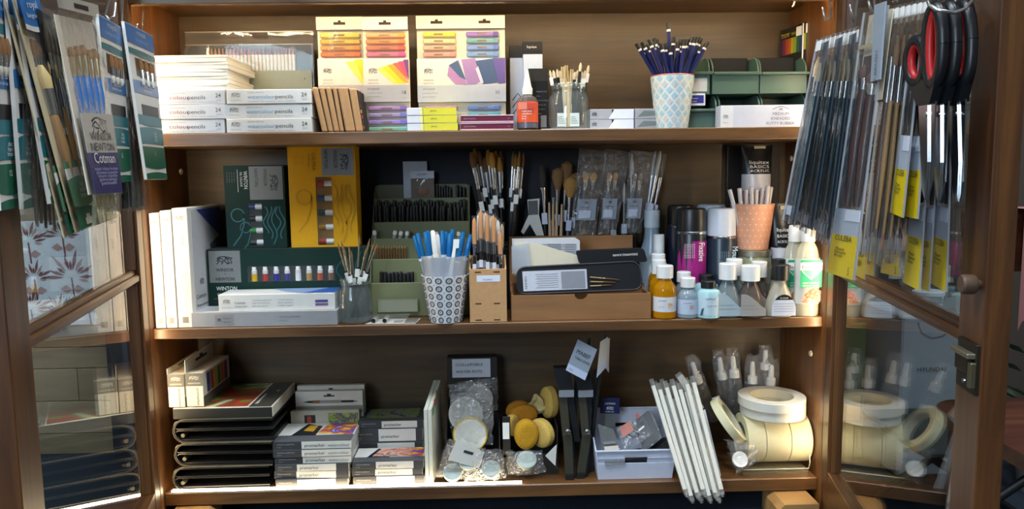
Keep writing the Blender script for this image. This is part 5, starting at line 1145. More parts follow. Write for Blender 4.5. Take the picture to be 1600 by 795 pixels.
# acrylic tubes
def acrylic_tube(label, px0, px1, pyt, pym, pyb, y, z0, pink=True):
    pm = (px0 + px1) / 2; c = P(pm, pym, y); w = (P(px1, pyt, y).x - P(px0, pyt, y).x) / 2; zt = P(pm, pyt, y).z - z0; zm = P(pm, pym, y).z - z0; zb = P(pm, pyb, y).z - z0
    T = thing('acrylic_tube', label, 'paint tube', (c.x, y, z0), 0, 'acrylic paint tubes')
    n = 20; sec = lambda r, t, z: [(r * math.cos(2 * math.pi * j / n), t * math.sin(2 * math.pi * j / n), z) for j in range(n)]
    part(T, 'tube', MB().loft([sec(w * .86, w * .86, zb), sec(w * .9, w * .8, (zb + zm) / 2), sec(w * .93, w * .62, zm)]), K('#cfcdd2', .3) if pink else K('#1a1a1d', .3))
    part(T, 'upper_tube', MB().loft([sec(w * .93, w * .62, zm), sec(w * .97, w * .4, zm + (zt - zm) * .5), sec(w, .0025, zt - .008), sec(w, .002, zt)]), K('#17171a', .3))
    part(T, 'cap', MB().lathe([(w * .9, 0), (w * .92, .004), (w * .9, zb)], 22), K('#d2d0d4', .35))
    f = Face(T, (-w, -w * .67, zm), (2 * w, 0, 0), (0, w * .5, zt - zm))
    f.text(.5, .34, 'liquitex', .008, WTXT, 'c', wmax=w * 1.25); f.text(.5, .2, 'BASICS', .0065, WTXT, 'c', wmax=w * 1.2); f.text(.5, .07, 'ACRYLIC', .0055, WTXT, 'c', wmax=w * 1.2); f.panel(.38, .74, .86, .95, K('#bdb89a', .5), 'price_tag')
    if pink: part(T, 'colour_swatch', MB().loft([sec(w * .93, w * .9, zb + (zm - zb) * .02), sec(w * .945, w * .84, zb + (zm - zb) * .45)], cap=False), patchy('pink_swirl', ['#cfcdd2', '#d8a8b8', '#c4567a', '#cfcdd2'], 60))
    return T
acrylic_tube('tall black and white acrylic tube with pink swatch standing behind the peach cup', 1157, 1206, 226, 272, 318, .196, Z2)
acrylic_tube('smaller black acrylic tube with white cap beside the turpentine bottles', 1203, 1238, 318, 383, 386, .140, Z2, False)
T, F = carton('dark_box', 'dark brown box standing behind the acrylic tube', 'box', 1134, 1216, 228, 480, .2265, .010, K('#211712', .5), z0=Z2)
# solvent bottles
def solvent(label, px0, px1, pyt, pyb, y):
    pm = (px0 + px1) / 2; c = P(pm, pyb, y); r = (P(px1, 450, y).x - P(px0, 450, y).x) / 2; hh = lambda py: P(pm, py, y).z - Z2
    T = thing('solvent_bottle', label, 'bottle', (c.x, y, Z2), 0, 'solvent bottles'); s = .7
    part(T, 'body', MB().lathe([(r * .95, 0), (r, .003), (r, hh(405)), (r * .8, hh(388)), (r * .5, hh(378)), (r * .5, hh(374))], 24, sy=s), clear('solvent_plastic', (.93, .93, .84), .08, 1.45, milk=.45, milkcol='#e4dfc8'))
    part(T, 'cap', MB().lathe([(r * .56, hh(377)), (r * .58, hh(358)), (r * .5, hh(pyt))], 20), WHITE)
    part(T, 'label', MB().lathe([(r * 1.012, hh(473)), (r * 1.012, hh(403))], 24, sy=s, cap=False), K('#d9d6c8', .45))
    f = Face(T, (-r, -r * s - .002, hh(473)), (2 * r, 0, 0), (0, 0, hh(403) - hh(473)))
    gr = K('#1f9a6c', .45)
    f.poly([(.06, .38), (.94, .38), (.94, .98), (.06, .98)], gr, 'green_print', e=.0004); f.poly([(.12, .74), (.5, .56), (.88, .74), (.88, .94), (.12, .94)], K('#5ab890', .45), 'chevron', e=.0007)
    f.strokes([[(.12, .74), (.5, .55), (.88, .74)]], .0014, WTXT, e=.001); f.panel(.06, .94, .76, .92, WTXT, 'name_band', e=.0012); f.text(.5, .79, 'Bartoline', .0075, K('#a8322a', .5, var=0), 'c', wmax=2 * r * .8, e=.0016)
    f.text(.5, .46, 'LOW ODOUR', .003, WTXT, 'c', wmax=r * 1.3); f.text(.5, .40, 'WHITE SPIRIT', .003, WTXT, 'c', wmax=r * 1.3)
    f.poly([(.1, .06), (.5, .02), (.9, .06), (.92, .3), (.6, .36), (.3, .28)], patchy('splash_print', ['#e2c9b0', '#c07a52', '#8a4a3a', '#e2c9b0'], 90), 'splash_print', e=.0006)
solvent('white spirit bottle with green label, behind the front one', 1222, 1256, 352, 480, .085)
solvent('white spirit bottle with green label at the right end of the shelf', 1240, 1278, 356, 491, .050)
# ================================================================ BOTTOM SHELF
# hanging marker packs at the left
def marker_pack(label, px0, px1, pyt, pym, pyb, y, d, z0, art):
    a = P(px0, (pym + pyb) / 2, y); b = P(px1, (pym + pyb) / 2, y); w = b.x - a.x; pm = (px0 + px1) / 2; h = P(pm, pym, y).z - z0; ht = P(pm, pyt, y + d).z - z0
    T = thing('marker_pack', label, 'marker set', ((a.x + b.x) / 2, y, z0), 0, 'marker packs')
    part(T, 'body', MB().box(-w / 2, w / 2, 0, d, 0, h, .0008), K('#e0dac6', .45)); 
    F = faces(T, w, d, h); F['front'].panel(0, 1, .62, 1, K('#6b675c', .45), 'grey_end'); F['front'].emblem(.5, .86, w * .6, .008, WTXT); F['front'].text(.5, .68, 'NEWTON', .003, WTXT, 'c', wmax=w * .7); F['front'].text(.62, .55, 'promarker', .0055, INK, vert=3, wmax=.036)
    g = F['right']; g.panel(0, 1, 0, .3, K('#5c5a50', .45), 'grey_band'); 
    part(T, 'window', MB().box(w / 2 + .0004, w / 2 + .0008, d * .12, d * .95, h * .32, h * .95), BLISTER)
    for k, c in enumerate(('#2a3a8a', '#b03a2a', '#c8a02a', '#2a7a3a', '#c85a2a', '#8a3a6a')): g.panel(.14 + .13 * k, .25 + .13 * k, .34, .92, K(c, .4), 'marker_barrel')
    T2 = MB(); zt = ht
    T2.prism([(0.0, h), (d, h), (d, zt), (.0, zt * .86 + h * .14)], -w / 2, -w / 2 + .0012, 'yz'); part(T, 'hang_tab', T2, K('#d9d3c0', .45))
    ft = Face(T, (-w / 2 + .0012, 0, h), (0, d, 0), (0, 0, zt - h)); ft.panel(.35, .75, .38, .55, INK, 'slot'); ft.panel(.5, .6, .5, .72, INK, 'slot')
    return T
ZW3 = P(330, 655, .04).z
big_h = ZW3 - Z3
# three folded black wallets
for i in range(3):
    pt, pb = [(731, 763), (694, 737), (657, 698)][i]; y = .04; x0 = P(272 if i != 1 else 274, pb, y).x; x1 = P(427 - 6 * (i == 0), pb, y).x
    zb = Z3 + i * big_h / 3 + .0018; h = big_h / 3 - .001; w = x1 - x0
    T = thing('pencil_wallet', ['black folded pencil wallet, lowest of the three at the left end', 'black folded pencil wallet, middle of the three at the left end', 'black folded pencil wallet, topmost of the three at the left end'][i], 'pencil case', ((x0 + x1) / 2, y, zb), R([1, -1, 0][i]), 'black pencil wallets')
    leather = mat('#1d1c1a', .42, var=.3, scale=160, bump=.3)
    def sheet(z0_, z1_, t):   # a U-folded leather cover, fold at the left
        o = []; r = (z1_ - z0_) / 2
        out = [(w / 2, z0_)] + [(-w / 2 + r - r * math.sin(R(a)), (z0_ + z1_) / 2 - r * math.cos(R(a))) for a in range(0, 181, 20)] + [(w / 2, z1_)]
        inn = [(w / 2, z1_ - t)] + [(-w / 2 + r - (r - t) * math.sin(R(a)), (z0_ + z1_) / 2 + (r - t) * math.cos(R(a))) for a in range(0, 181, 20)] + [(w / 2, z0_ + t)]
        return out + inn
    part(T, 'cover', MB().prism(sheet(0, h, .0028), 0, .17), leather)
    part(T, 'inner_leaf', MB().prism(sheet(.004, h * .52, .0022), .003, .165), leather); part(T, 'inner_leaf', MB().prism(sheet(h * .54, h - .004, .0022), .003, .165), leather)
    edge = [(x, -.0006, z) for x, z in sheet(0, h, .0028)[:11 + 1]]
    part(T, 'edge_binding', MB().tube(edge, .0013, 5), mat('#45402f', .5))
    part(T, 'pencil_roll', MB().lathe([(.004, 0), (.0045, .01), (.0045, .03)], 10).xf(Matrix.Translation((-w / 2 + .017, .004, h * .28)) @ Matrix.Rotation(-math.pi / 2, 4, 'X')), K('#5a5648', .5))
# large flat art box on top of the wallets
zt3 = Z3 + big_h + .0006
T = thing('art_set_box', 'large flat white art set box with green and red artwork lying on the wallets', 'box', (0, 0, zt3))
c = [PZ(px, py, zt3 + .02) for px, py in ((318, 656), (427, 656), (462, 603), (352, 600))]
ys_ = [max(.042, min(.22, p.y)) for p in c]
xs0, xs1 = P(270, 640, .045).x, P(426, 640, .045).x
T.location = ((xs0 + xs1) / 2, .045, zt3); w = xs1 - xs0; d = .17; h = .022
part(T, 'body', MB().box(-w / 2, w / 2, 0, d, 0, h, .0008), K('#dcd6c4', .45)); F = faces(T, w, d, h)
F['top'].panel(.0, .74, .02, .98, patchy('leaf_art', ['#d2ccb4', '#c4bc98', '#5f7a34', '#9a3a22', '#7a3a22', '#3f5a26', '#cfc8b0'], 9), 'artwork'); F['top'].panel(.76, .985, .0, 1, K('#3d3a32', .45), 'grey_band'); F['top'].text(.82, .1, 'pigment marker', .007, WTXT, vert=1, wmax=.07); F['top'].text(.92, .6, 'SET', .006, WTXT, vert=1)
F['front'].panel(0, .995, .0, .93, K('#17150f', .6), 'print_band')
zt4 = zt3 + h + .0006
marker_pack('white marker pack with hang tab, nearest the left side panel', 263, 289, 548, 585, 655, .05, .15, zt4 - .0, 0); marker_pack('white marker pack with windowed side and hang tab, right of the pair', 291, 318, 534, 583, 652, .052, .15, zt4, 1)
# stacks of marker boxes
DGR = K('#4c4d4f', .45); WB = K('#dedbd2', .45)
def promarker(label, px0, px1, y, d, z0, h, rz=0, split=.36, art=None, word='promarker', right_dark=0.0, group='promarker boxes'):
    pyb = 740; a = P(px0, pyb, y); b = P(px1, pyb, y); w = b.x - a.x
    T = thing('marker_box', label, 'marker set', ((a.x + b.x) / 2, y, z0), rz, group)
    part(T, 'body', MB().box(-w / 2, w / 2, 0, d, 0, h, .0006), K('#3c3d40', .45)); F = faces(T, w, d, h); f = F['front']
    f.panel(split, 1 - right_dark, .03, .97, WB, 'white_band'); f.text(split * .15, .55, 'WINSOR & NEWTON', .0026, LGREY, wmax=w * split * .6); f.text(split * .15, .25, 'pinceau', .002, LGREY)
    f.text(split + .04, .3, word, min(.0062, h * .5), INK, wmax=w * .26)
    if right_dark < .05: f.text(split + .34, .3, 'watercolour', min(.0058, h * .46), GREYTXT, wmax=w * .27)
    F['right'].panel(0, 1, .05, .95, WB, 'white_side')
    if art:
        t = F['top']; t.panel(0, 1, 0, .32, K('#5a5b5e', .45), 'grey_band'); t.panel(0, 1, .32, 1, WB, 'white_band', e=.0003); t.poly([(.18, .3), (.5, .3), (.52, .8), (.30, .95)], K('#151518', .45), 'artwork'); t.poly([(.30, .55), (.44, .5), (.46, .85), (.34, .85)], K('#d8a02a', .45), 'artwork', e=.0009)
        t.poly([(.5, .4), (.98, .3), (.98, .98), (.6, .98)], patchy(art, ['#d8d0d4', '#6a4aa8', '#c85a2a', '#e8c040', '#d8d0d4'], 22), 'artwork')
    else: F['top'].panel(0, 1, 0, 1, K('#4a4b4d', .45), 'grey_top')
    return T, F
hs3 = [P(490, 747, .045).z - Z3, P(490, 735, .045).z - Z3, P(490, 723.5, .045).z - Z3, P(490, 712.5, .045).z - Z3, P(490, 701, .045).z - Z3, P(490, 688.5, .045).z - Z3]
zz = 0
words = ['lowest', 'second lowest', 'third', 'fourth', 'fifth', 'topmost']
for i in range(6):
    a, b = [(430, 543), (428, 545), (430, 545), (430, 549), (428, 549), (428, 550)][i]
    promarker('grey and white marker box, %s of the left stack' % (words[i] if i in (0, 1, 5) else words[i] + ' from the bottom'), a, b, .042 + .002 * (i % 2), .11, Z3 + zz + .0003, hs3[i] - zz - .0006, R([.5, -1, .6, 0, .8, 0][i]), .30 if i < 3 else .37, 'marker_art_a' if i == 5 else None, right_dark=.17 if i < 3 else 0)
    zz = hs3[i]
h3 = [P(610, 743, .045).z - Z3, P(610, 732, .045).z - Z3, P(610, 720, .045).z - Z3]; zz = 0
for i in range(3):
    a, b = [(551, 663), (550, 660), (551, 662)][i]
    T, F = promarker('grey and white marker box, %s of the right front stack' % ['lowest', 'middle', 'topmost'][i], a, b, .044 + .001 * (i % 2), .075, Z3 + zz + .0003, h3[i] - zz - .0006, 0, .33, 'marker_art_b' if i == 2 else None, right_dark=.14); zz = h3[i]
    if i == 2: F['top'].poly([(.25, .35), (.75, .35), (.85, .95), (.35, .95)], patchy('coral_art', ['#d8cfc8', '#c86a4a', '#e0b0a0', '#8a6a5a'], 40), 'artwork', e=.001)
# rear stack behind it
zr = P(610, 688, .135).z; T, F = promarker('marker box at the bottom of the rear stack, wide white band', 555, 662, .132, .09, Z3 + .0003, P(610, 690, .132).z - Z3 - .001, 0, .34, right_dark=.12); z_ = P(610, 690, .132).z
T, F = promarker('marker box second in the rear stack, tall white band', 555, 662, .134, .09, z_, P(610, 669, .134).z - z_ - .0006, 0, .36, right_dark=.1); z_ = P(610, 669, .134).z
T, F = promarker('marker box on top of the rear stack with green picture', 562, 664, .136, .09, z_, P(610, 657, .136).z - z_ - .0006, 0, .36, right_dark=.1); F['top'].poly([(.1, .2), (.9, .2), (.9, .9), (.1, .9)], patchy('green_art', ['#4a4a44', '#7a9a3a', '#8a8a86', '#3a3a34'], 30), 'artwork', e=.001)
# white hanging packs standing behind the left stack
for i, (a, b, t, m, q, y) in enumerate(((466, 571, 602, 613, 700, .195), (463, 568, 611, 634, 700, .170))):
    T, F = carton('hanging_marker_pack', ['white hanging marker pack at the very back behind the left stack', 'white hanging marker pack showing a printed marker, behind the left stack'][i], 'marker set', a, b, t, q, y, .012, K('#d2cfc8', .45), z0=Z3, group='hanging packs behind the stacks')
    f = F['front']; f.panel(.42, .58, .925, .945, INK, 'slot'); f.panel(.47, .53, .94, .965, INK, 'slot')
    if i: 
        for (u0, u1, v0, v1, c_) in ((.18, .26, .842, .872, '#1a1a1a'), (.26, .36, .836, .878, '#8a5a2a'), (.36, .68, .836, .878, '#8e8c88'), (.68, .86, .84, .872, '#1a1a1a')): f.panel(u0, u1, v0, v1, K(c_, .4), 'printed_marker')
        f.poly([(.10, .856), (.18, .868), (.18, .846)], BLACK); f.poly([(.94, .856), (.86, .866), (.86, .848)], BLACK)
        f.panel(0, 1, .70, .80, K('#8a887e', .45), 'grey_band'); 
T, F = carton('hanging_marker_pack', 'marker pack with green picture just behind the left stack', 'marker set', 455, 562, 641, 700, .156, .010, K('#bdb9a8', .45), z0=Z3)
F['front'].panel(.2, .36, .72, .92, K('#2a1a16', .45), 'artwork'); F['front'].panel(.24, .3, .74, .9, K('#a0402a', .45), 'artwork', e=.0008); F['front'].panel(.55, .98, .70, .95, patchy('green_art2', ['#6a8a3a', '#a0b050', '#4a5a6a', '#9a8a5a'], 50), 'artwork')
# white board with tape tabs
y = .042; a = P(665, 756, y).x; b = P(677, 756, y).x; hb3 = P(672, 640, y).z - Z3; ht3 = P(684, 598, .16).z - Z3
T = thing('white_panel_stack', 'thick white painting board standing between the marker boxes and water pots', 'board', ((a + b) / 2, y, Z3), R(-4))
for k in range(2): part(T, 'board', MB().prism([(0, 0), (.14, 0), (.14, ht3), (.0, hb3)], -(b - a) / 2 + k * (b - a) * .52, -(b - a) / 2 + (k * .52 + .46) * (b - a), 'yz'), K('#d6d6c6', .5))
for k, c_ in enumerate(('#5f9a78', '#c8604a', '#a89040')): part(T, 'tape_tab', MB().box((b - a) / 2, (b - a) / 2 + .001, .01 + .025 * k, .03 + .025 * k, hb3 * (.90 + .06 * k), hb3 * (1.0 + .06 * k)), K(c_, .5))
# black box with sign, water pots in bags
DKB = K('#1b1815', .6)
T, F = carton('sign_box', 'tall dark box with white handwritten COLLAPSIBLE WATER POTS card', 'box', 700, 778, 558, 700, .190, .03, DKB, z0=Z3)
f = F['front']; f.panel(.1, .86, .80, .985, K('#c4c8d2', .5), 'sign_card', e=.0008); f.text(.17, .915, 'COLLAPSIBLE', .0062, INK, wmax=.06, e=.0014); f.text(.17, .845, 'WATER POTS', .0062, INK, wmax=.058, e=.0014)
def open_bin(label, px0, px1, pyt, pyb, y, d, m, hb=None):
    a = P(px0, pyb, y); b = P(px1, pyb, y); w = b.x - a.x; h = P((px0 + px1) / 2, pyt, y).z - Z3; hb = hb or h * 1.5; t = .0025
    T = thing('dark_bin', label, 'bin', ((a.x + b.x) / 2, y, Z3))
    part(T, 'base', MB().box(-w / 2, w / 2, 0, d, 0, t), m); part(T, 'front', MB().box(-w / 2, w / 2, 0, t, t, h * .35), m); part(T, 'back', MB().box(-w / 2, w / 2, d - t, d, t, hb), m)
    for s in (-1, 1):
        x = -w / 2 if s < 0 else w / 2 - t
        prof = [(t, t), (d - t, t), (d - t, hb)] + [(d - t - (d - 2 * t) * math.sin(R(g)) , hb - (hb - h * .8) * (1 - math.cos(R(g)))) for g in (20, 40, 60, 80, 90)]
        part(T, 'side', MB().prism(prof, x, x + t, 'yz'), m)
    return T, w, h
B1, w1, h1 = open_bin('dark bin holding the bagged collapsible water pots', 696, 782, 652, 712, .075, .11, DKB, .1)
ybag = .11
def bag(name, label, cat, pix, y, m=None, amp=.004, thick=.012, group=None, z0=None, kids=None, nu=8, nv=8, rz=0):
    """crumpled clear bag whose outline follows four pixel corners (TL,TR,BR,BL) at depth y"""
    pts = [P(px, py, y) for px, py in pix]; zb = min(p.z for p in pts); cx = sum(p.x for p in pts) / 4
    zb = max(zb, Z3 + .006); L = [p - Vector((cx, y, min(q.z for q in pts))) for p in pts]; T = thing(name, label, cat, (cx, y, zb), 0, group)
    b = MB()
    for side in (-1, 1):
        g = []
        for v in range(nv + 1):
            for u in range(nu + 1):
                p = L[3].lerp(L[2], u / nu).lerp(L[0].lerp(L[1], u / nu), v / nv)
                bulge = math.sin(math.pi * u / nu) * math.sin(math.pi * min(1, v / nv * .9 + .05))
                jag = 0 if 0 < u < nu and 0 < v < nv else random.uniform(-1, 1) * .004
                p = p + Vector((jag, side * (thick * bulge ** .6 + random.uniform(-amp, amp) * (1 if 0 < u < nu and 0 < v < nv else 0)), jag * .7)); g.append(p)
        b.add(g, [(v * (nu + 1) + u, v * (nu + 1) + u + 1, (v + 1) * (nu + 1) + u + 1, (v + 1) * (nu + 1) + u) for v in range(nv) for u in range(nu)])
    part(T, 'bag', b, m or BAG)
    return T, Vector((cx, y, zb))
random.seed(17)
def disc(T, o, px, py, y, r, t, m, name='pot', tilt=0, rim=None):
    p = P(px, py, y) - o; M_ = Matrix.Translation(p) @ Matrix.Rotation(math.pi / 2 - tilt, 4, 'X')
    q = part(T, name, MB().lathe([(r * .2, 0), (r * .94, 0), (r, t * .25), (r, t * .85), (r * .93, t), (r * .85, t * .92), (.0005, t * .9)], 26).xf(M_), m)
    if rim: part(q, 'rim', MB().torus(0, 0, t * .9, r * .97, .0022, n=28, m=6).xf(M_), rim)
    return q
WPOT = K('#d6d5ca', .45)
for i, (pix, y, cen, r) in enumerate((([(705, 615), (768, 612), (770, 695), (708, 700)], .105, (735, 678), .036), ([(700, 600), (766, 596), (768, 660), (704, 668)], .135, (728, 646), .036), ([(716, 596), (776, 590), (778, 640), (714, 646)], .165, (748, 622), .03))):
    T, o = bag('water_pot', ['bagged collapsible water pot with yellow rim at the front of the bin', 'bagged white collapsible water pot, middle of the bin', 'bagged collapsible water pot at the back of the bin'][i], 'water pot', pix, y, group='bagged water pots', thick=.012)
    disc(T, o, cen[0], cen[1], y + .004, r, .010, WPOT, tilt=R(12), rim=K('#c9a92a', .4) if i == 0 else WHITE)
# sponge bin
B2, w2, h2 = open_bin('dark bin holding yellow sponges', 786, 872, 650, 712, .080, .11, DKB, .1)
Face(B2, (-w2 / 2, -.0003, 0), (w2, 0, 0), (0, 0, h2)).panel(.0, .12, .62, .9, WTXT, 'price_tag')
part(B2, 'front_post', MB().box(-w2 / 2, -w2 / 2 + .016, .0, .0022, h2 * .3, h2, .0005), DKB)
SPG = mat('#d09a1e', .95, var=.25, scale=400, bump=.8); SPL = mat('#d8b45a', .95, var=.2, scale=400, bump=.8); SPO = mat('#b97a14', .95, var=.25, scale=400, bump=.8)
for i, (px, py, rx, rz_, th, m_, y, yaw) in enumerate(((822, 678, 19, 24, .022, SPG, .088, 10), (846, 676, 14, 23, .02, SPL, .100, -50), (818, 648, 22, 17, .016, SPO, .140, 10), (812, 642, 22, 17, .016, SPO, .165, 0), (858, 628, 10, 26, .022, SPL, .155, -60), (800, 664, 9, 17, .016, SPL, .118, 55))):
    c_ = P(px, py, y); k = (1.409 + y) / 1153
    T = thing('sponge', ['round golden sponge at the front of the bin', 'pale yellow round sponge on edge, right of the golden one', 'amber sponge lying behind the golden one', 'darker amber sponge at the back left of the bin', 'pale yellow sponge standing up at the back right', 'pale sponge edge at the left of the golden one'][i], 'sponge', c_ - Vector((0, 0, rz_ * k)), R(yaw), 'yellow sponges')
    part(T, 'sponge', MB().lathe([(.6, -th / 2), (.93, -th * .46), (1, -th * .3), (1, th * .3), (.93, th * .46), (.6, th / 2)], 24, sx=rx * k / max(.3, math.cos(R(yaw)) if abs(yaw) < 40 else .55), sy=rz_ * k).xf(Matrix.Translation((0, 0, rz_ * k)) @ Matrix.Rotation(math.pi / 2, 4, 'X')), m_)
    part(T, 'seam', MB().torus(0, 0, 0, 1.0, .02, n=24, m=4).xf(Matrix.Translation((0, 0, rz_ * k)) @ Matrix.Rotation(math.pi / 2, 4, 'X') @ Matrix.Diagonal((rx * k / max(.3, math.cos(R(yaw)) if abs(yaw) < 40 else .55), rz_ * k, .03, 1))), m_)
# crumpled white tissue in the bin
T = thing('tissue', 'crumpled pale tissue among the sponges', 'tissue', P(838, 640, .15)); b = MB(); random.seed(2)
g = [(-.02 + .008 * u + random.uniform(-.003, .003), random.uniform(-.01, .01), -.008 + .008 * v * (1.4 - abs(u - 2.5) * .3) + random.uniform(-.003, .003)) for v in range(5) for u in range(6)]
b.add(g, [(v * 6 + u, v * 6 + u + 1, v * 6 + u + 7, v * 6 + u + 6) for v in range(4) for u in range(5)]); part(T, 'sheet', b, K('#c9b57a', .7))
# packets with lidded cups in front
LID = K('#a9b5ae', .4)
for i, (pix, y, cups, hdr, lab) in enumerate((([(700, 690), (752, 706), (740, 752), (682, 748)], .05, [(732, 722, .018), (707, 738, .019)], [(713, 688), (757, 706), (748, 732), (700, 718)], 'clear packet with header card and two lidded palette cups'), ([(738, 706), (786, 706), (790, 752), (728, 756)], .040, [(767, 733, .019)], None, 'clear packet with one lidded palette cup by the light strip'), ([(790, 705), (846, 704), (852, 738), (796, 742)], .060, [(823, 719, .020)], [(852, 712), (870, 694), (868, 728), (876, 736)], 'clear packet with one lidded palette cup in front of the sponges'))):
    T, o = bag('palette_cup_packet', lab, 'packet', pix, y, group='palette cup packets', thick=.009, amp=.004)
    for px, py, r in cups:
        p = P(px, py, y + .002) - o; M_ = Matrix.Translation(p) @ Matrix.Rotation(R(35), 4, 'X')
        q = part(T, 'cup', MB().lathe([(r * .8, -.014), (r * .9, -.004), (r * .88, .0)], 22).xf(M_), clear('cup_plastic', (.85, .88, .85), .1, 1.45, milk=.5, milkcol='#c4c6b8')); part(q, 'lid', MB().lathe([(r, -.004), (r * 1.02, -.002), (r * 1.02, .004), (r * .92, .005), (.0004, .0045)], 22).xf(M_), LID)
    if hdr:
        L = [P(px, py, y + .003 - .016 * (i == 0)) - o for px, py in hdr]; part(T, 'header_card', MB().hexa([L[3], L[2], L[1], L[0]] + [v + Vector((0, .0008, 0)) for v in (L[3], L[2], L[1], L[0])]), K('#d8d6cc', .5))
        if i == 0: ff = Face(T, L[3] + Vector((0, -.0004, 0)), L[2] - L[3], L[0] - L[3]); ff.panel(.35, .65, .55, .68, INK, 'slot')
# folded table easels with tags
EAS = mat('#1c1d20', .35); OLV = mat('#3c3a2c', .5)
for i, (xt, xb, xw) in enumerate(((870, 886, 24), (900, 903, 22))):
    y = .050 + .006 * i; 
    pt = lambda px, py, yy=0: P(px, py, y + yy)
    o = Vector((P(xb, 750, y).x, y, Z3)); T = thing('folded_easel', ['folded black table easel standing beside the sponges, left one', 'folded black table easel beside the white basket, right one'][i], 'easel', o, 0, 'folded easels')
    def bar(px0, py0, px1, py1, wpx, yy, m, name, dd=.012):
        a, b = P(px0, py0, y + yy) - o, P(px1, py1, y + yy) - o; hw = wpx * .00063; b_ = MB(); b.z = max(b.z, .0004); a.z = max(a.z, .0004)
        up, dn = (a, b) if a.z > b.z else (b, a)
        b_.hexa([dn + Vector((-hw, 0, 0)), dn + Vector((hw, 0, 0)), dn + Vector((hw, dd, 0)), dn + Vector((-hw, dd, 0)), up + Vector((-hw, 0, 0)), up + Vector((hw, 0, 0)), up + Vector((hw, dd, 0)), up + Vector((-hw, dd, 0))]); return part(T, name, b_, m)
    bar(xt + 3 + 5, 576, xt + 8 + 8, 615, 25, .012, EAS, 'head_block', .03)
    part(T, 'clamp_band', MB().box(*(lambda a: (a.x - .015, a.x + .0155, a.y - .001, a.y + .012, a.z - .007, a.z + .007))(P(xt + 15, 615, y + .01) - o)), mat('#b7bcc4', .3, .6))
    bar(xt + 9, 612, xt + 16, 690, 13, .016, OLV, 'leg'); bar(xt + 20, 612, xb - 2 + 18, 690, 10, .018, EAS, 'leg')
    bar(xt + 17, 680, xb + 4, 750, 14, .004, OLV, 'front_leg'); bar(xt + 22, 682, xb + 12, 752, 5, .006, EAS, 'front_leg')
    part(T, 'joint_bolt', MB().lathe([(.006, 0), (.006, .010), (.003, .012)], 10).xf(Matrix.Translation(P(xt + 17, 672, y + .002) - o) @ Matrix.Rotation(math.pi / 2, 4, 'X')), SILVER)
    part(T, 'foot', MB().box(*(lambda a: (a.x - .008, a.x + .008, a.y - .004, a.y + .012, 0, .010))(P(xb + 4, 752, y) - o)), mat('#0f0f10', .6))
    bar(xt + 32, 580, xt + 24, 740, 6, .03, EAS, 'rear_leg')
o = P(919, 700, .075)
T = thing('folded_easel', 'slim dark rear easel with a tall mast behind the white tags', 'easel', (o.x, .085, Z3), 0, 'folded easels'); zt_ = P(945, 522, .085).z - Z3; dx = P(945, 522, .085).x - o.x
part(T, 'mast', MB().tube([(0, 0, 0), (dx, 0, zt_)], .004, 8), EAS); part(T, 'mast', MB().tube([(-.018, .01, 0), (dx - .032, .01, zt_ - .01)], .004, 8), EAS)
part(T, 'green_rod', MB().tube([(-.012, -.012, 0), (-.004, -.012, P(925, 680, .07).z - Z3)], .0035, 8), K('#4a5a44', .5))
for i, (pix, y, lab) in enumerate((([(903, 530), (933, 546), (914, 594), (884, 578)], .048, 'grey printed tag card hanging on the left easel'), ([(938, 534), (950, 526), (948, 572), (932, 590)], .062, 'white tag card seen edge on, hanging on the mast'), ([(945, 530), (953, 528), (951, 582), (943, 570)], .075, 'second white tag card behind, hanging on the mast'))):
    pts = [P(px, py, y + (.0 if i == 0 else .02 * (k in (1, 2)))) for k, (px, py) in enumerate(pix)]; o = pts[3].lerp(pts[2], .5); L = [p - o for p in pts]
    T = thing('tag_card', lab, 'tag', o, 0, 'easel tags'); nrm = Vector((0, .0009, 0))
    part(T, 'card', MB().hexa([L[3], L[2], L[1], L[0]] + [v + nrm for v in (L[3], L[2], L[1], L[0])]), K('#8d97a4' if i == 0 else '#c3c9d2', .5))
    f = Face(T, L[3] + Vector((0, -.0004, 0)), L[2] - L[3], L[0] - L[3])
    f.panel(0, 1, 0, .22, K('#b9c4da', .5), 'white_foot')
    if i == 0: f.text(.14, .62, 'MABEF', .0085, INK, wmax=.030); f.text(.14, .46, 'TABLE EASEL', .005, INK, wmax=.036); f.text(.1, .08, 'www', .003, INK)
    part(T, 'string', MB().tube([(L[0] + L[1]) / 2, (L[0] + L[1]) / 2 + Vector((.0, .004, .022))], .0006, 4), INK)
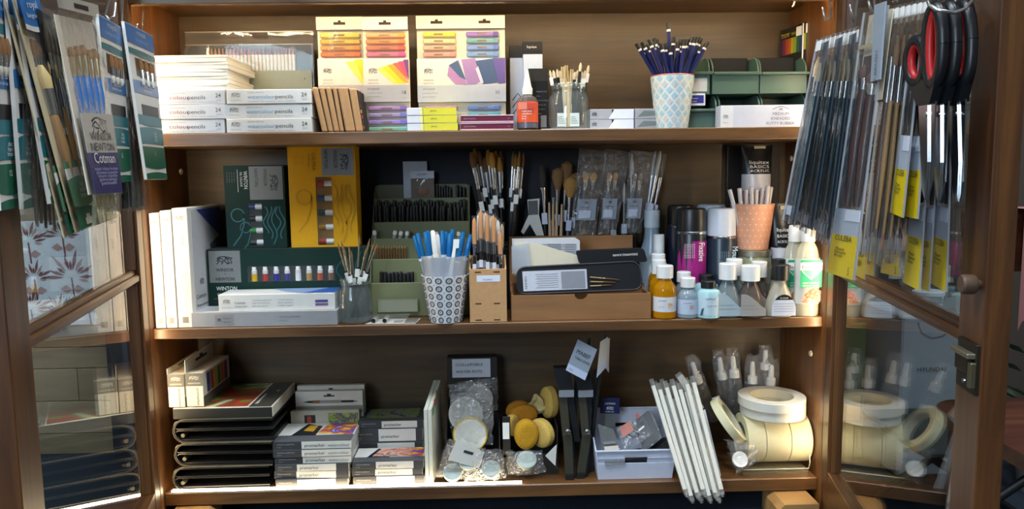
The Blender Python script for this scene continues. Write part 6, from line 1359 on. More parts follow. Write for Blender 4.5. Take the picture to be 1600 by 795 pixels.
# white basket
def basket():
    y = .045; a = P(937, 745, y).x; b = P(1050, 745, y).x; w = b - a; wt = P(1056, 703, y).x - P(933, 703, y).x; cx = (a + b) / 2; h = P(994, 703, y).z - Z3; d = .12; hbk = P(994, 632, y + d).z - Z3
    T = thing('white_basket', 'white plastic basket with handle slots holding small packets', 'basket', (cx, y, Z3)); m = K('#c9cedd', .4); t = .003
    def wall(z1, yy, off, slot=True):
        wb = w; s0, s1 = .022, .0055; zc_ = z1 * .66; b_ = MB()
        for (x0, x1, z0_, z1_) in ((-1, -s0 / w * 2, 0, z1), (s0 / w * 2, 1, 0, z1)):
            pass
        def xx(f, z): return f * (w / 2 + (wt - w) / 2 * z / h)
        def quad(f0, f1, za, zb):
            b_.hexa([(xx(f0, za), yy, za), (xx(f1, za), yy, za), (xx(f1, za), yy + t, za), (xx(f0, za), yy + t, za), (xx(f0, zb), yy + off, zb), (xx(f1, zb), yy + off, zb), (xx(f1, zb), yy + off + t, zb), (xx(f0, zb), yy + off + t, zb)])
        f = s0 / (w / 2); quad(-1, 1, 0, zc_ - s1); quad(-1, -f, zc_ - s1, zc_ + s1); quad(f, 1, zc_ - s1, zc_ + s1); quad(-1, 1, zc_ + s1, z1); return b_
    part(T, 'front', wall(h, 0, -.004), m); part(T, 'back', wall(hbk * .93, d, .004), m)
    part(T, 'base', MB().box(-w / 2, w / 2, t, d, 0, t), m)
    for s in (-1, 1):
        x0 = s * w / 2; x1 = s * wt / 2; b_ = MB(); b_.hexa([(x0 - t, 0, 0), (x0, 0, 0), (x0, d, 0), (x0 - t, d, 0), (x1 - t, -.004, h), (x1, -.004, h), (x1, d + .004, hbk * .93), (x1 - t, d + .004, hbk * .93)]); part(T, 'side', b_, m)
    part(T, 'rim', MB().tube([(-wt / 2, -.003, h), (wt / 2, -.003, h)], .0025, 6), m); part(T, 'rim', MB().tube([(-wt / 2, d + .004, hbk * .93), (wt / 2, d + .004, hbk * .93)], .0025, 6), m)
    return T
basket()
GP = clear('grey_pouch', (.75, .76, .76), .12, 1.45, milk=.35, milkcol='#8a8c8c', bump=.3, bscale=60)
def flat_packet(label, pix, ys2, m, name='small_packet', group='packets in the basket', extra=None):
    pts = [P(px, py, ys2[0] if k < 2 else ys2[1]) for k, (px, py) in enumerate(pix)]; o = min(pts, key=lambda p: p.z).copy(); L = [p - o for p in pts]
    T = thing(name, label, 'packet', o, 0, group); f = Face(T, L[3], L[2] - L[3], L[0] - L[3]); n = f.N * .003
    part(T, 'pouch', MB().hexa([L[3] - n, L[2] - n, L[1] - n, L[0] - n, L[3], L[2], L[1], L[0]]), m)
    if extra: extra(T, f)
    return T
def ex_pink(T, f): f.panel(.1, .5, .5, .9, K('#b06a5c', .5), 'pink_insert', e=.0008); part(T, 'clip', MB().torus(*f.at(.45, .35, .003), .010, .0016, axis='y', sx=1, sz=.5), mat('#8a8a8a', .3, 1)); f.panel(.72, .84, .8, .95, K('#a83a3a', .5), 'red_seal', e=.001)
def ex_lbl(T, f): f.panel(.1, .8, .2, .45, K('#c9c0b0', .5), 'label', e=.0008); f.panel(.1, .7, .5, .56, GREYTXT, 'print_line', e=.0008)
def ex_dark(T, f): f.panel(.08, .92, .05, .95, K('#4a4c4e', .5), 'insert', e=.0004); f.panel(.2, .5, .6, .66, WTXT, 'print_line', e=.0008)
flat_packet('dark grey packet leaning at the right of the basket', [(985, 660), (1018, 640), (1034, 684), (1004, 708)], (.115, .07), GP, extra=ex_dark)
flat_packet('clear packet with pink insert and metal clip in the basket', [(962, 668), (1005, 650), (1020, 676), (978, 706)], (.10, .06), FILM, extra=ex_pink)
flat_packet('long clear packet hanging over the basket front', [(934, 662), (958, 670), (978, 725), (946, 728)], (.075, .038), GP, extra=ex_lbl)
flat_packet('dark pouch at the back right of the basket', [(1012, 690), (1050, 680), (1052, 706), (1010, 712)], (.10, .07), K('#1d1e20', .5))
T, F = carton('blue_packet', 'small navy blue packet with white print standing in the basket', 'packet', 938, 968, 622, 646, .13, .006, K('#1c2454', .4), rz=R(-6)); F['front'].text(.5, .6, 'COTMAN', .004, WTXT, 'c', wmax=.022); F['front'].emblem(.5, .35, .016, .008, WTXT); F['front'].text(.5, .1, 'brush care', .003, WTXT, 'c')
part(T, 'stem', MB().box(-.012, .012, .001, .005, -.06, .0), GP)
single('dark_cloth', MB().prism([(-.045, 0), (.045, 0), (.047, .03), (.02, .038), (-.02, .032), (-.046, .036)], 0, .05), mat('#1b1c20', .9, var=.3, scale=90, bump=.5), 'dark cloth stuffed in the bottom of the white basket', 'cloth', loc=(P(994, 720, .06).x, .056, Z3 + .004))
# bundle of long white sticks in sleeves
random.seed(6)
SLV = clear('stick_sleeve', (.99, .99, .98), .15, 1.42, milk=.12, milkcol='#e2dfd4', bump=.3, bscale=50)
ordw = ['first', 'second', 'third', 'fourth', 'fifth', 'sixth', 'seventh', 'eighth', 'ninth', 'tenth', 'eleventh', 'twelfth', 'last']
for i in range(13):
    k = i % 2; xt = 1019 + i * 5.3; xb = 1071 + i * 4.7; yt = 598 + (i % 3) * 3 - (5 if i > 8 else 0); yb = 768 + (i % 3) * 5
    top = P(xt, yt, .076 + .017 * k); bot = P(xb, yb, -.009 + .013 * k)
    T, L = rod('wrapped_dowel', 'long white dowel in a clear sleeve beside the basket, %s from the left' % ordw[i], 'dowel', 'wrapped white dowels', bot, top)
    part(T, 'dowel', MB().box(-.0042, .0042, -.003, .003, .004, L - .006 - .02 * k, .001), K('#e4e1d8', .55))
    part(T, 'sleeve', MB().box(-.0045, .0045, -.0034, .0034, -.006, L + .008), SLV); part(T, 'sleeve_knot', MB().lathe([(.0034, -.010), (.0024, -.004), (.0034, .0)], 7, smooth=False), BAG)
T, cx, z0 = slab_on('white_card_strip', 'plain white card strip leaning right of the wrapped dowels', 'card', [(1092, 646), (1102, 640), (1128, 748), (1116, 754)], .003, K('#d9d9de', .5), .05)
T, cx, z0 = slab_on('foam_wedge', 'pale foam wedge leaning behind the wrapped dowels', 'foam', [(1058, 590), (1066, 584), (1100, 636), (1092, 646)], .02, K('#cfcdc6', .6), .09)
# masking tape
TAPE = mat('#d2caa2', .6, var=.05, scale=200); TAPEW = mat('#d8d4c6', .55)
def tape_roll(label, loc, M_, ro, ri, wd, m, core=True, group='masking tape rolls'):
    T = thing('tape_roll', label, 'tape', loc, 0, group); part(T, 'tape', MB().ring(ro, ri + .002, 0, wd, 40).xf(M_), m); part(T, 'core', MB().ring(ri + .0019, ri, .0004, wd - .0004, 36).xf(M_), K('#cdc4aa', .7)); return T
# four large rolls on one horizontal axis, lying on a clear tray
zbt = Z3 + .012; ro = (P(1212, 645, .098).z - zbt) / 2; zc3 = zbt + ro
xs = [P(px, 690, .085).x for px in (1160, 1188, 1226, 1259)]
for i in range(3):
    tape_roll(['large masking tape roll with open core, left of three in a row', 'large masking tape roll in the middle of the row', 'large masking tape roll lit by the strip, right of three in a row'][i], (xs[i], .098, zc3 - ro), Matrix.Translation((.0006, 0, ro)) @ Matrix.Rotation(R(90), 4, 'Y'), ro, ro * .62, xs[i + 1] - xs[i] - .0012, TAPE)
# two flat rolls on top
zt5 = zc3 + ro + .0006; hw_ = (P(1208, 628, .085).z - P(1208, 650, .085).z)
r2 = (P(1256, 630, .085).x - P(1158, 630, .085).x) / 2
tape_roll('white tape roll lying flat, lower of two on the big rolls', (P(1207, 640, .098).x, .098, zt5), Matrix.Identity(4), r2, r2 * .66, .020, TAPEW); tape_roll('white tape roll lying flat, upper of two on the big rolls', (P(1205, 620, .098).x, .096, zt5 + .0206), Matrix.Identity(4), r2 * 1.03, r2 * .66, .019, TAPEW)
# leaning roll
c_ = P(1133, 660, .085); tape_roll('masking tape roll leaning on its edge beside the big rolls', (c_.x, .085, c_.z), Matrix.Rotation(R(-38), 4, 'Y') @ Matrix.Rotation(R(90), 4, 'Y') @ Matrix.Rotation(R(12), 4, 'X'), .052, .034, .017, TAPE)
# clear tray under the rolls
xa, xb = P(1160, 735, .05).x, P(1262, 735, .05).x
T = thing('acrylic_tray', 'low clear acrylic tray carrying the tape rolls', 'tray', ((xa + xb) / 2, .05, Z3)); w = xb - xa; ACR = clear('acrylic', (.88, .86, .78), .04, 1.5, milk=.2, milkcol='#b8a888'); hz = zc3 - ro - Z3 - .0015
part(T, 'base', MB().box(-w / 2, w / 2, 0, .10, 0, .003), ACR); part(T, 'deck', MB().box(-w / 2, w / 2, .0, .10, hz - .003, hz), ACR); part(T, 'front', MB().box(-w / 2, w / 2, -.0025, 0, 0, hz - .002), ACR)
part(T, 'bright_edge', MB().tube([(-w / 2, -.001, hz + .001), (w / 2 + .001, -.001, hz + .001), (w / 2 + .004, -.001, hz + .012), (w / 2 + .005, .01, hz + .05), (w / 2 + .004, .04, hz + .07)], .0016, 6), mat('#c8bfa0', .2, .5))
# small bag with white lid
T, o = bag('lid_packet', 'small clear bag with a white round lid in front of the tape', 'packet', [(1132, 702), (1180, 712), (1184, 738), (1150, 758)], .042, thick=.008); disc(T, o, 1155, 718, .046, .016, .008, WTXT, 'lid', tilt=R(25))
# spray bottles in clear bags at the back
for i, (px, py, tx, ty, lean, s) in enumerate(((1092, 600, 1082, 566, -.45, 1), (1130, 595, 1124, 558, -.25, 1), (1148, 590, 1145, 556, -.15, 1), (1176, 600, 1176, 565, 0, 1), (1204, 600, 1206, 570, .05, 1.1), (1196, 570, 1196, 548, 0, .9))):
    y = .185 + .012 * (i % 2); k = .0013
    nb = P(px, py, y); tp_ = P(tx, ty, y); base = nb + (nb - tp_).normalized() * .085; dirv = (tp_ - base).normalized()
    base.z = max(base.z, Z3 + .002)
    T, L = rod('spray_bottle', 'bagged clear bottle with white nozzle, %s from the left at the back' % ['first', 'second', 'third', 'fourth', 'fifth, in front', 'last, tallest'][i], 'spray bottle', 'bagged spray bottles', base, tp_)
    part(T, 'bottle', MB().lathe([(.012, 0), (.014, .003), (.014, L * .5), (.010, L * .6), (.007, L * .64)], 16), clear('spray_clear', (.97, .98, .99), .05, 1.45)); part(T, 'collar', MB().lathe([(.0105, L * .64), (.0105, L * .76), (.008, L * .78)], 16), WTXT); part(T, 'nozzle', MB().lathe([(.0065, L * .78), (.005, L * .97), (.0035, L)], 12), WTXT)
    b = MB(); nb_ = 10; rg = []
    for v in range(9):
        z = L * (-.02 + 1.14 * v / 8); rr = .021 * (1 - .25 * (v / 8)) * (1 if v < 8 else .75); rg.append([((rr + random.uniform(-.003, .003)) * math.cos(2 * math.pi * j / nb_), (rr * .6 + random.uniform(-.003, .003)) * math.sin(2 * math.pi * j / nb_), z + random.uniform(-.004, .004)) for j in range(nb_)])
    b.loft(rg, cap=False, smooth=False); part(T, 'bag', b, BAG)
T, cx, z0 = slab_on('small_label_card', 'small pale card leaning between the bagged spray bottles', 'card', [(1112, 622), (1124, 618), (1130, 634), (1120, 640)], .001, K('#c9cdd8', .5), .13)
# ================================================================ THINGS HUNG ON THE DOORS
class Pack:
    """slab hung on a door: four pixel corners (TL,TR,BR,BL), each pair at its own distance off the door"""
    def __init__(s, door, name, label, cat, pix, offs, thick, group=None):
        pts = [door.at(px, py, offs[0] if k < 2 else offs[1]) for k, (px, py) in enumerate(pix)]
        if door.side > 0: pass
        o = pts[3].lerp(pts[2], .5); s.L = [p - o for p in pts]; s.T = thing(name, label, cat, o, 0, group); s.o = o
        s.f = Face(s.T, s.L[3], s.L[2] - s.L[3], s.L[0] - s.L[3]); s.th = thick
        s.w = (s.L[2] - s.L[3]).length; s.h = (s.L[0] - s.L[3]).length
    def q(s, u, v, e=0):
        a = s.L[3].lerp(s.L[2], u); c = s.L[0].lerp(s.L[1], u); return a.lerp(c, v) + s.f.N * e
    def slab(s, name, u0, u1, v0, v1, m, e0=None, e1=0.0, n=1):
        e0 = -s.th if e0 is None else e0; b = MB()
        for k in range(n):
            a, c = v0 + (v1 - v0) * k / n, v0 + (v1 - v0) * (k + 1) / n
            b.hexa([s.q(u0, a, e0), s.q(u1, a, e0), s.q(u1, a, e1), s.q(u0, a, e1), s.q(u0, c, e0), s.q(u1, c, e0), s.q(u1, c, e1), s.q(u0, c, e1)])
        return part(s.T, name, b, m)
    def lab(s, name, u0, u1, v0, v1, m, e=.0006): return s.slab(name, u0, u1, v0, v1, m, e - .0005, e)
    def wave(s, name, v0, v1, a0, a1, m, e=.0006):
        """band with sloping wavy edges"""
        n = 8; b = MB(); lo = [(k / n, v0 + a0 * math.sin(k / n * 3.1)) for k in range(n + 1)]; hi = [(k / n, v1 + a1 * math.sin(k / n * 3.1)) for k in range(n + 1)]
        b.add([s.q(u, v, e) for u, v in lo + hi], [(k, k + 1, n + 2 + k, n + 1 + k) for k in range(n)]); return part(s.T, name, b, m)
    def brush(s, u, v0, v1, r, hm, fm, bm, head=.22, fer=.12, u1=None, flat=1.0, e=None):
        u1 = u if u1 is None else u1; e = -s.th / 2 if e is None else e; g = lambda t: s.q(u + (u1 - u) * t, v0 + (v1 - v0) * t, e)
        h = part(s.T, 'brush', MB().tube([g(0), g(.5 * (1 - head - fer)), g(1 - head - fer)], [r * .5, r, r * .8], 7), hm)
        part(h, 'ferrule', MB().tube([g(1 - head - fer), g(1 - head)], [r * .85, r * 1.1], 7), fm); part(h, 'bristles', MB().tube([g(1 - head), g(1 - head * .5), g(1)], [r * 1.1, r * 1.2, r * .5], 7), bm); return h
    def ff(s, v):
        return Face(s.T, s.q(0, v), s.q(1, v) - s.q(0, v), (s.q(.5, v + .1) - s.q(.5, v)) * 10)
    def text(s, u, v, t, h, m, vert=0, wmax=None, e=.0016): return s.ff(v).text(u, 0, t, h, m, 'c', e=e, vert=vert, wmax=wmax)
LB = K('#2a6aa8', .35); TEAL = K('#176a72', .35); DG = K('#0f5a42', .35); PW = K('#d6d3cc', .4); DBR = K('#3a2a20', .6)
def card_pack(door, label, pix, offs, group, lower=True):
    p = Pack(door, 'brush_card', label, 'brush pack', pix, offs, .004, group)
    p.slab('card', 0, 1, 0, 1, PW, n=2)
    p.wave('blue_header', .87, .995, .0, .0, LB); p.text(.5, .945, 'royal', .008, PW, wmax=p.w * .4); p.text(.5, .90, 'langnickel', .005, K('#7fb4d8', .5, var=0), wmax=p.w * .6)
    p.wave('teal_stripe', .80, .835, -.004, .006, TEAL); p.lab('window', .18, .92, .66, .78, K('#4a3a26', .5), .0005)
    for k in range(3): p.brush(.32 + .2 * k, .60, .775, .0035, K('#c9c3b4', .4), SILVER, K('#7a5228', .8), .45, .3, e=.0025)
    p.wave('blue_band', .545, .625, 0, .008, LB); p.text(.5, .59, 'Majestic', .006, PW, wmax=p.w * .5); p.text(.5, .562, 'brush set', .004, PW, wmax=p.w * .4)
    p.lab('window', .2, .9, .40, .475, BLACK, .0005); p.wave('teal_stripe', .345, .405, -.006, .0, TEAL)
    p.wave('green_band', .22, .32, .004, .012, TEAL); p.text(.6, .285, 'short', .005, PW); p.text(.6, .262, 'handle', .005, PW); p.text(.6, .24, 'brushes', .005, PW)
    p.wave('green_band', .075, .205, -.012, .0, DG); p.text(.5, .15, '12', .006, PW); p.wave('green_foot', .0, .035, 0, .01, DG)
    return p
gl = 'blue and green brush cards on the left door'
card_pack(DL, 'blue, white and green brush card at the far left edge of the door', [(-28, -28), (10, -14), (35, 323), (2, 329)], (.004, .006), gl)
card_pack(DL, 'blue, white and green brush card, second from the left edge', [(10, -24), (34, -12), (60, 322), (37, 327)], (.009, .016), gl)
card_pack(DL, 'blue, white and green brush card tucked behind the bristle brush pack', [(22, -20), (48, -6), (103, 320), (80, 318)], (.015, .036), gl)
BR = K('#a89a86', .5)
# long clear sleeve with grey handles hanging lowest
p = Pack(DL, 'brush_sleeve', 'long clear sleeve of grey handled brushes hanging lowest on the left door', 'brush pack', [(38, 60), (62, 74), (106, 372), (34, 362)], (.013, .022), .004)
p.slab('sleeve', 0, 1, 0, 1, FILM, -.0006, 0, 3)
for k in range(5): p.brush(.35 + .1 * k, .04 + .02 * (k % 2), .8, .0030, K(['#6a5a4c', '#8a7c70', '#544840', '#7a6c60', '#9a8c7c'][k], .4), SILVER, K('#b09a6a', .8))
# bristle brush packs
for j, (pix, offs, lab) in enumerate((([(14, -6), (44, 2), (124, 362), (108, 370)], (.013, .049), 'bristle brush pack half hidden behind the front one'), ([(27, -6), (60, -3), (156, 350), (126, 361)], (.020, .058), 'hog bristle brush pack with blue header and two wooden handles'))):
    p = Pack(DL, 'bristle_brush_pack', lab, 'brush pack', pix, offs, .006, 'bristle brush packs'); CARD = K('#cdbb98', .5)
    p.slab('card', 0, 1, .0, .99, CARD, -.006, -.005, 2); p.slab('film', 0, 1, .0, .99, FILM, -.0006, 0, 2)
    p.wave('blue_header', .89, 1.0, -.012, 0, LB); p.wave('white_stripe', .868, .89, -.012, -.012, PW); p.text(.5, .955, 'royal', .008, PW, wmax=p.w * .4); p.text(.5, .915, 'langnickel', .005, PW, wmax=p.w * .6)
    if j:
        for k in range(2):
            p.brush(.30 + .40 * k, .22, .72 + .05 * k, .0075, K('#b98f5e', .5), SILVER, K('#cdb278', .85), .20, .22, u1=.28 + .42 * k)
            part(p.T, 'price_print', MB().hexa([p.q(.36 + .22 * k, .42, .0), p.q(.5 + .22 * k, .42, .0), p.q(.5 + .22 * k, .42, .0004), p.q(.36 + .22 * k, .42, .0004), p.q(.36 + .22 * k, .45, .0), p.q(.5 + .22 * k, .45, .0), p.q(.5 + .22 * k, .45, .0004), p.q(.36 + .22 * k, .45, .0004)]), WTXT)
    p.wave('green_band', .275, .305, 0, 0, K('#4c7a58', .4)); p.wave('green_band', .11, .225, -.01, .012, K('#4f7c5c', .4)); p.wave('green_band', .0, .09, .01, .008, DG); p.wave('white_stripe', .225, .275, .012, 0, PW)
    p.text(.55, .19, 'hog', .006, PW, e=.0016); p.text(.55, .165, 'bristle', .006, PW, e=.0016); p.text(.55, .14, 'brushes', .006, PW, e=.0016); p.lab('white_square', .35, .65, .02, .05, PW, .001); p.lab('white_square', .42, .58, .05, .065, PW, .001)
# dark sleeves between
for j, (pix, offs, lab) in enumerate((([(64, 6), (88, 22), (130, 260), (108, 262)], (.030, .046), 'dark empty sleeve behind the bristle brush pack'), ([(184, 46), (200, 52), (224, 328), (196, 332)], (.038, .050), 'dark brush sleeve hanging beside the rear brush card, left'), ([(192, 48), (207, 54), (233, 326), (208, 330)], (.051, .070), 'dark brush sleeve hanging beside the rear brush card, right'))):
    p = Pack(DL, 'dark_sleeve', lab, 'brush pack', pix, offs, .006, 'dark sleeves'); p.slab('film', 0, 1, 0, 1, FILM, -.0006, 0, 2); p.slab('backing', .05, .95, .02, .98, K('#24262a', .4), -.006, -.0055, 2)
    for k in range(3): p.brush(.22 + .27 * k, .06, .9, .0035, K(['#1a1c1e', '#2a3a34', '#16181a'][k], .3), SILVER, K('#4a3a28', .8))
# watercolour brush set
p = Pack(DL, 'watercolour_brush_set', 'clear wallet of blue handled watercolour brushes with navy and grey label', 'brush pack', [(87, -10), (152, 8), (192, 300), (147, 303)], (.046, .077), .006)
p.slab('card', .0, 1, .0, .90, K('#d3c8b4', .5), -.006, -.005, 2); p.slab('film', -.01, 1.01, -.01, 1.0, FILM, -.0006, 0, 2)
p.lab('header', 0, 1, .93, 1.0, K('#9c978c', .45), .0008); p.lab('slot', .35, .7, .95, .975, BLACK, .0012)
for k in range(5): p.brush(.16 + .155 * k, .40, .74 + .01 * (k % 3), .0048, K('#2268b0', .35), mat('#b8a888', .3, .8), K('#7a5a3a', .8), .16, .28)
p.lab('grey_label', .02, .98, .205, .405, K('#a19b90', .45), .0008); p.lab('navy_label', .02, .98, .0, .205, K('#23285a', .4), .0008); p.ff(.345).emblem(.5, 0, p.w * .55, .022, INK); p.text(.5, .268, 'WINSOR', .009, INK, wmax=p.w * .72); p.text(.5, .247, '&', .004, INK); p.text(.5, .215, 'NEWTON', .009, INK, wmax=p.w * .78)
p.text(.5, .152, 'Cotman', .012, PW, wmax=p.w * .7)
for k in range(5): p.text(.5, .115 - .018 * k, ['water colour brushes', 'pinceaux aquarelle', 'short handle', 'pinceles', 'pennelli'][k], .004, K('#9a9cc0', .5, var=0), wmax=p.w * (.8 - .07 * k))
p2 = Pack(DL, 'clear_wallet', 'empty lower end of a clear wallet hanging below the navy label', 'sleeve', [(150, 300), (184, 300), (182, 340), (150, 352)], (.071, .074), .004); p2.slab('film', 0, 1, 0, 1, clear('yellowed_film', (.92, .93, .86), .1, 1.4, milk=.16, milkcol='#b9b79a', bump=.4, bscale=40), n=1)
card_pack(DL, 'blue and green brush card between the navy labelled set and the dark sleeves', [(154, 22), (188, 42), (208, 283), (176, 287)], (.051, .064), gl)
card_pack(DL, 'blue and green brush card nearest the cabinet, in front of the pencil boxes', [(194, 33), (238, 56), (261, 280), (230, 280)], (.056, .086), gl)
# hooks
HOOKM = mat('#c9c6c0', .25, .9)
def hook(door, pts, off0=0.0):
    """wire hook: pixel path on planes stepping away from the door"""
    w = [door.at(px, py, o * .62) for px, py, o in pts]; M_ = door.obj.matrix_basis.copy(); M_.translation = door.H - Vector((0, .12, 0))
    inv = (Matrix.Translation(door.H) @ Matrix.Rotation(math.atan2(door.u.y, door.u.x), 4, 'Z')).inverted()
    part(door.obj, 'hook', MB().tube([inv @ q for q in w], .0018, 6), HOOKM)
for pts in ([(176, -12, .0), (172, 0, .05), (165, 24, .07), (170, 30, .08), (178, 26, .09), (181, 5, .092)], [(192, -12, .0), (191.5, 10, .045), (191, 38, .055), (196, 42, .065), (203, 36, .07)], [(222, 0, .0), (224, 26, .03), (224, 44, .05), (220, 55, .06), (213, 52, .066), (215, 38, .068)], [(86, -40, .0), (96, -18, .1), (104, -4, .11), (112, -8, .12)], [(40, -40, .0), (44, -14, .07), (50, -4, .08), (56, -10, .085)]): hook(DL, pts)
# ---------------------------------------------------------------- right door
TH = K('#1f3f4c', .3); TH2 = K('#223a34', .3); BRNH = K('#3d2c2a', .3)
for i in range(9):
    xt = 1277 + 7.2 * i; yt = 62 - 2.2 * i; xb = 1223 + 8.8 * i; yb = 344 + 5.2 * i
    off = (.130 - .0076 * i, .172 - .0098 * i)
    p = Pack(DR, 'teal_brush_sleeve', 'clear sleeve with teal handled brush near the cabinet, %s from the cabinet side' % ['first', 'second', 'third', 'fourth', 'fifth', 'sixth', 'seventh', 'eighth', 'ninth'][i], 'brush pack', [(xt, yt), (xt + 13, yt - 6), (xb + 14, yb + 6), (xb, yb)], off, .006, 'teal brush sleeves')
    p.slab('film', 0, 1, 0, 1, FILM, -.0006, 0, 3)
    if i % 3 == 0: p.slab('card', .02, .9, .02, .98, K('#4c5660', .5), -.006, -.0055, 2)
    p.brush(.35, .10, .90, .0036, TH if i % 4 != 2 else TH2, SILVER, K('#cbb084' if i in (0, 1, 4) else '#b8b0a2', .8), .14, .10); p.brush(.7, .08, .86, .003, TH, SILVER, K('#9a8c74', .8), .13, .10)
    p.lab('size_tag', .1, .7, .93, .985, WTXT, .001); p.lab('price_tag', .3, .75, .04, .09, K('#aeb9c8', .5), .001); p.slab('edge_seam', -.015, .03, 0, 1, clear('seam', (.9, .9, .9), .2, 1.6, milk=.5, milkcol='#b9bcc2'), -.001, .001, 2)
def yellow_pack(label, pix, offs, vy, vg, dark=BRNH, heads='#4a3630', card=None, name='yellow_label_pack', n=2, five=True, film=True):
    p = Pack(DR, name, label, 'brush pack', pix, offs, .007, 'yellow labelled brush packs')
    p.slab('film', 0, 1, 0, 1, FILM, -.0006, 0, 3)
    if card: p.slab('card', .02, .98, card, .99, K('#cfc4ae', .5), -.007, -.006, 2)
    for k in range(n): p.brush(.33 + .34 * k / max(1, n - 1) if n > 1 else .5, vg + .01, .80 - .03 * k, min(.0075, p.w * .13), dark, SILVER, K(heads, .8), .10, .08)
    p.lab('grey_label', .0, 1, vy, vg, K('#a3acb8', .45), .0008); p.lab('yellow_label', 0, 1, 0, vy, K('#d8bd12', .4), .0008); p.lab('price_tag', .45, .97, vg - (vg - vy) * .45, vg - .004, K('#c6ccd8', .5), .0013)
    p.text(.5, vy * .86, 'CULEBA', .007, INK, wmax=p.w * .6); p.text(.42, vy * .62, 'Mixed', .004, INK, wmax=p.w * .3); p.text(.45, vy * .54, 'Filament', .004, INK, wmax=p.w * .42); p.text(.4, vy * .46, 'Brush', .004, INK, wmax=p.w * .3)
    if five: p.text(.82, vy * .08, '5', .009, INK)
    p.slab('edge_seam', -.012, .02, 0, 1, MATS['seam'], -.001, .001, 2); p.slab('edge_seam', .98, 1.012, 0, 1, MATS['seam'], -.001, .001, 2)
    return p
p = yellow_pack('large clear pack with yellow label and brown flat brushes, foremost on the right door', [(1350, 20), (1388, 8), (1334, 438), (1292, 425)], (.076, .112), .155, .255, card=.66)
p.slab('brush_head', .25, .62, .74, .83, K('#4a2e30', .7), -.004, -.001); p.lab('card_fold', 0, 1, .86, .875, K('#a89878', .5), .0006)
p = Pack(DR, 'ruler_strip', 'pale blue grey strip with small print hanging over the large yellow pack', 'strip', [(1366, 8), (1383, 2), (1374, 124), (1360, 128)], (.086, .090), .002); p.slab('strip', 0, 1, 0, 1, K('#9aa6b2', .4)); p.text(.7, .1, 'FLAT BRUSH', .006, INK, vert=1, wmax=.05)
for i in range(6):
    xt = 1392 + 9 * i; xb = 1346 + 11.5 * i; yb = [398, 408, 412, 404, 410, 402][i]; off = (.066 - .0085 * i, .098 - .0105 * i)
    p = Pack(DR, 'brown_brush_sleeve', 'clear sleeve with long brown brush, %s right of the large yellow pack' % ['first', 'second', 'third', 'fourth', 'fifth', 'sixth'][i], 'brush pack', [(xt, 14 - 2 * i), (xt + 16, 6 - 2 * i), (xb + 17, yb + 8), (xb, yb)], off, .006, 'brown brush sleeves')
    p.slab('film', 0, 1, 0, 1, FILM, -.0006, 0, 3); p.slab('edge_seam', -.03, .06, 0, 1, clear('cream_seam', (.9, .88, .82), .2, 1.6, milk=.6, milkcol='#c2b9a8'), -.001, .001, 2)
    p.brush(.42, .10, .93, .0044, BRNH if i % 2 else K('#463022', .3), SILVER, K(['#5a4434', '#6a4e30', '#4a3a2c'][i % 3], .8), .16, .22); p.brush(.8, .12, .88, .003, K('#8a6a3a', .4), SILVER, K('#6a5038', .8), .16, .18)
    p.lab('size_tag', .2, .85, .95, .99, WTXT, .001)
for j, (pix, offs, vy, vg, lab) in enumerate((
    ([(1424, 60), (1440, 54), (1411, 340), (1392, 332)], (.054, .070), .26, .45, 'short pack with yellow label hanging in front of the brown brushes, left'),
    ([(1442, 58), (1456, 52), (1434, 342), (1414, 338)], (.044, .057), .26, .45, 'short pack with yellow label hanging in front of the brown brushes, right'),
    ([(1446, 60), (1462, 54), (1437, 454), (1412, 441)], (.031, .046), .20, .33, 'long pack with creased yellow label below the scissors, left'),
    ([(1464, 60), (1476, 56), (1452, 455), (1437, 450)], (.022, .030), .20, .33, 'narrow pack with yellow label below the scissors, between two wider ones'),
    ([(1478, 60), (1492, 56), (1479, 456), (1454, 442)], (.014, .018), .20, .33, 'long pack with yellow label below the scissors, right'))):
    yellow_pack(lab, pix, offs, vy, vg, dark=K('#1e2026', .3), heads='#8a7a66', n=2, five=False)
for j, (pix, lab) in enumerate((([(1345, 300), (1360, 296), (1352, 437), (1337, 430)], 'yellow labelled pack end peeping out behind the large one'), ([(1362, 300), (1376, 296), (1366, 432), (1352, 428)], 'second yellow labelled pack end behind the large one'), ([(1390, 300), (1412, 296), (1406, 432), (1377, 426)], 'yellow labelled pack end with a black five, behind the brown brushes'))):
    yellow_pack(lab, pix, (.030, .034), .28, .45, n=1, five=j == 2)
for pts in ([(1300, -12, .0), (1296, 4, .06), (1298, 14, .1), (1296, 30, .115), (1290, 34, .125), (1285, 12, .13)], [(1342, -12, .0), (1338, 12, .06), (1337, 26, .09), (1334, 34, .1), (1328, 8, .105)], [(1368, -14, .0), (1366, 4, .07), (1368, 16, .09), (1362, 18, .1), (1357, 2, .105)], [(1410, -20, .0), (1404, -6, .06), (1400, 4, .08), (1395, -8, .085)], [(1516, -14, .0), (1520, 0, .04), (1508, 14, .06), (1490, 20, .085), (1464, 16, .11), (1452, 8, .115), (1448, -4, .12)]): hook(DR, pts)
hk = P(1252, -4, .10); 
part(CAB, 'cup_hook', MB().tube([Vector(v) - Vector((0, .12, 0)) for v in (P(1243, -6, .012), P(1242, 2, .013), P(1240, 8, .014), P(1238, 11, .014))], .0016, 6), HOOKM)
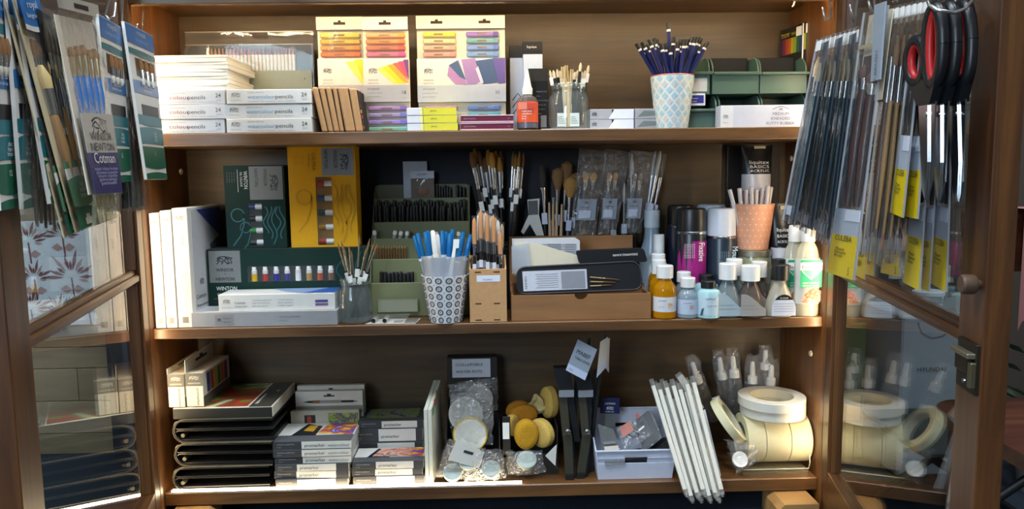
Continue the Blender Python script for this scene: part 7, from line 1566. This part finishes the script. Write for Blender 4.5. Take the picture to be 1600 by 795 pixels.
# scissors
SB = mat('#17181b', .35); SR = mat('#b01e1e', .4); STEEL = mat('#c2c4c8', .18, 1.0)
def scissors(label, px, top, bot, off, px_b):
    a = DR.at(px, top, off); b = DR.at(px_b, bot, off * .9); H = (a - b).length; o = b
    ex = (DR.u * .95 + Vector((.22, 0, 0))).normalized(); ez = (a - b).normalized(); ex = (ex - ez * ex.dot(ez)).normalized(); ey = ez.cross(ex)
    T = thing('scissors', label, 'scissors', o, 0, 'scissors'); M_ = Matrix((ex.to_4d(), ey.to_4d(), ez.to_4d(), (0, 0, 0, 1))).transposed(); M_[3][0:4] = (0, 0, 0, 1)
    M_ = Matrix(((ex.x, ey.x, ez.x, 0), (ex.y, ey.y, ez.y, 0), (ex.z, ey.z, ez.z, 0), (0, 0, 0, 1)))
    def oval(cx, cz, rx, rz, wx, wz, r, tilt=0, n=20):
        pts = []
        for k in range(n + 1):
            t = 2 * math.pi * k / n; x, z = rx * math.cos(t), rz * math.sin(t) ; pts.append((cx + x * math.cos(tilt) - z * math.sin(tilt), 0, cz + x * math.sin(tilt) + z * math.cos(tilt)))
        return MB().tube(pts, r, 8)
    h = part(T, 'finger_loop', oval(.012, H * .79, .013, H * .20, 0, 0, .0062).xf(M_), SB); part(h, 'soft_grip', oval(.012, H * .79, .0085, H * .172, 0, 0, .0045).xf(M_), SR)
    h = part(T, 'thumb_loop', oval(-.017, H * .735, .016, H * .115, 0, 0, .0066, R(8)).xf(M_), SB); part(h, 'soft_grip', oval(-.017, H * .735, .011, H * .092, 0, 0, .0045, R(8)).xf(M_), SR)
    part(T, 'shank', MB().prism([(-.030, H * .66), (-.008, H * .64), (.008, H * .62), (.024, H * .64), (.012, H * .50), (-.010, H * .50)], -.005, .005).xf(M_), SB)
    part(T, 'blade', MB().prism([(-.012, H * .51), (.004, H * .51), (.0052, H * .2), (.0015, 0), (-.004, .01)], -.0018, .0).xf(M_), STEEL); part(T, 'blade', MB().prism([(-.003, H * .51), (.014, H * .51), (.010, H * .1), (.002, 0)], .0002, .002).xf(M_), STEEL)
    part(T, 'pivot_screw', MB().lathe([(.003, -.003), (.003, .003)], 10).xf(M_ @ Matrix.Translation((.001, 0, H * .45)) @ Matrix.Rotation(math.pi / 2, 4, 'X')), SILVER)
scissors('black and red scissors, left of the three on the right door', 1450, 11, 312, .058, 1446)
scissors('black and red scissors, middle of the three on the right door', 1470, 10, 314, .045, 1466)
scissors('black and red scissors, nearest the door edge', 1492, 9, 316, .030, 1496)
# ================================================================ BEYOND THE DOORS
# left: plank wall section, floral canvas
def beyond_left():
    yw = .46; x0, x1 = -1.72, -.72
    T = thing('plank_screen', 'screen of grey brown wooden planks seen through the left door glass', 'screen', ((x0 + x1) / 2, yw, 0)); cx = (x0 + x1) / 2
    PL = [wood('plank_%d' % k, *c, 'x', .5, rough=.7, coat=0) for k, c in enumerate((('#7b6a50', '#988468', '#ab977a'), ('#72614a', '#8a785c', '#9e8b6e'), ('#84725a', '#a08c70', '#b29e82')))]
    z = 0.0; random.seed(14); i = 0
    while z < .66:
        h = .055 + .03 * (i % 2); x = x0 - random.uniform(0, .3)
        while x < x1:
            L = random.uniform(.25, .5); a, b = max(x, x0), min(x + L, x1)
            if b - a > .02: part(T, 'plank', MB().box(a - cx + .0008, b - cx - .0008, random.uniform(-.0012, .0012), .02, z + .0008, z + h - .0008, .0012), PL[i % 3])
            x += L; i += 1
        z += h
    part(T, 'frame', MB().box(x0 - cx, x1 - cx, .021, .05, 0, z), PL[1])
    yc = yw - .022
    a = P(36, 500, yc); b = P(152, 500, yc); zb = P(95, 508, yc).z; zt = P(95, 345, yc).z; w = b.x - a.x; h = zt - zb
    T = thing('floral_canvas', 'white canvas printed with dark red flowers seen through the left door glass', 'picture', ((a.x + b.x) / 2, yc, zb)); 
    part(T, 'canvas', MB().box(-w / 2, w / 2, 0, .018, 0, h, .001), K('#d3d6da', .6))
    f = Face(T, (-w / 2, -.0003, 0), (w, 0, 0), (0, 0, h)); RD = K('#7a3438', .6, var=.2); PK = K('#b08a86', .6, var=.2)
    random.seed(23)
    for (cu, cv, s) in ((.16, .80, 1.0), (.70, .46, 1.25), (.2, .45, .9), (.62, .86, .9), (.12, .16, 1.1), (.5, .14, .8), (.9, .12, .8)):
        for k in range(12):
            t = R(-10 + 17 * k + random.uniform(-5, 5)); r0, r1 = .014 * s, (.034 + .012 * (k % 3)) * s; wd = .0036 * s
            q = lambda r, d: (min(1, max(0, cu + (r * math.cos(t) - d * math.sin(t)) / w)), min(1, max(0, cv + (r * math.sin(t) + d * math.cos(t)) / h)))
            f.poly([q(r0, 0), q((r0 + r1) / 2, wd), q(r1, 0), q((r0 + r1) / 2, -wd)], RD if k % 4 else PK, 'petal', e=.0006 + .00005 * k)
        f.strokes([[(cu, cv), (cu + .02, max(0, cv - .2))]], .004, RD, 'stem')
        for sgn in (-1, 1):
            if 0 < cu + sgn * .16 < 1 and cv > .16: f.poly([(cu, cv - .12), (cu + sgn * .08, cv - .07), (cu + sgn * .16, cv - .11), (cu + sgn * .08, cv - .15)], PK, 'leaf', e=.0005)
    a = P(156, 420, yw - .05); b = P(196, 420, yw - .05)
    T = thing('dark_folder', 'tall dark blue grey folder standing right of the floral canvas', 'folder', ((a.x + b.x) / 2, yw - .05, 0)); w = b.x - a.x
    part(T, 'cover', MB().box(-w / 2, w / 2, 0, .03, 0, P(176, 335, yw - .05).z, .002), K('#2a3038', .5)); part(T, 'spine', MB().box(w / 2 - .02, w / 2 - .008, -.0012, 0, .01, P(176, 340, yw - .05).z), K('#4a5664', .5))
beyond_left()
DW = wood('dark_stool_wood', '#2a1a10', '#3c2618', '#4c3220', 'x')
# right: grey computer case, bottles, cloth
hp = PP(1455, 560, Vector((0, -.05, 0)), Vector((0, 1, 0)))
def beyond_right():
    y = .18; a = P(1412, 480, y); b = P(1505, 480, y); zt = P(1450, 492, y).z; w = b.x - a.x
    T = thing('computer_tower', 'grey computer tower lettered HYUNDAI seen through the right door', 'computer', ((a.x + b.x) / 2, y, 0)); part(T, 'case', MB().box(-w / 2, w / 2, 0, .4, .008, zt, .004), K('#98a0aa', .6))
    for s in (-1, 1): part(T, 'foot', MB().box(s * w * .35 - .015, s * w * .35 + .015, .02, .08, 0, .008), BLACK)
    f = Face(T, (-w / 2, -.0005, 0), (w, 0, 0), (0, 0, zt)); v = P(1455, 577, y).z / zt
    f.text((P(1433, 577, y).x - a.x) / w, v - .012, 'HYUNDAI', .010, INK, wmax=P(1477, 577, y).x - P(1433, 577, y).x)
    f.strokes([[((P(px, py, y).x - a.x) / w, P(px, py, y).z / zt) for px, py in ((1434, 503), (1440, 520), (1456, 528), (1474, 524), (1484, 512))]], .0016, K('#4a5058', .5), 'moulded_line')
    o = Vector(((a.x + b.x) / 2, y, zt))
    c_ = P(1450, 470, y + .06); q = thing('white_tub', 'white tub with small lettering standing on the computer tower', 'tub', (c_.x, y + .06, zt + .0005)); r = .032; h = P(1450, 455, y + .06).z - zt
    part(q, 'tub', MB().lathe([(r * .9, 0), (r, h * .8), (r * 1.02, h * .82)], 24), K('#b9bec4', .4)); part(q, 'lid', MB().lathe([(r * 1.06, h * .82), (r * 1.06, h), (r * .9, h + .002)], 24), K('#c9ccd0', .4)); Face(q, (-r, -r * 1.03, 0), (2 * r, 0, 0), (0, 0, h)).text(.5, .45, 'cellulose', .006, INK, 'c', wmax=.03)
    a = P(1400, 480, .30); g = thing('green_box', 'green box standing on the floor behind the right door', 'box', (P(1345, 520, .30).x, .30, 0)); part(g, 'body', MB().box(-.07, .015, 0, .12, 0, P(1350, 505, .3).z, .003), K('#3d6a3c', .5)); part(g, 'label', MB().box(-.06, .005, -.001, 0, .1, .16), K('#c2b08a', .5))
    T = thing('folding_stool', 'dark folding stool with crossed legs on the floor behind the right door', 'stool', (.93, -.02, 0)); DM = mat('#15171a', .5)
    for yy in (-.1, .1):
        part(T, 'leg', MB().tube([(-.12, yy, .008), (.12, yy, .17)], .008, 8), DM); part(T, 'leg', MB().tube([(.12, yy + .016, .008), (-.12, yy + .016, .17)], .008, 8), DM)
    part(T, 'seat', MB().box(-.14, .14, -.12, .13, .178, .19, .003), K('#2c3030', .8))
    yb3 = -.372; p0 = P(1590, 705, -.55); RW = wood('red_wood', '#3a1a10', '#552a18', '#6a3a22', 'x')
    c0 = P(1598, 515, yb3); zt2 = P(1590, 330, yb3).z
    T = thing('wooden_chair', 'edge of a dark red wooden chair at the right edge of the photo', 'chair', (p0.x + .18, -.52, 0))
    part(T, 'seat', MB().prism(rrect(-.18, .2, -.16, .18, .06, 5), p0.z - .02, p0.z, 'xy'), RW)
    for sx in (-.14, .16):
        for sy in (-.12, .14): part(T, 'leg', MB().lathe([(.012, 0), (.016, p0.z - .02)], 10, sx, sy), RW)
    for sx in (-.12, .18): part(T, 'back_post', MB().tube([(sx, .15, p0.z), (sx, .175, zt2)], .012, 8), RW)
    part(T, 'back_rail', MB().box(-.13, .19, .166, .182, zt2 - .09, zt2 - .002, .004), RW)
    T = thing('pink_cloth', 'pink cloth draped over the back of the wooden chair at the right edge', 'cloth', (c0.x, yb3, c0.z)); b = MB(); n = 14; rows_ = 8; top = zt2 - c0.z + .004
    g = [((-.012 + .15 * u / n), -.006 + .007 * math.sin(u * 1.9) * (1 - .8 * v / rows_), top * v / rows_ + .012 * (u % 3) * (v == 0)) for v in range(rows_ + 1) for u in range(n + 1)] + [((-.012 + .15 * u / n), .052, top - .06 * v) for v in range(2) for u in range(n + 1)]
    b.add(g, [(v * (n + 1) + u, v * (n + 1) + u + 1, (v + 1) * (n + 1) + u + 1, (v + 1) * (n + 1) + u) for v in range(rows_ + 2) for u in range(n)], True); part(T, 'drape', b, K('#a8706c', .8))
    p0 = P(1592, 640, .1); T = thing('leafy_plant', 'dark green leafy pot plant beyond the right door edge', 'plant', (p0.x + .08, .10, 0)); part(T, 'pot', MB().lathe([(.06, 0), (.08, .16), (.085, .17), (.07, .17), (.06, .15)], 20), K('#8e8c86', .6))
    random.seed(9); LG = mat('#2f4a2c', .5, var=.2)
    for k in range(26):
        t = random.uniform(0, 6.28); r = random.uniform(.03, .11); z = random.uniform(.18, .42); c_ = Vector((r * math.cos(t), r * math.sin(t), z)); d = Vector((math.cos(t), math.sin(t), .5)).normalized(); s_ = d.cross(Vector((0, 0, 1))).normalized() * .018
        lf = MB().add([c_ - d * .03, c_ + s_ + Vector((0, 0, .006)), c_ + d * .05, c_ - s_ + Vector((0, 0, .006)), c_ + Vector((0, 0, -.004))], [(0, 1, 4), (1, 2, 4), (2, 3, 4), (3, 0, 4)]); part(T, 'leaf', lf, LG)
    part(T, 'stem', MB().tube([(0, 0, .15), (.01, 0, .3), (0, .01, .4)], .005, 6), LG)
beyond_right()
